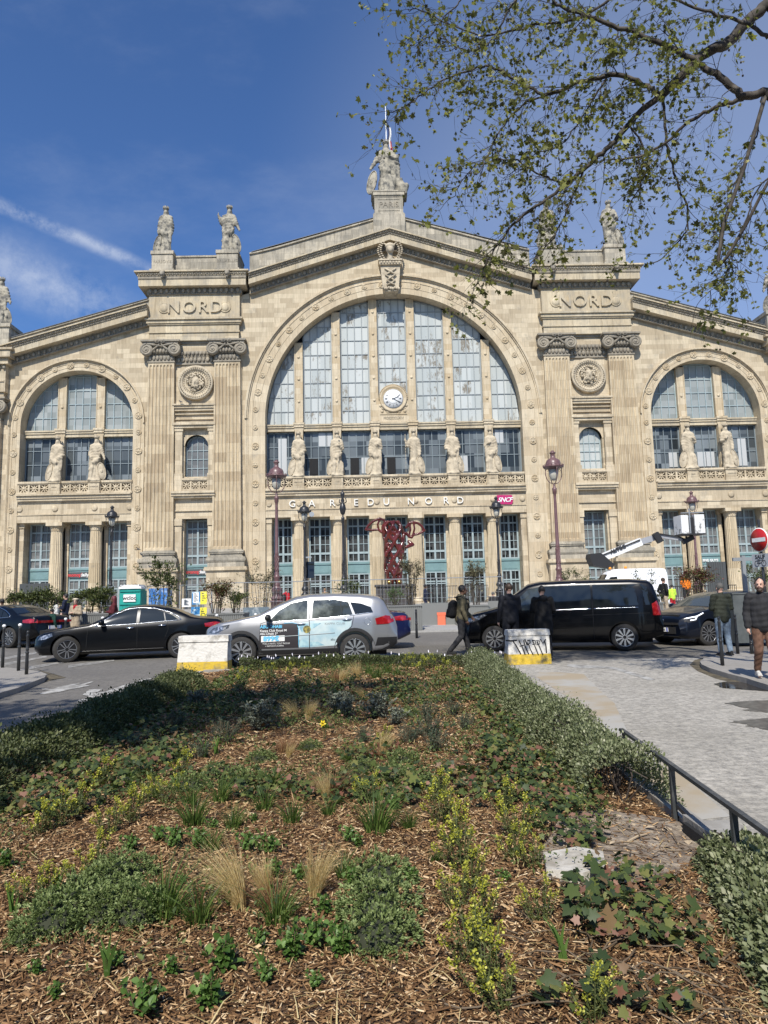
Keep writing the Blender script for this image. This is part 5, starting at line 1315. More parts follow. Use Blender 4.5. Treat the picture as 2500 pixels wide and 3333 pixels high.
    def handles(s,pts,m):
        for x,z in pts:
            for q in (-1,1):
                t=MB(); t.smooth=True; y=s.Y(x,z); t.tube([(x-.1,q*(y+.0),z),(x-.06,q*(y+.035),z+.003),(x+.07,q*(y+.035),z+.006),(x+.11,q*y,z+.006)],.014,6); t.build('door_handle',MT[m],s.root)
    def plate(s,x,z,txt=None,rear=True,y=0.,tilt=0.,w_=.52,m='white_paint'):
        t=MB(); t.box(-w_/2,w_/2,-.01,.01,-.055,.055); o=t.build('number_plate',MT[m],s.root); o.location=(x,y,z); o.rotation_euler.z=(PI/2 if rear else -PI/2)
        for q in (-1,1):
            t=MB(); t.box(q*w_/2-(q*.045 if q>0 else 0),q*w_/2+(.045 if q<0 else 0),-.012,-.0101,-.055,.055); t.build('plate_band',MT['plate_blue'],o)
        if txt:
            me=text_mesh(txt,.105,.002); me.transform(Matrix.Translation((0,-.013,0))@Matrix.Rotation(PI/2,4,'X')); link('lettering',me,MT['black_plastic'],o)
        return o
    def place(s,x,y,rz=0.,z=None): s.root.location=(x,y,gz(y) if z is None else z); s.root.rotation_euler.z=rz
    def decal_text(s,txt,x,z,size,m,name='lettering',bold=0.,sx=1.,off=.006,align='LEFT',parent=None):
        me=text_mesh(txt,size,0,align,bold); me.transform(Matrix.Translation((x,0,z))@Matrix.Rotation(PI/2,4,'X')@Matrix.Diagonal((sx,1,1,1)))
        for v in me.vertices: v.co.y=-(s.Y(v.co.x,v.co.z)+off)
        return link(name,me,MT[m],parent or s.root)
def circ(cx,cz,r,a0,a1,n=10): return [(cx+r*math.cos(R(a0+(a1-a0)*i/n)),cz+r*math.sin(R(a0+(a1-a0)*i/n))) for i in range(n+1)]
def archtrim(c,m='black_plastic',w_=.07,a0=-8,a1=188,off=.012):
    for xw in c.wheels:
        r=c.rw+.055; cz=c.rw+.02
        c.side(circ(xw,cz,r+w_,a0,a1,22)+circ(xw,cz,r,a1,a0,22),'arch_trim',m,off,cuts=0)
mat('rim_dark',(.03,.03,.032),.4,.6); mat('rim_face',(.42,.43,.45),.28,.8); mat('rim_bright',(.62,.63,.64),.25,.8); mat('plate_blue',(.02,.05,.4),.4)
mat('ad_grey',(.25,.28,.29),.4); mat('suv_glass',(.035,.042,.042),.05,spec=.8,noise_=((.16,.18,.17),1.7,.46,.60))  # suv_glass: paler noise patches are reflections painted into the glass colour
# ---- silver SUV with an advertisement on its doors
suv=Car('suv','silver SUV with a travel advertisement on its doors, parked in the middle of the street','car',
 top=[(0,.86),(.05,.93),(.35,1.03),(1.0,1.14),(1.28,1.20),(1.75,1.44),(2.15,1.60),(2.5,1.655),(3.1,1.66),(3.7,1.63),(4.12,1.57),(4.25,1.50),(4.42,1.16),(4.52,1.06),(4.57,.86)],
 belt=[(0,.74),(.3,.92),(1.0,1.02),(2.2,1.06),(3.2,1.13),(3.9,1.19),(4.2,1.20),(4.42,1.08),(4.57,.8)],
 bot=[(0,.38),(.25,.26),(.9,.24),(3.6,.26),(4.2,.32),(4.57,.45)],
 wid=[(0,.62),(.12,.76),(.4,.87),(.9,.915),(2.2,.90),(3.4,.925),(4.0,.90),(4.35,.84),(4.57,.74)],L_=4.57,wheels=(.90,3.56),rw=.355,pm='paint_silver',tumble=.30,crownz=.03)
suv.side([(1.55,1.045),(1.78,1.30),(2.05,1.46),(2.42,1.53),(2.46,1.525),(2.44,1.075)],'window','suv_glass')
suv.side([(2.56,1.08),(2.58,1.53),(3.1,1.53),(3.42,1.46),(3.52,1.16)],'window','suv_glass')
suv.side([(3.58,1.175),(3.46,1.46),(3.72,1.42),(3.95,1.33),(4.0,1.22)],'window','car_glass')
suv.line([(3.28,1.14),(3.22,1.5)],'window_post','black_plastic',.02)
suv.top(1.32,2.12,.90,.86,'windscreen','car_glass'); suv.top(4.2,4.44,.9,.95,'rear_window','car_glass',off=.012)
suv.side([(4.08,.92),(4.05,1.06),(4.3,1.13),(4.47,1.1),(4.5,.98),(4.35,.93)],'tail_light','red_light',.012)
suv.side([(.08,.80),(.22,.93),(.62,1.0),(.60,.93),(.3,.80)],'headlight','head_light',.01)
archtrim(suv)
suv.side([(1.28,.27),(3.18,.28),(3.18,.40),(1.28,.38)],'sill','black_plastic',.012,cuts=1)
suv.side([(4.0,.3),(4.1,.62),(4.56,.62),(4.55,.45),(4.3,.32)],'rear_bumper','black_plastic',.015,cuts=1)
suv.side([(.02,.38),(.04,.66),(.4,.62),(.42,.3),(.2,.28)],'front_bumper','black_plastic',.012,cuts=1)
for pts in ([(1.32,.42),(1.35,1.0),(1.5,1.05)],[(2.5,.40),(2.5,1.08),(2.52,1.52)],[(3.55,1.15),(3.5,.9),(3.16,.55)]): suv.line(pts,'door_seam','void_dark',.012,.001)
suv.line([(1.5,.68),(2.4,.715),(3.1,.75)],'side_moulding','ad_grey',.022,.01,both=False)
suv.line([(1.5,1.03),(2.5,1.07),(3.5,1.15),(4.0,1.21)],'window_trim','chrome',.02,.01)
suv.mirror(1.52,1.10,'black_plastic'); suv.handles([(2.30,.97),(3.38,1.05)],'chrome'); suv.wheel('spoke10','rim_dark','rim_bright')
fl=circ(3.86,1.0,.075,0,360,20)[:-1]; suv.line(fl+[fl[0]],'fuel_flap','rim_face',.01,.002,both=False)
# advertisement
mat('ad_dark',(.035,.03,.033),.4); mat('ad_water',(.05,.22,.36),.4,noise_=((.42,.60,.62),3.,.4,.62)); mat('ad_sand',(.50,.60,.60),.4,noise_=((.25,.42,.50),2.5,.45,.75)); mat('ad_cyan',(.12,.5,.75),.4); mat('ad_yellow',(.45,.36,.08),.5,noise_=((.1,.1,.04),14,.4,.6))
ad=suv.side([(1.33,.42),(2.24,.43),(2.24,.90),(2.20,.98),(2.12,1.0),(1.34,.97)],'advert_panel','ad_dark',.006,both=False,cuts=3)[0]
a2=suv.side([(2.25,.43),(2.49,.43),(2.49,1.02),(2.22,1.0),(2.25,.9)],'advert_panel','ad_sand',.0055,both=False,cuts=3)[0]
a3=suv.side([(2.51,.43),(3.12,.46),(3.22,.62),(3.48,.9),(3.5,1.04),(2.51,1.04)],'advert_panel','ad_sand',.0055,both=False,cuts=3)[0]
suv.side([(2.27,.44),(2.48,.44),(2.48,.58),(2.36,.62),(2.27,.57)],'sea_picture','ad_water',.008,both=False,parent=a2); suv.side([(2.51,.46),(2.85,.47),(2.7,.55),(2.51,.56)],'sea_picture','ad_water',.008,both=False,parent=a3)
suv.side([(2.26,.9),(2.32,.78),(2.46,.84),(2.48,.98),(2.3,.98)],'sea_picture','ad_water',.009,both=False,parent=a2); suv.side([(2.52,.84),(2.62,.88),(2.78,.98),(2.6,.98),(2.52,.95)],'sea_picture','ad_water',.008,both=False,parent=a3)
suv.side(circ(2.44,.85,.09,0,360,14)[:-1],'palm_picture','ad_yellow',.012,both=False,parent=a2)
suv.line([(2.245,.43),(2.245,.88),(2.20,.98),(2.1,1.005),(1.9,1.0)],'advert_edge','ad_cyan',.016,.006,both=False,parent=ad)
suv.decal_text('ABU DHABI',1.345,.925,.10,'ad_cyan',bold=.002,sx=1.0,off=.011,parent=ad)
suv.decal_text('Kappa Club Royal M',1.345,.835,.075,'white_paint',bold=.001,off=.011,parent=ad); suv.decal_text('Abu Dhabi 5*',1.345,.765,.075,'white_paint',bold=.001,off=.011,parent=ad)
bx=suv.side([(1.37,.575),(1.92,.59),(1.92,.72),(1.37,.715)],'price_box','white_paint',.009,both=False,parent=ad)[0]
suv.decal_text('899€',1.42,.645,.15,'ad_cyan',bold=.006,sx=1.15,off=.014,parent=bx)
suv.decal_text('VOLS, 6 NUITS, TOUT INCLUS',1.40,.535,.052,'white_paint',sx=.92,off=.011,parent=ad); suv.decal_text('+ INSTANTS KAPPA',1.46,.48,.05,'white_paint',sx=1.0,off=.011,parent=ad)
suv.line([(1.37,.45),(2.17,.455),(2.17,.56),(1.37,.56),(1.37,.45)],'text_frame','white_paint',.006,.006,both=False,parent=ad)
mat('ad_grey',(.25,.28,.29),.4)
suv.decal_text('KAPPA CLUB',2.86,.965,.075,'ad_grey',sx=1.1,off=.01,parent=a3); suv.decal_text('abu dhabi',3.0,.60,.075,'black_plastic',sx=1.,off=.01,parent=a3)
sfp=GP(788,2172); 
suv.place(sfp.x-.90,16.75+.9,0,gz(17)); SUVX=sfp.x-.90
# ---- black saloon on the left
def saloon(name,label,pm,rim,face,group=None,style='spoke5',chrome='chrome'):
    c=Car(name,label,'car',
     top=[(0,.62),(.04,.70),(.3,.80),(.9,.90),(1.38,.965),(1.9,1.22),(2.35,1.40),(2.7,1.44),(3.1,1.435),(3.6,1.33),(4.05,1.12),(4.25,1.08),(4.75,1.045),(4.88,.97),(4.93,.75)],
     belt=[(0,.58),(.4,.78),(1.4,.90),(2.6,.94),(3.8,.99),(4.3,1.0),(4.8,.96),(4.93,.7)],
     bot=[(0,.30),(.2,.20),(.8,.20),(4.1,.22),(4.6,.28),(4.93,.42)],
     wid=[(0,.62),(.15,.78),(.5,.89),(1.0,.925),(2.5,.92),(3.9,.925),(4.5,.88),(4.8,.80),(4.93,.72)],L_=4.93,wheels=(.84,3.78),rw=.345,pm=pm,tumble=.42,crownz=.035,archR=.045)
    c.side([(1.62,.95),(2.02,1.20),(2.35,1.335),(2.62,1.365),(2.60,.985)],'window','car_glass')
    c.side([(2.68,.99),(2.70,1.365),(3.05,1.345),(3.3,1.27),(3.35,1.03)],'window','car_glass')
    c.side([(3.38,1.035),(3.33,1.26),(3.55,1.17),(3.70,1.055)],'window','car_glass')
    c.line([(1.55,.93),(2.6,.965),(3.4,1.02),(3.78,1.04),(3.70,1.14),(3.45,1.265),(3.1,1.365),(2.7,1.395),(2.35,1.36),(2.02,1.23),(1.58,.945)],'window_trim',chrome,.022,.01)
    c.top(1.42,2.3,.93,.88,'windscreen','car_glass'); c.top(3.35,4.0,.86,.92,'rear_window','car_glass')
    c.side([(4.42,.84),(4.40,.93),(4.70,.97),(4.87,.93),(4.88,.84),(4.7,.82)],'tail_light','red_light',.010)
    c.side([(.10,.60),(.16,.70),(.48,.78),(.50,.70),(.3,.62)],'headlight','head_light',.01)
    for pts in ([(1.35,.30),(1.38,.86),(1.5,.92)],[(2.64,.28),(2.64,.96)],[(3.42,1.0),(3.45,.80),(3.35,.55)]): c.line(pts,'door_seam','void_dark',.01,.001)
    c.line([(1.2,.28),(3.4,.30)],'sill_strip',pm,.03,.012)
    c.mirror(1.72,.99,pm); c.handles([(2.45,.86),(3.28,.90)],chrome); c.wheel(style,rim,face,steer=R(18) if style=='spoke5' else 0)
    for x,z in ((-.0,.42),(.0,.34),(.0,.5)):
        t=MB(); t.box(-.012,.02,-.5,.5,z-.03,z+.02); t.build('grille_bar',MT['void_dark'],c.root)
    t=MB(); t.box(4.90,4.945,-.72,.72,.82,.90); t.build('rear_light_bar',MT['red_light'],c.root)
    return c
A=GP(211,2158); B=GP(549,2144); d=(B-A); ang=math.atan2(d.y,d.x)
sed=saloon('saloon_car','black saloon with five-spoke wheels and bright window surround, crossing the left road','paint_black','rim_dark','rim_face')
sed.plate(4.95,.70,'',True)
off=Matrix.Rotation(ang,3,'Z')@Vector((-.84,.925,0)); sed.place(A.x+off.x,A.y+off.y,ang,gz(A.y))
# ---- dark saloon at the left edge, seen from behind
s2c=saloon('saloon_car','dark saloon at the left edge of the picture, its red tail light towards the bollards','paint_black','rim_dark','rim_face',style='multi')
s2c.plate(4.95,.66,'',True); 
bt=GP(150,2110); s2c.root.scale=(1,1,1); s2c.place(bt.x-4.75,bt.y+1.4,R(-24)); s2c.root.location.x=bt.x-4.55; s2c.root.location.y=bt.y+2.7
# ---- dark blue car behind the SUV
blu=saloon('saloon_car','dark blue saloon showing its tail behind the silver SUV','paint_blue','rim_dark','rim_face',style='multi')
e=at(1335,2050,20.3); blu.place(e.x-4.90,20.4+.9,R(0),gz(20.4)); blu.plate(4.95,.70,'',True)
# ---- black passenger van
van=Car('passenger_van','long black passenger van parked across the right half of the street','van',
 top=[(0,.80),(.05,.90),(.30,1.02),(.75,1.12),(1.02,1.19),(1.5,1.56),(1.85,1.80),(2.2,1.87),(3.0,1.885),(4.6,1.875),(5.05,1.83),(5.16,1.72),(5.28,1.2),(5.33,.8)],
 belt=[(0,.70),(.4,.92),(1.2,1.06),(2.4,1.10),(5.0,1.16),(5.2,1.16),(5.33,.78)],
 bot=[(0,.36),(.2,.24),(.9,.22),(4.6,.24),(5.0,.30),(5.33,.38)],
 wid=[(0,.64),(.15,.80),(.5,.92),(1.0,.96),(2.5,.965),(4.8,.955),(5.15,.92),(5.33,.86)],L_=5.33,wheels=(.90,4.33),rw=.352,pm='paint_black_van',tumble=.17,crownz=.04,shoulder=.03,archR=.05)
van.side([(1.22,1.10),(1.50,1.36),(1.86,1.68),(2.18,1.74),(2.18,1.12)],'window','clear_glass'); van.side([(2.30,1.13),(2.30,1.75),(3.52,1.76),(3.52,1.16)],'window','car_glass'); van.side([(3.58,1.17),(3.58,1.76),(4.85,1.75),(4.98,1.66),(5.02,1.2)],'window','car_glass')
van.line([(2.25,1.095),(3.5,1.12)],'chrome_strip','chrome',.022,.012); van.line([(3.58,1.12),(4.72,1.135)],'chrome_strip','chrome',.022,.012)
van.top(1.05,1.82,.95,.92,'windscreen','clear_glass'); van.side([(5.08,.92),(5.07,1.22),(5.2,1.3),(5.27,1.22),(5.29,.92)],'tail_light','red_light',.012)
van.side([(.10,.80),(.18,.91),(.62,1.02),(.72,1.0),(.5,.88),(.3,.80)],'headlight','head_light',.012)
for pts in ([(1.28,.3),(1.25,1.0)],[(2.24,.3),(2.24,1.78)],[(3.55,.3),(3.55,1.78)]): van.line(pts,'door_seam','void_dark',.012,.001)
van.line([(3.3,.95),(5.0,.98)],'door_rail','void_dark',.014,.002)
van.mirror(1.30,1.10,'paint_black_van'); van.handles([(2.10,.96),(2.45,.97)],'paint_black_van'); van.wheel('spoke10','rim_dark','rim_bright')
f_=GP(1612,2121); r_=GP(2037,2120); d=r_-f_; ang=math.atan2(d.y,d.x); vs=d.length/3.43
off=Matrix.Rotation(ang,3,'Z')@Vector((-.90*vs,.94*vs,0)); van.root.scale=(vs,vs,vs); van.place(f_.x+off.x,f_.y+off.y,ang,gz(f_.y))
# ---- dark hatchback on the right, its front turned to us
hat=Car('hatchback_car','dark blue-black hatchback behind the puffer jacket man, its headlamp and number plate towards us','car',
 top=[(0,.66),(.05,.76),(.35,.88),(.95,.98),(1.2,1.02),(1.75,1.30),(2.15,1.42),(2.6,1.45),(3.2,1.42),(3.9,1.32),(4.15,1.22),(4.32,.98),(4.37,.75)],
 belt=[(0,.6),(.4,.82),(1.3,.95),(2.5,.98),(3.8,1.05),(4.2,1.05),(4.37,.7)],bot=[(0,.28),(.2,.20),(.8,.2),(3.7,.22),(4.2,.3),(4.37,.42)],
 wid=[(0,.66),(.15,.80),(.5,.88),(1.0,.90),(2.5,.89),(3.6,.90),(4.1,.84),(4.37,.72)],L_=4.37,wheels=(.88,3.52),rw=.335,pm='paint_navy',tumble=.36,crownz=.035,archR=.045)
hat.side([(1.45,.98),(1.85,1.22),(2.2,1.34),(2.5,1.36),(2.5,1.01)],'window','car_glass'); hat.side([(2.58,1.02),(2.58,1.36),(3.1,1.34),(3.4,1.26),(3.45,1.07)],'window','car_glass')
hat.line([(1.4,.96),(2.5,.995),(3.5,1.06)],'window_trim','chrome',.02,.01); hat.top(1.22,2.08,.93,.88,'windscreen','clear_glass')
hat.side([(.10,.66),(.14,.75),(.30,.80),(.72,.90),(.75,.86),(.5,.78),(.42,.68),(.2,.64)],'headlight','black_plastic',.008); mat('lit_white',(.8,.82,.85),.3,emit=((.85,.9,1),1.6))
hat.line([(.16,.755),(.45,.80),(.70,.885)],'daylight_strip','lit_white',.03,.012); hat.line([(.46,.80),(.40,.72),(.25,.70)],'daylight_strip','lit_white',.03,.012)
for q in (-1,1):
    t=MB(); t.tube([(.0,q*.35,.58),(.02,q*.60,.42),(.16,q*.74,.30)],.012,6); t.tube([(.16,q*.74,.30),(.03,q*.3,.29)],.012,6); t.build('bumper_trim',MT['chrome'],hat.root)
t=MB(); t.box(-.015,.05,-.5,.5,.34,.52); t.box(-.015,.03,-.6,.6,.58,.64); t.build('grille',MT['void_dark'],hat.root)
hat.plate(-.03,.45,'·341·LN',False)
t=MB(); t.smooth=True; t.tube([(-.01,.11*math.cos(a),.70+.045*math.sin(a)) for a in [2*PI*i/16 for i in range(16)]],.008,5,closed=True); t.tube([(-.012,.05*math.cos(a),.70+.035*math.sin(a)) for a in [2*PI*i/16 for i in range(16)]],.007,5,closed=True); t.build('badge',MT['chrome'],hat.root)
hat.mirror(1.50,1.02,'paint_navy'); hat.wheel('multi','rim_dark','rim_face',steer=R(-14))
h0=GP(2318,2102); ang=R(24); off=Matrix.Rotation(ang,3,'Z')@Vector((-.88,.89,0)); hat.place(h0.x+off.x,h0.y+off.y,ang,gz(h0.y))
# ---- white works van with a folding boom on its roof
wv=Car('works_van','white panel van with an orange beacon and a long lifting arm on its roof','van',
 top=[(0,.95),(.05,1.05),(.4,1.25),(.85,1.45),(1.15,1.95),(1.5,2.45),(1.9,2.62),(2.6,2.66),(5.4,2.66),(5.75,2.6),(5.8,2.4)],
 belt=[(0,.9),(.5,1.1),(1.2,1.35),(5.7,1.4),(5.8,1.4)],bot=[(0,.4),(.3,.28),(5.6,.3),(5.8,.35)],wid=[(0,.75),(.2,.9),(.6,1.0),(5.6,1.0),(5.8,.96)],L_=5.8,wheels=(1.0,4.7),rw=.36,pm='paint_white',tumble=.10,crownz=.05,shoulder=.02)
wv.side([(1.25,1.5),(1.35,1.9),(1.6,2.15),(2.1,2.18),(2.1,1.48)],'window','car_glass'); wv.top(.9,1.4,.93,.9,'windscreen','car_glass'); wv.wheel('multi')
for pts in ([(2.2,.5),(2.2,2.45)],[(3.9,.5),(3.9,2.45)],[(2.3,2.35),(5.6,2.35)]): wv.line(pts,'door_seam','ad_grey',.015,.001)
wy=44.; wl_=at(1910,1990,wy); wr_=at(2165,1990,wy); sc=(wr_.x-wl_.x)/5.8; zt=at(2100,1850,wy).z
wv.root.scale=(sc,sc,(zt-gz(wy))/2.70); wv.place(wl_.x,wy,0,gz(wy))
mat('beacon',(.8,.3,.02),.3); mat('boom_grey',(.30,.31,.33),.45); mat('boom_white',(.72,.72,.70),.4)
t=MB(); t.smooth=True; t.lathe([(.1,0),(.1,.12),(.05,.16),(.001,.17)],(1.75,-.5,2.66),10); t.lathe([(.1,0),(.1,.12),(.05,.16),(.001,.17)],(2.9,-.5,2.70),10); t.build('beacon',MT['beacon'],wv.root)
bm_=empty('lifting_arm',(0,wy+.3,0)); tag(bm_,'white and black articulated lifting arm rising from the roof of the white van','boom lift')
def WB(px,py,dy=0.): v=at(px,py,wy); return (v.x,dy,v.z)
def beam(name,pts,w_,m,par,dy=0.):
    t=MB(); 
    for i in range(len(pts)-1):
        a=Vector(WB(*pts[i],dy)); b=Vector(WB(*pts[i+1],dy)); d=(b-a); u=Vector((-d.z,0,d.x)).normalized()*w_/2; v=Vector((0,w_/2,0)); e=(a-u-v,a+u-v,a+u+v,a-u+v,b-u-v,b+u-v,b+u+v,b-u+v)
        t.add(e,[(0,1,2,3),(7,6,5,4),(0,4,5,1),(1,5,6,2),(2,6,7,3),(3,7,4,0)])
    return t.build(name,MT[m],par)
beam('boom_section',[(1945,1822),(2090,1762)],.48,'boom_white',bm_); beam('boom_strip',[(1950,1812),(2084,1757)],.08,'black_plastic',bm_,-.27); beam('boom_section',[(2080,1766),(2145,1746)],.36,'boom_grey',bm_,.05)
beam('boom_section',[(2135,1742),(2240,1758)],.2,'boom_grey',bm_,-.1); beam('boom_rod',[(2135,1735),(2215,1748),(2235,1758)],.07,'black_plastic',bm_,-.25); beam('boom_joint',[(2132,1735),(2150,1765)],.34,'black_plastic',bm_,-.3); beam('boom_joint',[(2225,1765),(2258,1748)],.28,'black_plastic',bm_,-.2)
t=MB(); t.prism([(WB(1920,1803)[0],WB(1920,1803)[2]),(WB(1953,1800)[0],WB(1953,1800)[2]),(WB(1998,1838)[0],WB(1998,1838)[2]),(WB(1990,1850)[0],WB(1990,1850)[2]),(WB(1930,1842)[0],WB(1930,1842)[2]),(WB(1918,1815)[0],WB(1918,1815)[2])],-.5,.5); t.build('boom_cover',MT['black_plastic'],bm_)
q=text('lettering','ALTEC',WB(2012,1788,-.29),.36,MT['black_plastic'],bm_,.005,.01); 
v=at(2012,1788,wy); q.data.transform(Matrix.Translation((v.x,-.26,v.z))@Matrix.Rotation(R(-22),4,'Y')@Matrix.Translation((-v.x,.26,-v.z)))
bk=MB(); X0,_,Z1=WB(2202,1680); X1,_,Z0_=WB(2282,1738); xm=(X0+X1)/2
mat('basket_white',(.66,.66,.64),.5,noise_=((.22,.22,.21),2.5,.56,.62))
bk.box(X0,xm-.28,-.6,.5,Z0_,Z1); bk.box(xm+.12,X1,-.6,.5,Z0_,Z1+.02); bo=bk.build('work_basket',MT['basket_white']); bo.location=(0,wy,0)
t=MB(); t.box(X0,X1,-.65,.6,Z0_-.08,Z0_); t.box(xm-.3,xm+.14,-.5,.45,Z0_,Z1-.15); t.build('basket_frame',MT['black_plastic'],bo)
t=MB(); t.tube([(X0,-.62,Z1+.12),(X1,-.62,Z1+.14)],.03,6); t.tube([(xm-.2,-.62,Z0_),(xm-.2,-.62,Z1+.4)],.04,6); t.build('hand_rail',MT['galv'],bo)
tag(bo,'raised white work basket of the boom lift beside the smaller pink lamp','work basket')
# ---------------------------------------------------------------- planted bed
np.random.seed(11); RS=np.random.RandomState(5)
def leafmat(name,ramp,rough=.5,trans=.25,spec=.4):
    m=bpy.data.materials.new(name); m.use_nodes=True; nt=m.node_tree; b=nt.nodes['Principled BSDF']; o=nt.nodes['Material Output']
    a=N(nt,'ShaderNodeAttribute',attribute_name='rnd'); rp=N(nt,'ShaderNodeValToRGB'); L(nt,a.outputs['Fac'],rp.inputs[0])
    e=rp.color_ramp.elements; e[0].position=ramp[0][0]; e[0].color=rgb(ramp[0][1]); e[1].position=ramp[-1][0]; e[1].color=rgb(ramp[-1][1])
    for p,c in ramp[1:-1]: q=e.new(p); q.color=rgb(c)
    L(nt,rp.outputs[0],b.inputs['Base Color']); b.inputs['Roughness'].default_value=rough; b.inputs['Specular IOR Level'].default_value=spec
    if trans:
        t=N(nt,'ShaderNodeBsdfTranslucent'); hs=N(nt,'ShaderNodeHueSaturation'); hs.inputs['Value'].default_value=1.5; hs.inputs['Saturation'].default_value=1.15; L(nt,rp.outputs[0],hs.inputs['Color']); L(nt,hs.outputs[0],t.inputs[0])
        mx=N(nt,'ShaderNodeMixShader'); mx.inputs[0].default_value=trans; L(nt,b.outputs[0],mx.inputs[1]); L(nt,t.outputs[0],mx.inputs[2]); L(nt,mx.outputs[0],o.inputs[0])
    MT[name]=m; return m
leafmat('chip',[(0,(.035,.018,.008)),(.28,(.125,.066,.030)),(.58,(.29,.17,.082)),(.82,(.53,.37,.20)),(1,(.70,.56,.37))],.85,0,.15)
leafmat('euonymus_leaf',[(0,(.04,.052,.02)),(.5,(.085,.105,.04)),(.8,(.16,.175,.075)),(1,(.34,.34,.21))],.5,.25,.25)
leafmat('euonymus_pale',[(0,(.065,.08,.035)),(.4,(.14,.165,.075)),(.75,(.25,.27,.15)),(1,(.46,.46,.32))],.5,.25,.25)
leafmat('ivy_leaf',[(0,(.02,.036,.016)),(.42,(.05,.075,.025)),(.65,(.11,.14,.035)),(.76,(.16,.16,.05)),(.86,(.17,.075,.05)),(1,(.34,.20,.14))],.5,.2,.25)
leafmat('hebe_leaf',[(0,(.075,.11,.035)),(.6,(.19,.245,.085)),(1,(.34,.39,.17))],.55,.2)
leafmat('sage_leaf',[(0,(.11,.125,.095)),(.6,(.21,.23,.17)),(1,(.33,.35,.27))],.7,.2)
leafmat('blond_grass',[(0,(.28,.19,.07)),(.6,(.52,.40,.18)),(1,(.74,.62,.34))],.6,.3)
leafmat('rust_grass',[(0,(.12,.055,.025)),(.6,(.25,.13,.06)),(1,(.40,.26,.13))],.6,.3)
leafmat('green_grass',[(0,(.03,.055,.012)),(.6,(.075,.13,.025)),(1,(.17,.24,.06))],.5,.3)
leafmat('spurge_leaf',[(0,(.05,.07,.02)),(.6,(.12,.14,.04)),(1,(.20,.20,.07))],.5,.3)
leafmat('spurge_flower',[(0,(.26,.28,.03)),(.6,(.42,.42,.05)),(1,(.60,.58,.12))],.5,.3)
leafmat('fresh_leaf',[(0,(.05,.10,.02)),(.6,(.10,.18,.04)),(1,(.18,.28,.08))],.4,.3)
leafmat('rosemary_leaf',[(0,(.05,.075,.05)),(.6,(.10,.14,.09)),(1,(.17,.21,.14))],.6,.1)
leafmat('plane_leaf',[(0,(.06,.055,.02)),(.5,(.14,.15,.04)),(.85,(.27,.28,.08)),(1,(.42,.38,.15))],.5,.4)
leafmat('shrub_green',[(0,(.03,.045,.015)),(.6,(.08,.10,.03)),(1,(.17,.19,.06))],.5,.25)
leafmat('shrub_red',[(0,(.06,.02,.015)),(.3,(.15,.04,.03)),(.55,(.09,.085,.03)),(1,(.16,.18,.06))],.5,.25)
leafmat('shrub_olive',[(0,(.06,.05,.03)),(.6,(.15,.13,.07)),(1,(.26,.25,.14))],.6,.25)
leafmat('cover_leaf',[(0,(.03,.05,.015)),(.5,(.09,.13,.03)),(.8,(.17,.20,.06)),(1,(.28,.20,.10))],.5,.25)
mat('bark',(.034,.027,.021),.85,noise_=((.085,.072,.056),7,.42,.62),bump=(14,.6,.01)); mat('twig',(.05,.038,.03),.8); mat('stem',(.10,.07,.04),.7)
mat('stem_green',(.09,.11,.04),.6)
def bz(x,y):
    """surface of the bed"""
    e=min(x-XL,XR(y)-x,16.0-y+.4); m=max(0,min(1,e/1.2)); 
    return .05+gz(y)+.10*m*m*(3-2*m)+.02*noise.noise(Vector((x*1.3,y*1.3,0)))
def BP(px,py):
    z=.12
    for _ in range(4): p=GP(px,py,z); z=bz(p.x,p.y)-gz(p.y)
    return Vector((p.x,p.y,bz(p.x,p.y)))
mat('mulch',(.045,.026,.015),.95,noise_=((.13,.078,.042),22,.35,.65),bump=(40,1.,.02))
mat('dry_soil',(.17,.13,.095),.95,noise_=((.33,.27,.20),9,.42,.62),bump=(26,1.,.04))
YE=15.55
xs=np.linspace(0,1,36); ys=np.linspace(-1.5,YE,80); mb=MB()
for y in ys:
    for u in xs:
        x=XL+(XR(y)-XL)*u; mb.v.append((x,y,bz(x,y) if 0<u<1 else gz(y)+.03))
nx=len(xs)
for j in range(len(ys)-1):
    for i in range(nx-1): mb.f.append((j*nx+i,j*nx+i+1,(j+1)*nx+i+1,(j+1)*nx+i)); mb.m.append(0); mb.sm.append(True)
o=mb.build('planting_bed',MT['mulch'],fix=False); tag(o,kind='structure')
# concrete edging of the bed
mat('concrete',(.33,.315,.285),.85,noise_=((.22,.205,.18),4,.4,.65),bump=(25,.5,.01))
def edging(pts,w_,h,name):
    t=MB()
    for i in range(len(pts)-1):
        a=Vector(pts[i]+(0,)); b=Vector(pts[i+1]+(0,)); d=(b-a).normalized(); n=Vector((-d.y,d.x,0))*w_/2
        P8=[a-n,b-n,b+n,a+n]; vs=[(p.x,p.y,gz(p.y)-.02) for p in P8]+[(p.x,p.y,gz(p.y)+h) for p in P8]
        t.add(vs,[(0,1,5,4),(1,2,6,5),(2,3,7,6),(3,0,4,7),(4,5,6,7)])
    o=t.build(name,MT['concrete']); tag(o,kind='structure'); return o
edging([(XR(y)+.06,y) for y in (2,5,8,12,YE)],.12,.09,'kerb'); edging([(XL-.06,y) for y in (0,6,12,YE)],.12,.09,'kerb'); edging([(XL,YE+.06),(XR(YE),YE+.06)],.12,.10,'kerb')
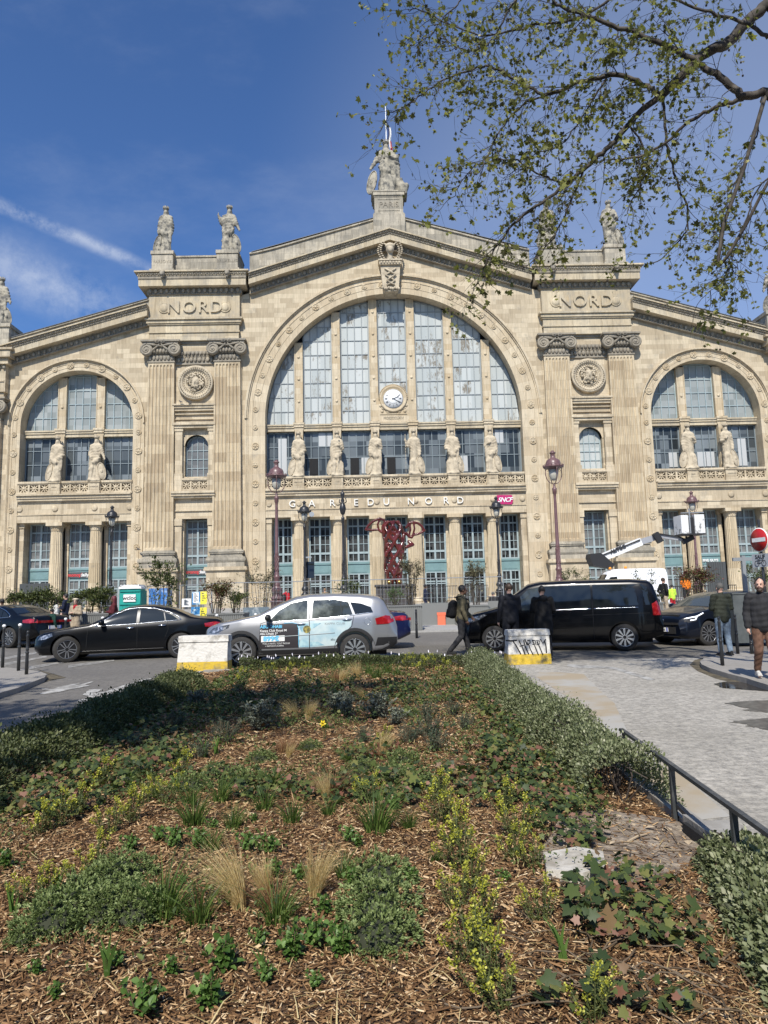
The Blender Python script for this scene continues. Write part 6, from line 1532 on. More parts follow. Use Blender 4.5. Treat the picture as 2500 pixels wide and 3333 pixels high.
# bare earth by the gap in the hedge and the pale slab in it
SOIL=[BP(x,y) for x,y in ((1750,2760),(1830,2650),(1960,2640),(2080,2655),(2180,2670),(2280,2700),(2260,2800),(2120,2880),(1990,2900),(1860,2890),(1780,2860))]
def drape(name,poly,m,dz,kind='structure',sub=3):
    bm=bmesh.new(); vs=[bm.verts.new((p[0],p[1],0)) for p in poly]; bm.faces.new(vs); bmesh.ops.triangulate(bm,faces=bm.faces[:])
    for _ in range(sub): bmesh.ops.subdivide_edges(bm,edges=[e for e in bm.edges if e.calc_length()>.08],cuts=1); bmesh.ops.triangulate(bm,faces=bm.faces[:])
    for v in bm.verts: v.co.z=bz(v.co.x,v.co.y)+dz+.008*noise.noise(v.co*9)
    if sum(f.normal.z for f in bm.faces)<0: bmesh.ops.reverse_faces(bm,faces=bm.faces[:])
    me=bpy.data.meshes.new(name); bm.to_mesh(me); bm.free(); o=link(name,me,MT[m]); tag(o,kind=kind); return o
drape('bare_earth',ragged([p[:2] for p in SOIL],.04,3),'dry_soil',.012)
mat('pale_slab',(.52,.49,.43),.9,noise_=((.28,.25,.20),7,.4,.65),bump=(30,.6,.01))
sl=[BP(x,y) for x,y in ((1770,2815),(1880,2795),(1965,2810),(1975,2860),(1900,2885),(1780,2870))]
bm=bmesh.new(); vs=[bm.verts.new((p.x,p.y,p.z)) for p in sl]; f=bm.faces.new(vs); r=bmesh.ops.extrude_face_region(bm,geom=[f])
for v in r['geom']:
    if isinstance(v,bmesh.types.BMVert): v.co.z+=.065
bmesh.ops.recalc_face_normals(bm,faces=bm.faces[:]); me=bpy.data.meshes.new('stone_slab'); bm.to_mesh(me); bm.free(); o=link('stone_slab',me,MT['pale_slab']); tag(o,'pale rough slab lying flush in the bare earth left of the rail','slab')
# --- wood chips
def inpoly(x,y,P_):
    c=False; n=len(P_)
    for i in range(n):
        a,b=P_[i],P_[i-1]
        if (a[1]>y)!=(b[1]>y) and x<(b[0]-a[0])*(y-a[1])/(b[1]-a[1])+a[0]: c=not c
    return c
def scatter(y0,y1,dens,margin=0.,vis=True):
    """random points on the bed inside the picture (plus a little)"""
    pts=[]; n=int((y1-y0)*7.6*dens)
    X=RS.uniform(XL,1.,n); Y=RS.uniform(y0,y1,n)
    k=(X<XR(Y)-.03)&(abs(X-(-2.5+.02*Y))<.62*Y+1.0); return X[k],Y[k]
chipv=[(-.5,-.5,0),(.5,-.5,0),(.5,.5,0),(-.5,.5,0),(-.5,-.4,1),(.42,-.5,1),(.5,.45,1),(-.45,.5,1)]; chipf=[(4,5,6,7),(0,1,5,4),(1,2,6,5),(2,3,7,6),(3,0,4,7)]
CX=[];CY=[];CL=[]
for y0,y1,d,ln in ((2.2,3.6,6500,.024),(3.6,5,4600,.026),(5,7.5,2200,.034),(7.5,11,800,.05),(11,15.5,330,.08)):
    X,Y=scatter(y0,y1,d); CX.append(X);CY.append(Y);CL.append(np.full(len(X),ln))
X=np.concatenate(CX);Y=np.concatenate(CY);Ln=np.concatenate(CL); soil=[tuple(p[:2]) for p in SOIL]
keep=np.array([not inpoly(x,y,soil) or RS.rand()<.22 for x,y in zip(X,Y)]); X,Y,Ln=X[keep],Y[keep],Ln[keep]; n=len(X)
Z=np.array([bz(x,y) for x,y in zip(X,Y)])+RS.uniform(0,.018,n)
az=RS.uniform(0,2*PI,n); til=RS.normal(0,.26,n); fw=np.c_[np.cos(az)*np.cos(til),np.sin(az)*np.cos(til),np.sin(til)]; up=np.c_[RS.normal(0,.35,n),RS.normal(0,.35,n),np.ones(n)]
lf=np.exp(RS.normal(0,.6,n)); sc=np.c_[Ln*.20*np.exp(RS.normal(0,.4,n)),Ln*lf,Ln*.07*np.exp(RS.normal(0,.4,n))]
tone=RS.beta(1.15,1.75,n)
o=bulk('wood_chip_mulch',[(v[0],v[1],v[2]) for v in chipv],chipf,mats(np.c_[X,Y,Z],fw,up,sc),MT['chip'],rnd=tone); tag(o,kind='stuff')
# --- leaf templates
LEAF=[(0,0,0),(-.5,.42,.12),(0,.5,0),(.5,.42,.12),(0,1,-.06),(-.33,.75,.07),(.33,.75,.07)]; LEAFF=[(0,2,1),(0,3,2),(1,2,5),(2,3,6),(2,4,5),(2,6,4)]
IVY=[(0,.35,.04)]+[(x,y,0) for x,y in ((0,0),(.32,-.10),(.52,.16),(.34,.30),(.60,.52),(.24,.62),(0,1.0),(-.24,.62),(-.60,.52),(-.34,.30),(-.52,.16),(-.32,-.10))]
IVYF=[(0,i,i+1) for i in range(1,12)]+[(0,12,1)]
PLANE=[(0,.4,.03)]+[(x,y,z) for x,y,z in ((0,0,0),(.35,.02,0),(.62,.2,-.05),(.36,.36,0),(.66,.72,-.05),(.24,.66,0),(0,1.05,-.04),(-.24,.66,0),(-.66,.72,-.05),(-.36,.36,0),(-.62,.2,-.05),(-.35,.02,0))]
def unit(n,rs=RS):
    v=rs.normal(0,1,(n,3)); return v/np.linalg.norm(v,axis=1,keepdims=True)
def leafcloud(name,P_,outv,size,tmpl,faces,m,up_bias=.6,spread=.8,rnd=None,parent=None,aspect=.6,thick=1.):
    n=len(P_); fw=outv+unit(n)*spread; fw/=np.linalg.norm(fw,axis=1,keepdims=True)
    up=np.c_[np.zeros(n),np.zeros(n),np.ones(n)]*up_bias+outv*.5+unit(n)*.5
    s=size*np.exp(RS.normal(0,.22,n)); sc=np.c_[s*aspect,s,s*thick]
    return bulk(name,tmpl,faces,mats(P_,fw,up,sc),MT[m],parent,rnd)
def hedge_points(path,width,height,dens):
    """path: list of (x,y); points on and in a rounded hedge"""
    P_=[];O=[]; pts=[Vector(p) for p in path]
    tot=sum((pts[i+1]-pts[i]).length for i in range(len(pts)-1)); n=int(tot*dens)
    seg=[(pts[i+1]-pts[i]).length for i in range(len(pts)-1)]; cs=np.cumsum([0]+seg)
    t=RS.uniform(0,tot,n)
    for q in t:
        i=min(int(np.searchsorted(cs,q))-1,len(seg)-1); i=max(i,0); p=pts[i].lerp(pts[i+1],(q-cs[i])/seg[i]); d=(pts[i+1]-pts[i]).normalized(); nr=Vector((-d.y,d.x))
        a=RS.uniform(-.15,PI+.15); lump=1+.42*noise.noise(Vector((p.x*1.6,p.y*1.6,3)))+.16*noise.noise(Vector((p.x*4.5,p.y*4.5,a)))+.10*noise.noise(Vector((p.x*11,p.y*11,a*2)))
        r=RS.uniform(.72,1.0)*lump; w_=width/2*r; x=p.x+nr.x*w_*math.cos(a); y=p.y+nr.y*w_*math.cos(a); z=bz(p.x,p.y)+max(height*r*math.sin(a),.0)*(1 if RS.rand()>.05 else RS.uniform(1.08,1.28))
        P_.append((x,y,z)); O.append((nr.x*math.cos(a),nr.y*math.cos(a),abs(math.sin(a))+.25))
    return np.array(P_),np.array(O)
def hedge(name,label,path,width,height,dens,m,size=.026,grad=0.):
    P_,O=hedge_points(path,width,height,dens)
    o=leafcloud('tmp',P_,O,size,LEAF,LEAFF,m,aspect=.62,rnd=np.clip(RS.beta(2,2.2,len(P_)),0,1)); o.name=name; tag(o,label,'hedge')
    # woody inside
    t=MB(); rs=random.Random(2)
    for i in range(len(path)-1):
        a,b=Vector(path[i]),Vector(path[i+1]); k=int((b-a).length/.16)
        for j in range(k):
            p=a.lerp(b,(j+rs.random())/k); z=bz(p.x,p.y)
            for _ in range(3): t.tube([(p.x,p.y,z-.02),(p.x+rs.uniform(-.15,.15),p.y+rs.uniform(-.15,.15),z+height*.5),(p.x+rs.uniform(-.3,.3)*width,p.y+rs.uniform(-.2,.2),z+height*rs.uniform(.75,.95))],[.008,.006,.003],4)
    t.build('stems',MT['twig'],o); return o
hr=[(XR(y)-.23,y) for y in (5.25,7,9,11,13,14.9)]
hedge('hedge','low variegated hedge along the right edge of the bed between rail and graffitied block',hr,.68,.40,9000,'euonymus_pale',.023)
hr2=[(-.46,4.12),(-.50,3.8),(-.60,3.4),(-.74,2.86),(-.9,2.3)]
hedge('hedge','glossy low hedge in the bottom right corner below the metal rail',hr2,.66,.25,11000,'euonymus_pale',.025)
hl=[(XL+.42,y) for y in (5.0,7,9,11,12.7)]
hedge('hedge','dark dense low hedge along the left edge of the bed beside the road',hl,.95,.38,9000,'euonymus_leaf',.027)
hl3=[(-5.3,14.9),(-4.8,15.0),(-3.2,15.1),(-1.5,15.1),(-.2,15.0)]
hedge('hedge','ragged low green border at the far end of the bed before the silver car',hl3,.6,.22,3800,'euonymus_leaf',.032)
# --- ivy
def ivy(name,regions,dens,thr=-.22):
    P_=[]
    for poly in regions:
        xs_=[p[0] for p in poly]; ys_=[p[1] for p in poly]; A=(max(xs_)-min(xs_))*(max(ys_)-min(ys_)); n=int(A*dens)
        for _ in range(n):
            x=RS.uniform(min(xs_),max(xs_)); y=RS.uniform(min(ys_),max(ys_))
            g=noise.noise(Vector((x*1.7,y*1.7,8)))+.5*noise.noise(Vector((x*5,y*5,1)))
            if inpoly(x,y,poly) and g>thr: P_.append((x,y,bz(x,y)+.03+RS.uniform(0,.13)*(.6+max(g,0))))
    P_=np.array(P_); n=len(P_); az=RS.uniform(0,2*PI,n); fw=np.c_[np.cos(az),np.sin(az),RS.normal(-.25,.3,n)]; up=np.c_[RS.normal(0,.65,n),RS.normal(-.25,.65,n),np.ones(n)]
    s=.035*np.exp(RS.normal(0,.33,n))
    o=bulk(name,IVY,IVYF,mats(P_,fw,up,np.c_[s,s,s]),MT['ivy_leaf'],rnd=RS.beta(1.7,1.7,n)); tag(o,kind='stuff'); return o
bp=lambda *pts:[tuple(BP(x,y)[:2]) for x,y in pts]
ivy('ivy_cover',[bp((1480,2200),(1640,2230),(1820,2400),(1960,2600),(1990,2740),(1900,2800),(1740,2740),(1700,2600),(1560,2480),(1600,2360),(1480,2280)),
  bp((1250,2560),(1400,2510),(1700,2500),(1740,2620),(1560,2640),(1400,2620),(1240,2650))],900)
ivy('ivy_cover',[bp((1830,2890),(2010,2830),(2180,2880),(2290,3000),(2330,3150),(2260,3340),(1880,3340),(1930,3150),(1840,3010)),bp((1700,3300),(1900,3230),(1950,3340))],900,-.2)
ivy('ivy_cover',[[(XL+.8,5.0),(-4.5,5.0),(-4.3,7),(-4.4,9),(-4.7,12),(-5.0,14.6),(XL+.8,14.8)],bp((720,2560),(900,2540),(1180,2560),(1260,2620),(1000,2640),(760,2620))],820)
ivy('ivy_cover',[bp((700,2330),(900,2240),(1200,2240),(1500,2230),(1480,2300),(1250,2300),(1100,2280),(860,2320))],620)
ivy('ivy_cover',[[(-5.0,5.6),(-1.3,5.6),(-1.1,9),(-1.0,14.5),(-4.9,14.5)]],420,.27)
# scattered low seedlings, moss-like patches and dead straw
P_=[];rn=[]
while len(P_)<19000:
    x=RS.uniform(XL+.9,XR(5)-.4); y=2.6+12.6*RS.rand()**.8
    g=noise.noise(Vector((x*1.1+3,y*1.1,2)))+.45*noise.noise(Vector((x*4,y*4,5)))+.16*max(min((y-5)/4,1.2),-.5)
    if g>.18: P_.append((x,y,bz(x,y)+.02+RS.uniform(0,.10)*(.5+g)))
P_=np.array(P_); o=leafcloud('low_ground_cover',P_,np.tile([[0,0,.6]],(len(P_),1)),.026,LEAF,LEAFF,'cover_leaf',aspect=.5,spread=1.0,rnd=RS.beta(1.6,1.8,len(P_))); tag(o,kind='stuff')
n=5200; X=RS.uniform(XL+.7,XR(5)-.2,n); Y=2.3+12.8*RS.rand(n)**1.25; az=RS.uniform(0,2*PI,n); s=.075*np.exp(RS.normal(0,.4,n))
Z=np.array([bz(x,y) for x,y in zip(X,Y)])+.022
o=bulk('dead_straw',[(-.5,0,0),(.5,0,0),(.35,.5,.10),(-.35,.5,.10),(.15,1,0),(-.15,1,0)],[(0,1,2,3),(3,2,4,5)],mats(np.c_[X,Y,Z],np.c_[np.cos(az),np.sin(az),RS.normal(.05,.12,n)],np.tile([[0,0,1.]],(n,1)),np.c_[s*.03+.0012,s,s]),MT['blond_grass']); tag(o,kind='stuff')
# bare creeping stems
t=MB(); rs=random.Random(8)
for _ in range(90):
    p=BP(rs.uniform(1700,2450),rs.uniform(2700,3330)); a=rs.uniform(0,6.28); pts=[]
    q=Vector((p.x,p.y))
    for k in range(7): q=q+Vector((math.cos(a),math.sin(a)))*.06; a+=rs.uniform(-.6,.6); pts.append((q.x,q.y,bz(q.x,q.y)+.02+.02*math.sin(k)+rs.random()*.015))
    t.tube(pts,.0035,4)
o=t.build('creeping_stems',MT['stem']); tag(o,kind='stuff')
# --- plant prototypes
def blades(n,h,r0,lean=(0,0),spread=.5,w_=.003,curve=.5,seg=4,rs=None):
    rs=rs or RS; V=[];F=[];Rn=[]
    for k in range(n):
        a=rs.uniform(0,2*PI); q=rs.uniform(0,1)**.5; bx,by=r0*q*math.cos(a),r0*q*math.sin(a); hh=h*rs.uniform(.35,1.0); dx=math.cos(a)*spread*q*hh+lean[0]*hh+rs.normal(0,.11)*hh; dy=math.sin(a)*spread*q*hh+lean[1]*hh+rs.normal(0,.11)*hh
        ph=rs.uniform(0,PI); wx,wy=math.cos(ph)*w_,math.sin(ph)*w_; b=len(V); tn=rs.rand()
        for i in range(seg+1):
            t=i/seg; c=t**(1+curve*1.6); ww=(1-t)**.6 if i<seg else .05; z=hh*(t-.18*curve*t*t*(abs(dx)+abs(dy))/max(hh,.01)); V+= [(bx+dx*c-wx*ww,by+dy*c-wy*ww,z),(bx+dx*c+wx*ww,by+dy*c+wy*ww,z)]; Rn+= [tn,tn]
        for i in range(seg): F.append((b+2*i,b+2*i+1,b+2*i+3,b+2*i+2))
    return V,F,Rn
def rawmesh(name,V,F,Rn,m,parent=None):
    me=bpy.data.meshes.new(name); me.from_pydata(V,[],F); a=me.attributes.new('rnd','FLOAT','POINT'); a.data.foreach_set('value',np.array(Rn,np.float32)); return link(name,me,MT[m],parent)
proto={}
def put(kind,px,py,s=1.,rz=None,label=None,z=0.,squash=1.):
    fn,cat,group,base=PK[kind]
    if kind not in proto: proto[kind]=[fn(v) for v in range(PV.get(kind,2))]; used[kind]=[False]*len(proto[kind])
    i=(put.c)%len(proto[kind]); put.c+=1; src=proto[kind][i]
    if used[kind][i]: o=copy_tree(src,None,chmap(src))
    else: o=src; used[kind][i]=True
    s*=KS[kind]; p=BP(px,py); o.location=p+Vector((0,0,z)); o.scale=(s,s,s*squash); o.rotation_euler.z=rz if rz is not None else RS.uniform(-.5,.5)
    o['label']=label or base; o['category']=cat; o['group']=group
    return o
put.c=0; used={}
KS={'blond':.80,'blondup':.82,'rust':.85,'green':.95,'hebe':.76,'sage':1.,'spurge':.78,'leafy':.62,'rosemary':1.,'iris':.8}
def chmap(src):
    return {src.name:[c for c in src.children]} 
def f_tuft(h,n,r0,m,lean=(0,0),spread=.45,w_=.003,curve=.5,name='grass_tuft'):
    def fn(v):
        V,F,Rn=blades(n,h,r0,(lean[0]*(1 if v%2==0 else -1),lean[1]),spread,w_,curve); return rawmesh(name,V,F,Rn,m)
    return fn
def f_mound(m,size,n,name='shrub_mound',h=.75):
    def fn(v):
        P_=[];O=[]; rs=RS
        # rosettes of leaves on a lumpy dome of radius 1*.22
        for k in range(n):
            u=unit(1)[0]; u[2]=abs(u[2]); lump=1+.5*noise.noise(Vector((u[0]*2.2,u[1]*2.2,u[2]*2.2+v*5)))+.26*noise.noise(Vector(tuple(u*6)))
            c=u*np.array([.22,.22,.22*h])*lump*rs.uniform(.9,1.02)
            for j in range(7): P_.append(c+unit(1)[0]*.004); O.append(u*.9+unit(1)[0]*.55)
        P_=np.array(P_);O=np.array(O)
        root=leafcloud(name,P_,O,size,LEAF,LEAFF,m,aspect=.42,spread=.25,rnd=np.repeat(RS.rand(n),7)*.6+RS.rand(len(P_))*.4)
        t=MB(); t.smooth=True; t.ell((0,0,.0),(.145,.145,.145*h),12,8); t.build('mound_core',MT['dark_core'],root); return root  # solid dark ellipsoid fills the mound beneath the leaf rosettes
    return fn
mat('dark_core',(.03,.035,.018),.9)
def f_spurge(v):
    rs=random.Random(v+40); P1=[];O1=[];P2=[];O2=[]; t=MB()
    for k in range(11):
        a=rs.uniform(0,6.28); r=rs.uniform(0,.12); h=rs.uniform(.16,.34); tx,ty=r*1.8*math.cos(a),r*1.8*math.sin(a); bx,by=r*.7*math.cos(a),r*.7*math.sin(a)
        t.tube([(bx,by,0),((bx+tx)/2,(by+ty)/2,h*.5),(tx,ty,h)],.003,4)
        for j in range(34):
            q=rs.uniform(.1,.9); b=rs.uniform(0,6.28); P1.append((bx+(tx-bx)*q,by+(ty-by)*q,h*q)); O1.append((math.cos(b),math.sin(b),.5))
        for j in range(30):
            b=rs.uniform(0,6.28); rr_=rs.uniform(0,.026); P2.append((tx+rr_*math.cos(b),ty+rr_*math.sin(b),h-rs.uniform(-.01,.05))); O2.append((math.cos(b)*.8,math.sin(b)*.8,.8))
    root=t.build('spurge_plant',MT['stem_green'],fix=False)
    leafcloud('leaves',np.array(P1),np.array(O1),.030,LEAF,LEAFF,'spurge_leaf',aspect=.3,parent=root); leafcloud('flowers',np.array(P2),np.array(O2),.014,LEAF,LEAFF,'spurge_flower',aspect=.9,parent=root); return root
def f_leafy(m,size,h,nst,aspect=.6,name='leafy_plant',per=26,wid=.10,ew=1.):
    def fn(v):
        rs=random.Random(v+90); P1=[];O1=[]; t=MB()
        for k in range(nst):
            a=rs.uniform(0,6.28); r=rs.uniform(0,wid); hh=h*rs.uniform(.5,1); tx,ty=r*1.6*math.cos(a),r*1.6*math.sin(a); bx,by=r*.4*math.cos(a),r*.4*math.sin(a)
            t.tube([(bx,by,0),((bx+tx)*.45,(by+ty)*.45,hh*.55),(tx,ty,hh)],.003,4)
            for j in range(per):
                q=rs.uniform(.12,1)**.8; b=rs.uniform(0,6.28); P1.append((bx+(tx-bx)*q,by+(ty-by)*q,hh*q)); O1.append((math.cos(b),math.sin(b),.35))
        root=t.build(name,MT['stem'],fix=False); leafcloud('leaves',np.array(P1),np.array(O1),size,LEAF,LEAFF,m,aspect=aspect,parent=root); return root
    return fn
def f_sword(v):
    rs=random.Random(v); V=[];F=[];Rn=[]
    for k in range(5):
        a=rs.uniform(-.5,.5); h=rs.uniform(.12,.22); x=rs.uniform(-.02,.02); b=len(V); w_=.011
        for i in range(6):
            t=i/5; ww=w_*(1-t**2.5); V+= [(x+a*h*t*t-ww,.01*k,h*t),(x+a*h*t*t+ww,.01*k+.004,h*t)]; Rn+=[.4+.1*k]*2
        for i in range(5): F.append((b+2*i,b+2*i+1,b+2*i+3,b+2*i+2))
    return rawmesh('iris_plant',V,F,Rn,'fresh_leaf')
PK={
 'blond':(f_tuft(.36,420,.03,'blond_grass',(-.5,.05),.45,.0012,.6,'feather_grass'),'grass','tufts of blond feather grass','wispy blond feather grass tuft among the wood chips'),
 'blondup':(f_tuft(.36,420,.03,'blond_grass',(.22,.0),.42,.0012,.4,'feather_grass'),'grass','tufts of blond feather grass','wispy blond feather grass tuft among the wood chips'),
 'rust':(f_tuft(.22,300,.06,'rust_grass',(.2,.1),1.3,.0013,.9,'feather_grass'),'grass','tufts of rusty dry grass','low rusty brown tuft of dry grass in the wood chips'),
 'green':(f_tuft(.22,120,.05,'green_grass',(.1,0),.95,.0026,.8),'grass','tufts of green grass','bright green upright grass tuft in the wood chips'),
 'hebe':(f_mound('hebe_leaf',.020,620),'shrub','round dense green mounds in the bed','round dense grey-green mound of tiny leaves in the wood chips'),
 'sage':(f_leafy('sage_leaf',.055,.34,26,.32,'sage_plant',30,.15),'sage plant','grey sage plants','upright silvery grey sage plant in the middle of the bed'),
 'spurge':(f_spurge,'spurge','spurge plants with yellow green heads','spurge plant with yellow-green flower heads in the wood chips'),
 'leafy':(f_leafy('fresh_leaf',.038,.16,9,.7,'leafy_plant',16,.09),'plant','small fresh green leafy plants','small fresh green leafy plant sprouting from the wood chips'),
 'rosemary':(f_leafy('rosemary_leaf',.022,.26,26,.16,'rosemary_plant',60,.13),'herb','feathery grey green herbs','feathery grey-green herb standing in the wood chips'),
 'iris':(f_sword,'iris','sprouting iris leaves','short fan of sword-shaped iris leaves in the wood chips')}
PV={'hebe':2}
# ordered lists: (px,py,scale)
for px,py,s,lb in ((780,2965,1.25,'blond feather grass leaning left, tallest tuft at the bottom centre-left'),(1110,2222,1.15,'straw coloured tuft before the silver car, leaning left beside the bright green grass'),(1180,2275,.9,'thin blond wisp just below the bright green grass patch'),(1245,2455,.9,'pale drooping feather grass above the green mounds on the centre line'),(965,2345,1.1,'left one of two feather grass tufts beside the grey sage')): put('blond',px,py,s,0 if s!=.9 else .2,lb)
for px,py,s,lb in ((865,2925,.80,'short blond tuft fanning right, between two taller feather grasses'),(1025,2925,1.0,'upright blond feather grass, right one of three at the bottom'),(1165,2215,1.35,'tallest blond plume at the far end of the bed in front of the rear wheel'),(1005,2345,1.1,'right one of two feather grass tufts beside the grey sage'),(1062,2610,.75,'small blond tip rising from the rusty grass clump'),(940,2470,.6,'blond wisp beside the low rusty tuft in the middle')): put('blondup',px,py,s,0,lb)
for px,py,s,lb in ((1080,2590,1.5,'largest rusty grass clump in the centre of the bed'),(930,2450,1.35,'rusty tuft left of the yellow daffodil'),(880,2960,1.0,'rusty tuft behind the short blond grass at the bottom'),(1090,2215,1.3,'rusty grass at the far end beneath the straw coloured tuft'),(1230,2470,.9,'flattened rusty grass on the centre line'),(1330,2240,.8,'rusty grass scrap below the far yellow spurge')): put('rust',px,py,s,None,lb)
gl=((630,2690,1.35),(760,2700,1.0),(950,2680,1.05),(1228,2710,1.7),(1070,2655,.8),(540,2990,1.5),(645,3010,1.1),(905,3010,1.2),(690,2770,.9),(1060,2375,.8),(1225,2210,1.6),(1200,2195,1.5),(1260,2190,1.6),(1290,2200,1.4),(900,2560,1.0),(1180,2560,.8),(490,2960,1.0),(1420,2810,.5),(620,2620,.9))
w9=['left of centre under the mounds','between the leafy plants','under the rusty clump','standing tall right of the rusty clump','small, below the blond tip','beside the left green mound','thin, right of the left green mound','at the bottom centre','feathery, left of the bottom plumes','under the yellow daffodil','in the bright patch at the far end, left','in the bright patch at the far end, front','in the bright patch at the far end, right','at the right end of the far bright patch','amid the central ivy','right of the rusty clump, short','behind the left green mounds','tiny, beside the long spurge row','behind the left centre mounds']
for (px,py,s),w_ in zip(gl,w9): put('green',px,py,s,None,'green grass tuft '+w_)
hb=((170,3020,1.0),(250,2955,1.0),(330,2905,.95),(400,2860,1.0),(345,2990,1.0),(440,2990,1.0),(80,3070,.45),(1235,2880,1.05),(1225,2975,1.1),(1235,3070,1.0),(790,2560,1.05),(620,2570,.95),(1290,2540,1.0),(1180,2510,.8),(1310,2480,.8),(1265,2230,.7),(700,2520,.7))
h9=['leftmost of the bottom left cluster','second in the bottom left cluster','middle of the bottom left cluster','top one of the bottom left cluster','lower right of the bottom left cluster','rightmost of the bottom left cluster','tiny one left of the bottom left cluster','top of the chain right of centre','middle of the chain right of centre','bottom of the chain right of centre','right one of two left of the rusty clump','left one of two left of the rusty clump','right of the rusty clump','above the rusty clump','on the right behind the rusty clump','at the far end beside the bright grass','small one under the central ivy']
for (px,py,s),w_ in zip(hb,h9): put('hebe',px,py,s,None,'dense grey-green mound, '+w_)
for (px,py,s),w_ in zip(((850,2380,1.05),(1228,2340,.95),(1105,2320,.8),(1130,2330,.7)),('largest, left of the feather grasses','right of the feather grasses','in the middle','small one in the middle')): put('sage',px,py,s,None,'silvery grey sage plant, '+w_)
sp_=((1425,2610,.9),(1450,2680,1.0),(1480,2750,1.0),(1505,2830,1.0),(1530,2900,.8),(1490,2960,.7),(1640,2650,.9),(1690,2730,.9),(1670,2800,.8),(1740,2830,.6),(1560,3050,.9),(1545,3140,.9),(1580,3240,.9),(1640,3300,.7),(1370,2190,1.3),(1400,2180,1.2),(1440,2200,1.2),(1340,2175,1.2),(130,2720,.8),(190,2700,.9),(250,2660,.9),(360,2720,.8),(420,2680,.9),(545,2620,.8),(590,2530,.9),(95,2960,.7),(150,2930,.7),(880,2210,1.1),(940,2200,1.0),(1000,2200,1.),(310,2830,.8),(1760,3010,.7),(1250,2420,.7),(470,2620,.7),(1930,3330,.7),(240,2900,.6))
s9='top of the long row|second of the long row|third of the long row|fourth of the long row|foot of the long row|stray below the long row|top of the short row near the ivy|middle of the short row near the ivy|foot of the short row near the ivy|small, beside the pale slab|top of the bottom row|middle of the bottom row|lower end of the bottom row|small at the bottom edge|bright mass at the far end, left of middle|bright mass at the far end, middle|bright mass at the far end, right|bright mass at the far end, left|leftmost by the left ivy|second by the left ivy|third by the left ivy|below the left ivy|right of the left ivy|left of the central mounds|tall, above the central mounds|left edge, above the mound cluster|above the mound cluster|far left behind the dark hedge end|far left of the straw tuft|right beside the straw tuft|small above the top mound|right one beside the iris|pale one on the centre line|small behind the green tufts|bottom right by the ivy|small over the bottom left mounds'.split('|')
for (px,py,s),w_ in zip(sp_,s9): put('spurge',px,py,s,None,'yellow-green spurge, '+w_)
lf_=((735,3170,1.3),(840,3080,.7),(960,3130,1.2),(1010,3080,1.1),(1060,2985,.9),(1090,3090,1.1),(560,3180,.7),(370,3150,.7),(120,3180,.6),(460,3310,1.2),(690,3290,1.2),(860,3200,.7),(1120,3120,1.1),(560,2760,1.2),(830,2680,.6),(870,2780,1.1),(900,2860,1.0),(1130,2740,.9),(1170,2760,.8),(510,2740,.9),(20,2830,1.),(690,2700,.7),(1150,2900,1.0),(1640,2870,.6),(985,2870,.9),(590,2880,.5),(180,3260,.6),(1020,3220,.6))
l9='broad one at the bottom, left of centre|by the right mound chain|right of the broad bottom one|under the right mound chain|beside the upright feather grass|at the foot of the right mound chain|low at the bottom, below the blond tuft|right of the bottom iris|bottom left corner|at the bottom edge, left|at the bottom edge, middle|tiny, bottom centre|right below the right mound chain|left of the blond tufts|by the tiny central grass|above the short blond tuft|behind the upright feather grass|left of the tall green tuft|under the tall green tuft|between the left centre mounds|at the left frame edge|beneath the left centre mounds|right of the upright feather grass|near the pale slab|between the two right blond tufts|behind the tallest feather grass|lowest in the bottom left|alone at the bottom, right of centre'.split('|')
for (px,py,s),w_ in zip(lf_,l9): put('leafy',px,py,s,None,'small fresh green leafy plant, '+w_)
for (px,py,s),w_ in zip(((1385,2345,.9),(1395,2400,1.0),(1410,2450,.9),(1470,2330,.8),(1510,2380,.8),(730,2420,1.),(800,2290,.8),(650,2470,.8)),('back of the chain right of centre','middle of the chain right of centre','front of the chain right of centre','back of the pair near the right ivy','front of the pair near the right ivy','left of the large sage','near the left hedge','left of the central mounds')): put('rosemary',px,py,s,None,'feathery grey-green herb, '+w_)
for (px,py,s),w_ in zip(((1835,3140,1.),(350,3190,1.),(665,2470,1.2),(700,2460,1.1),(30,2985,.9),(180,2930,.9),(575,2580,.8),(1450,2375,.7),(860,3180,.7)),('lone one by the ivy, bottom right','bottom left','left, amid the herbs','right of its neighbour amid the herbs','at the left edge','dark one above the mounds','behind the green tufts','by the herbs on the right','bottom centre')): put('iris',px,py,s,None,'sword-leaved iris sprout, '+w_)
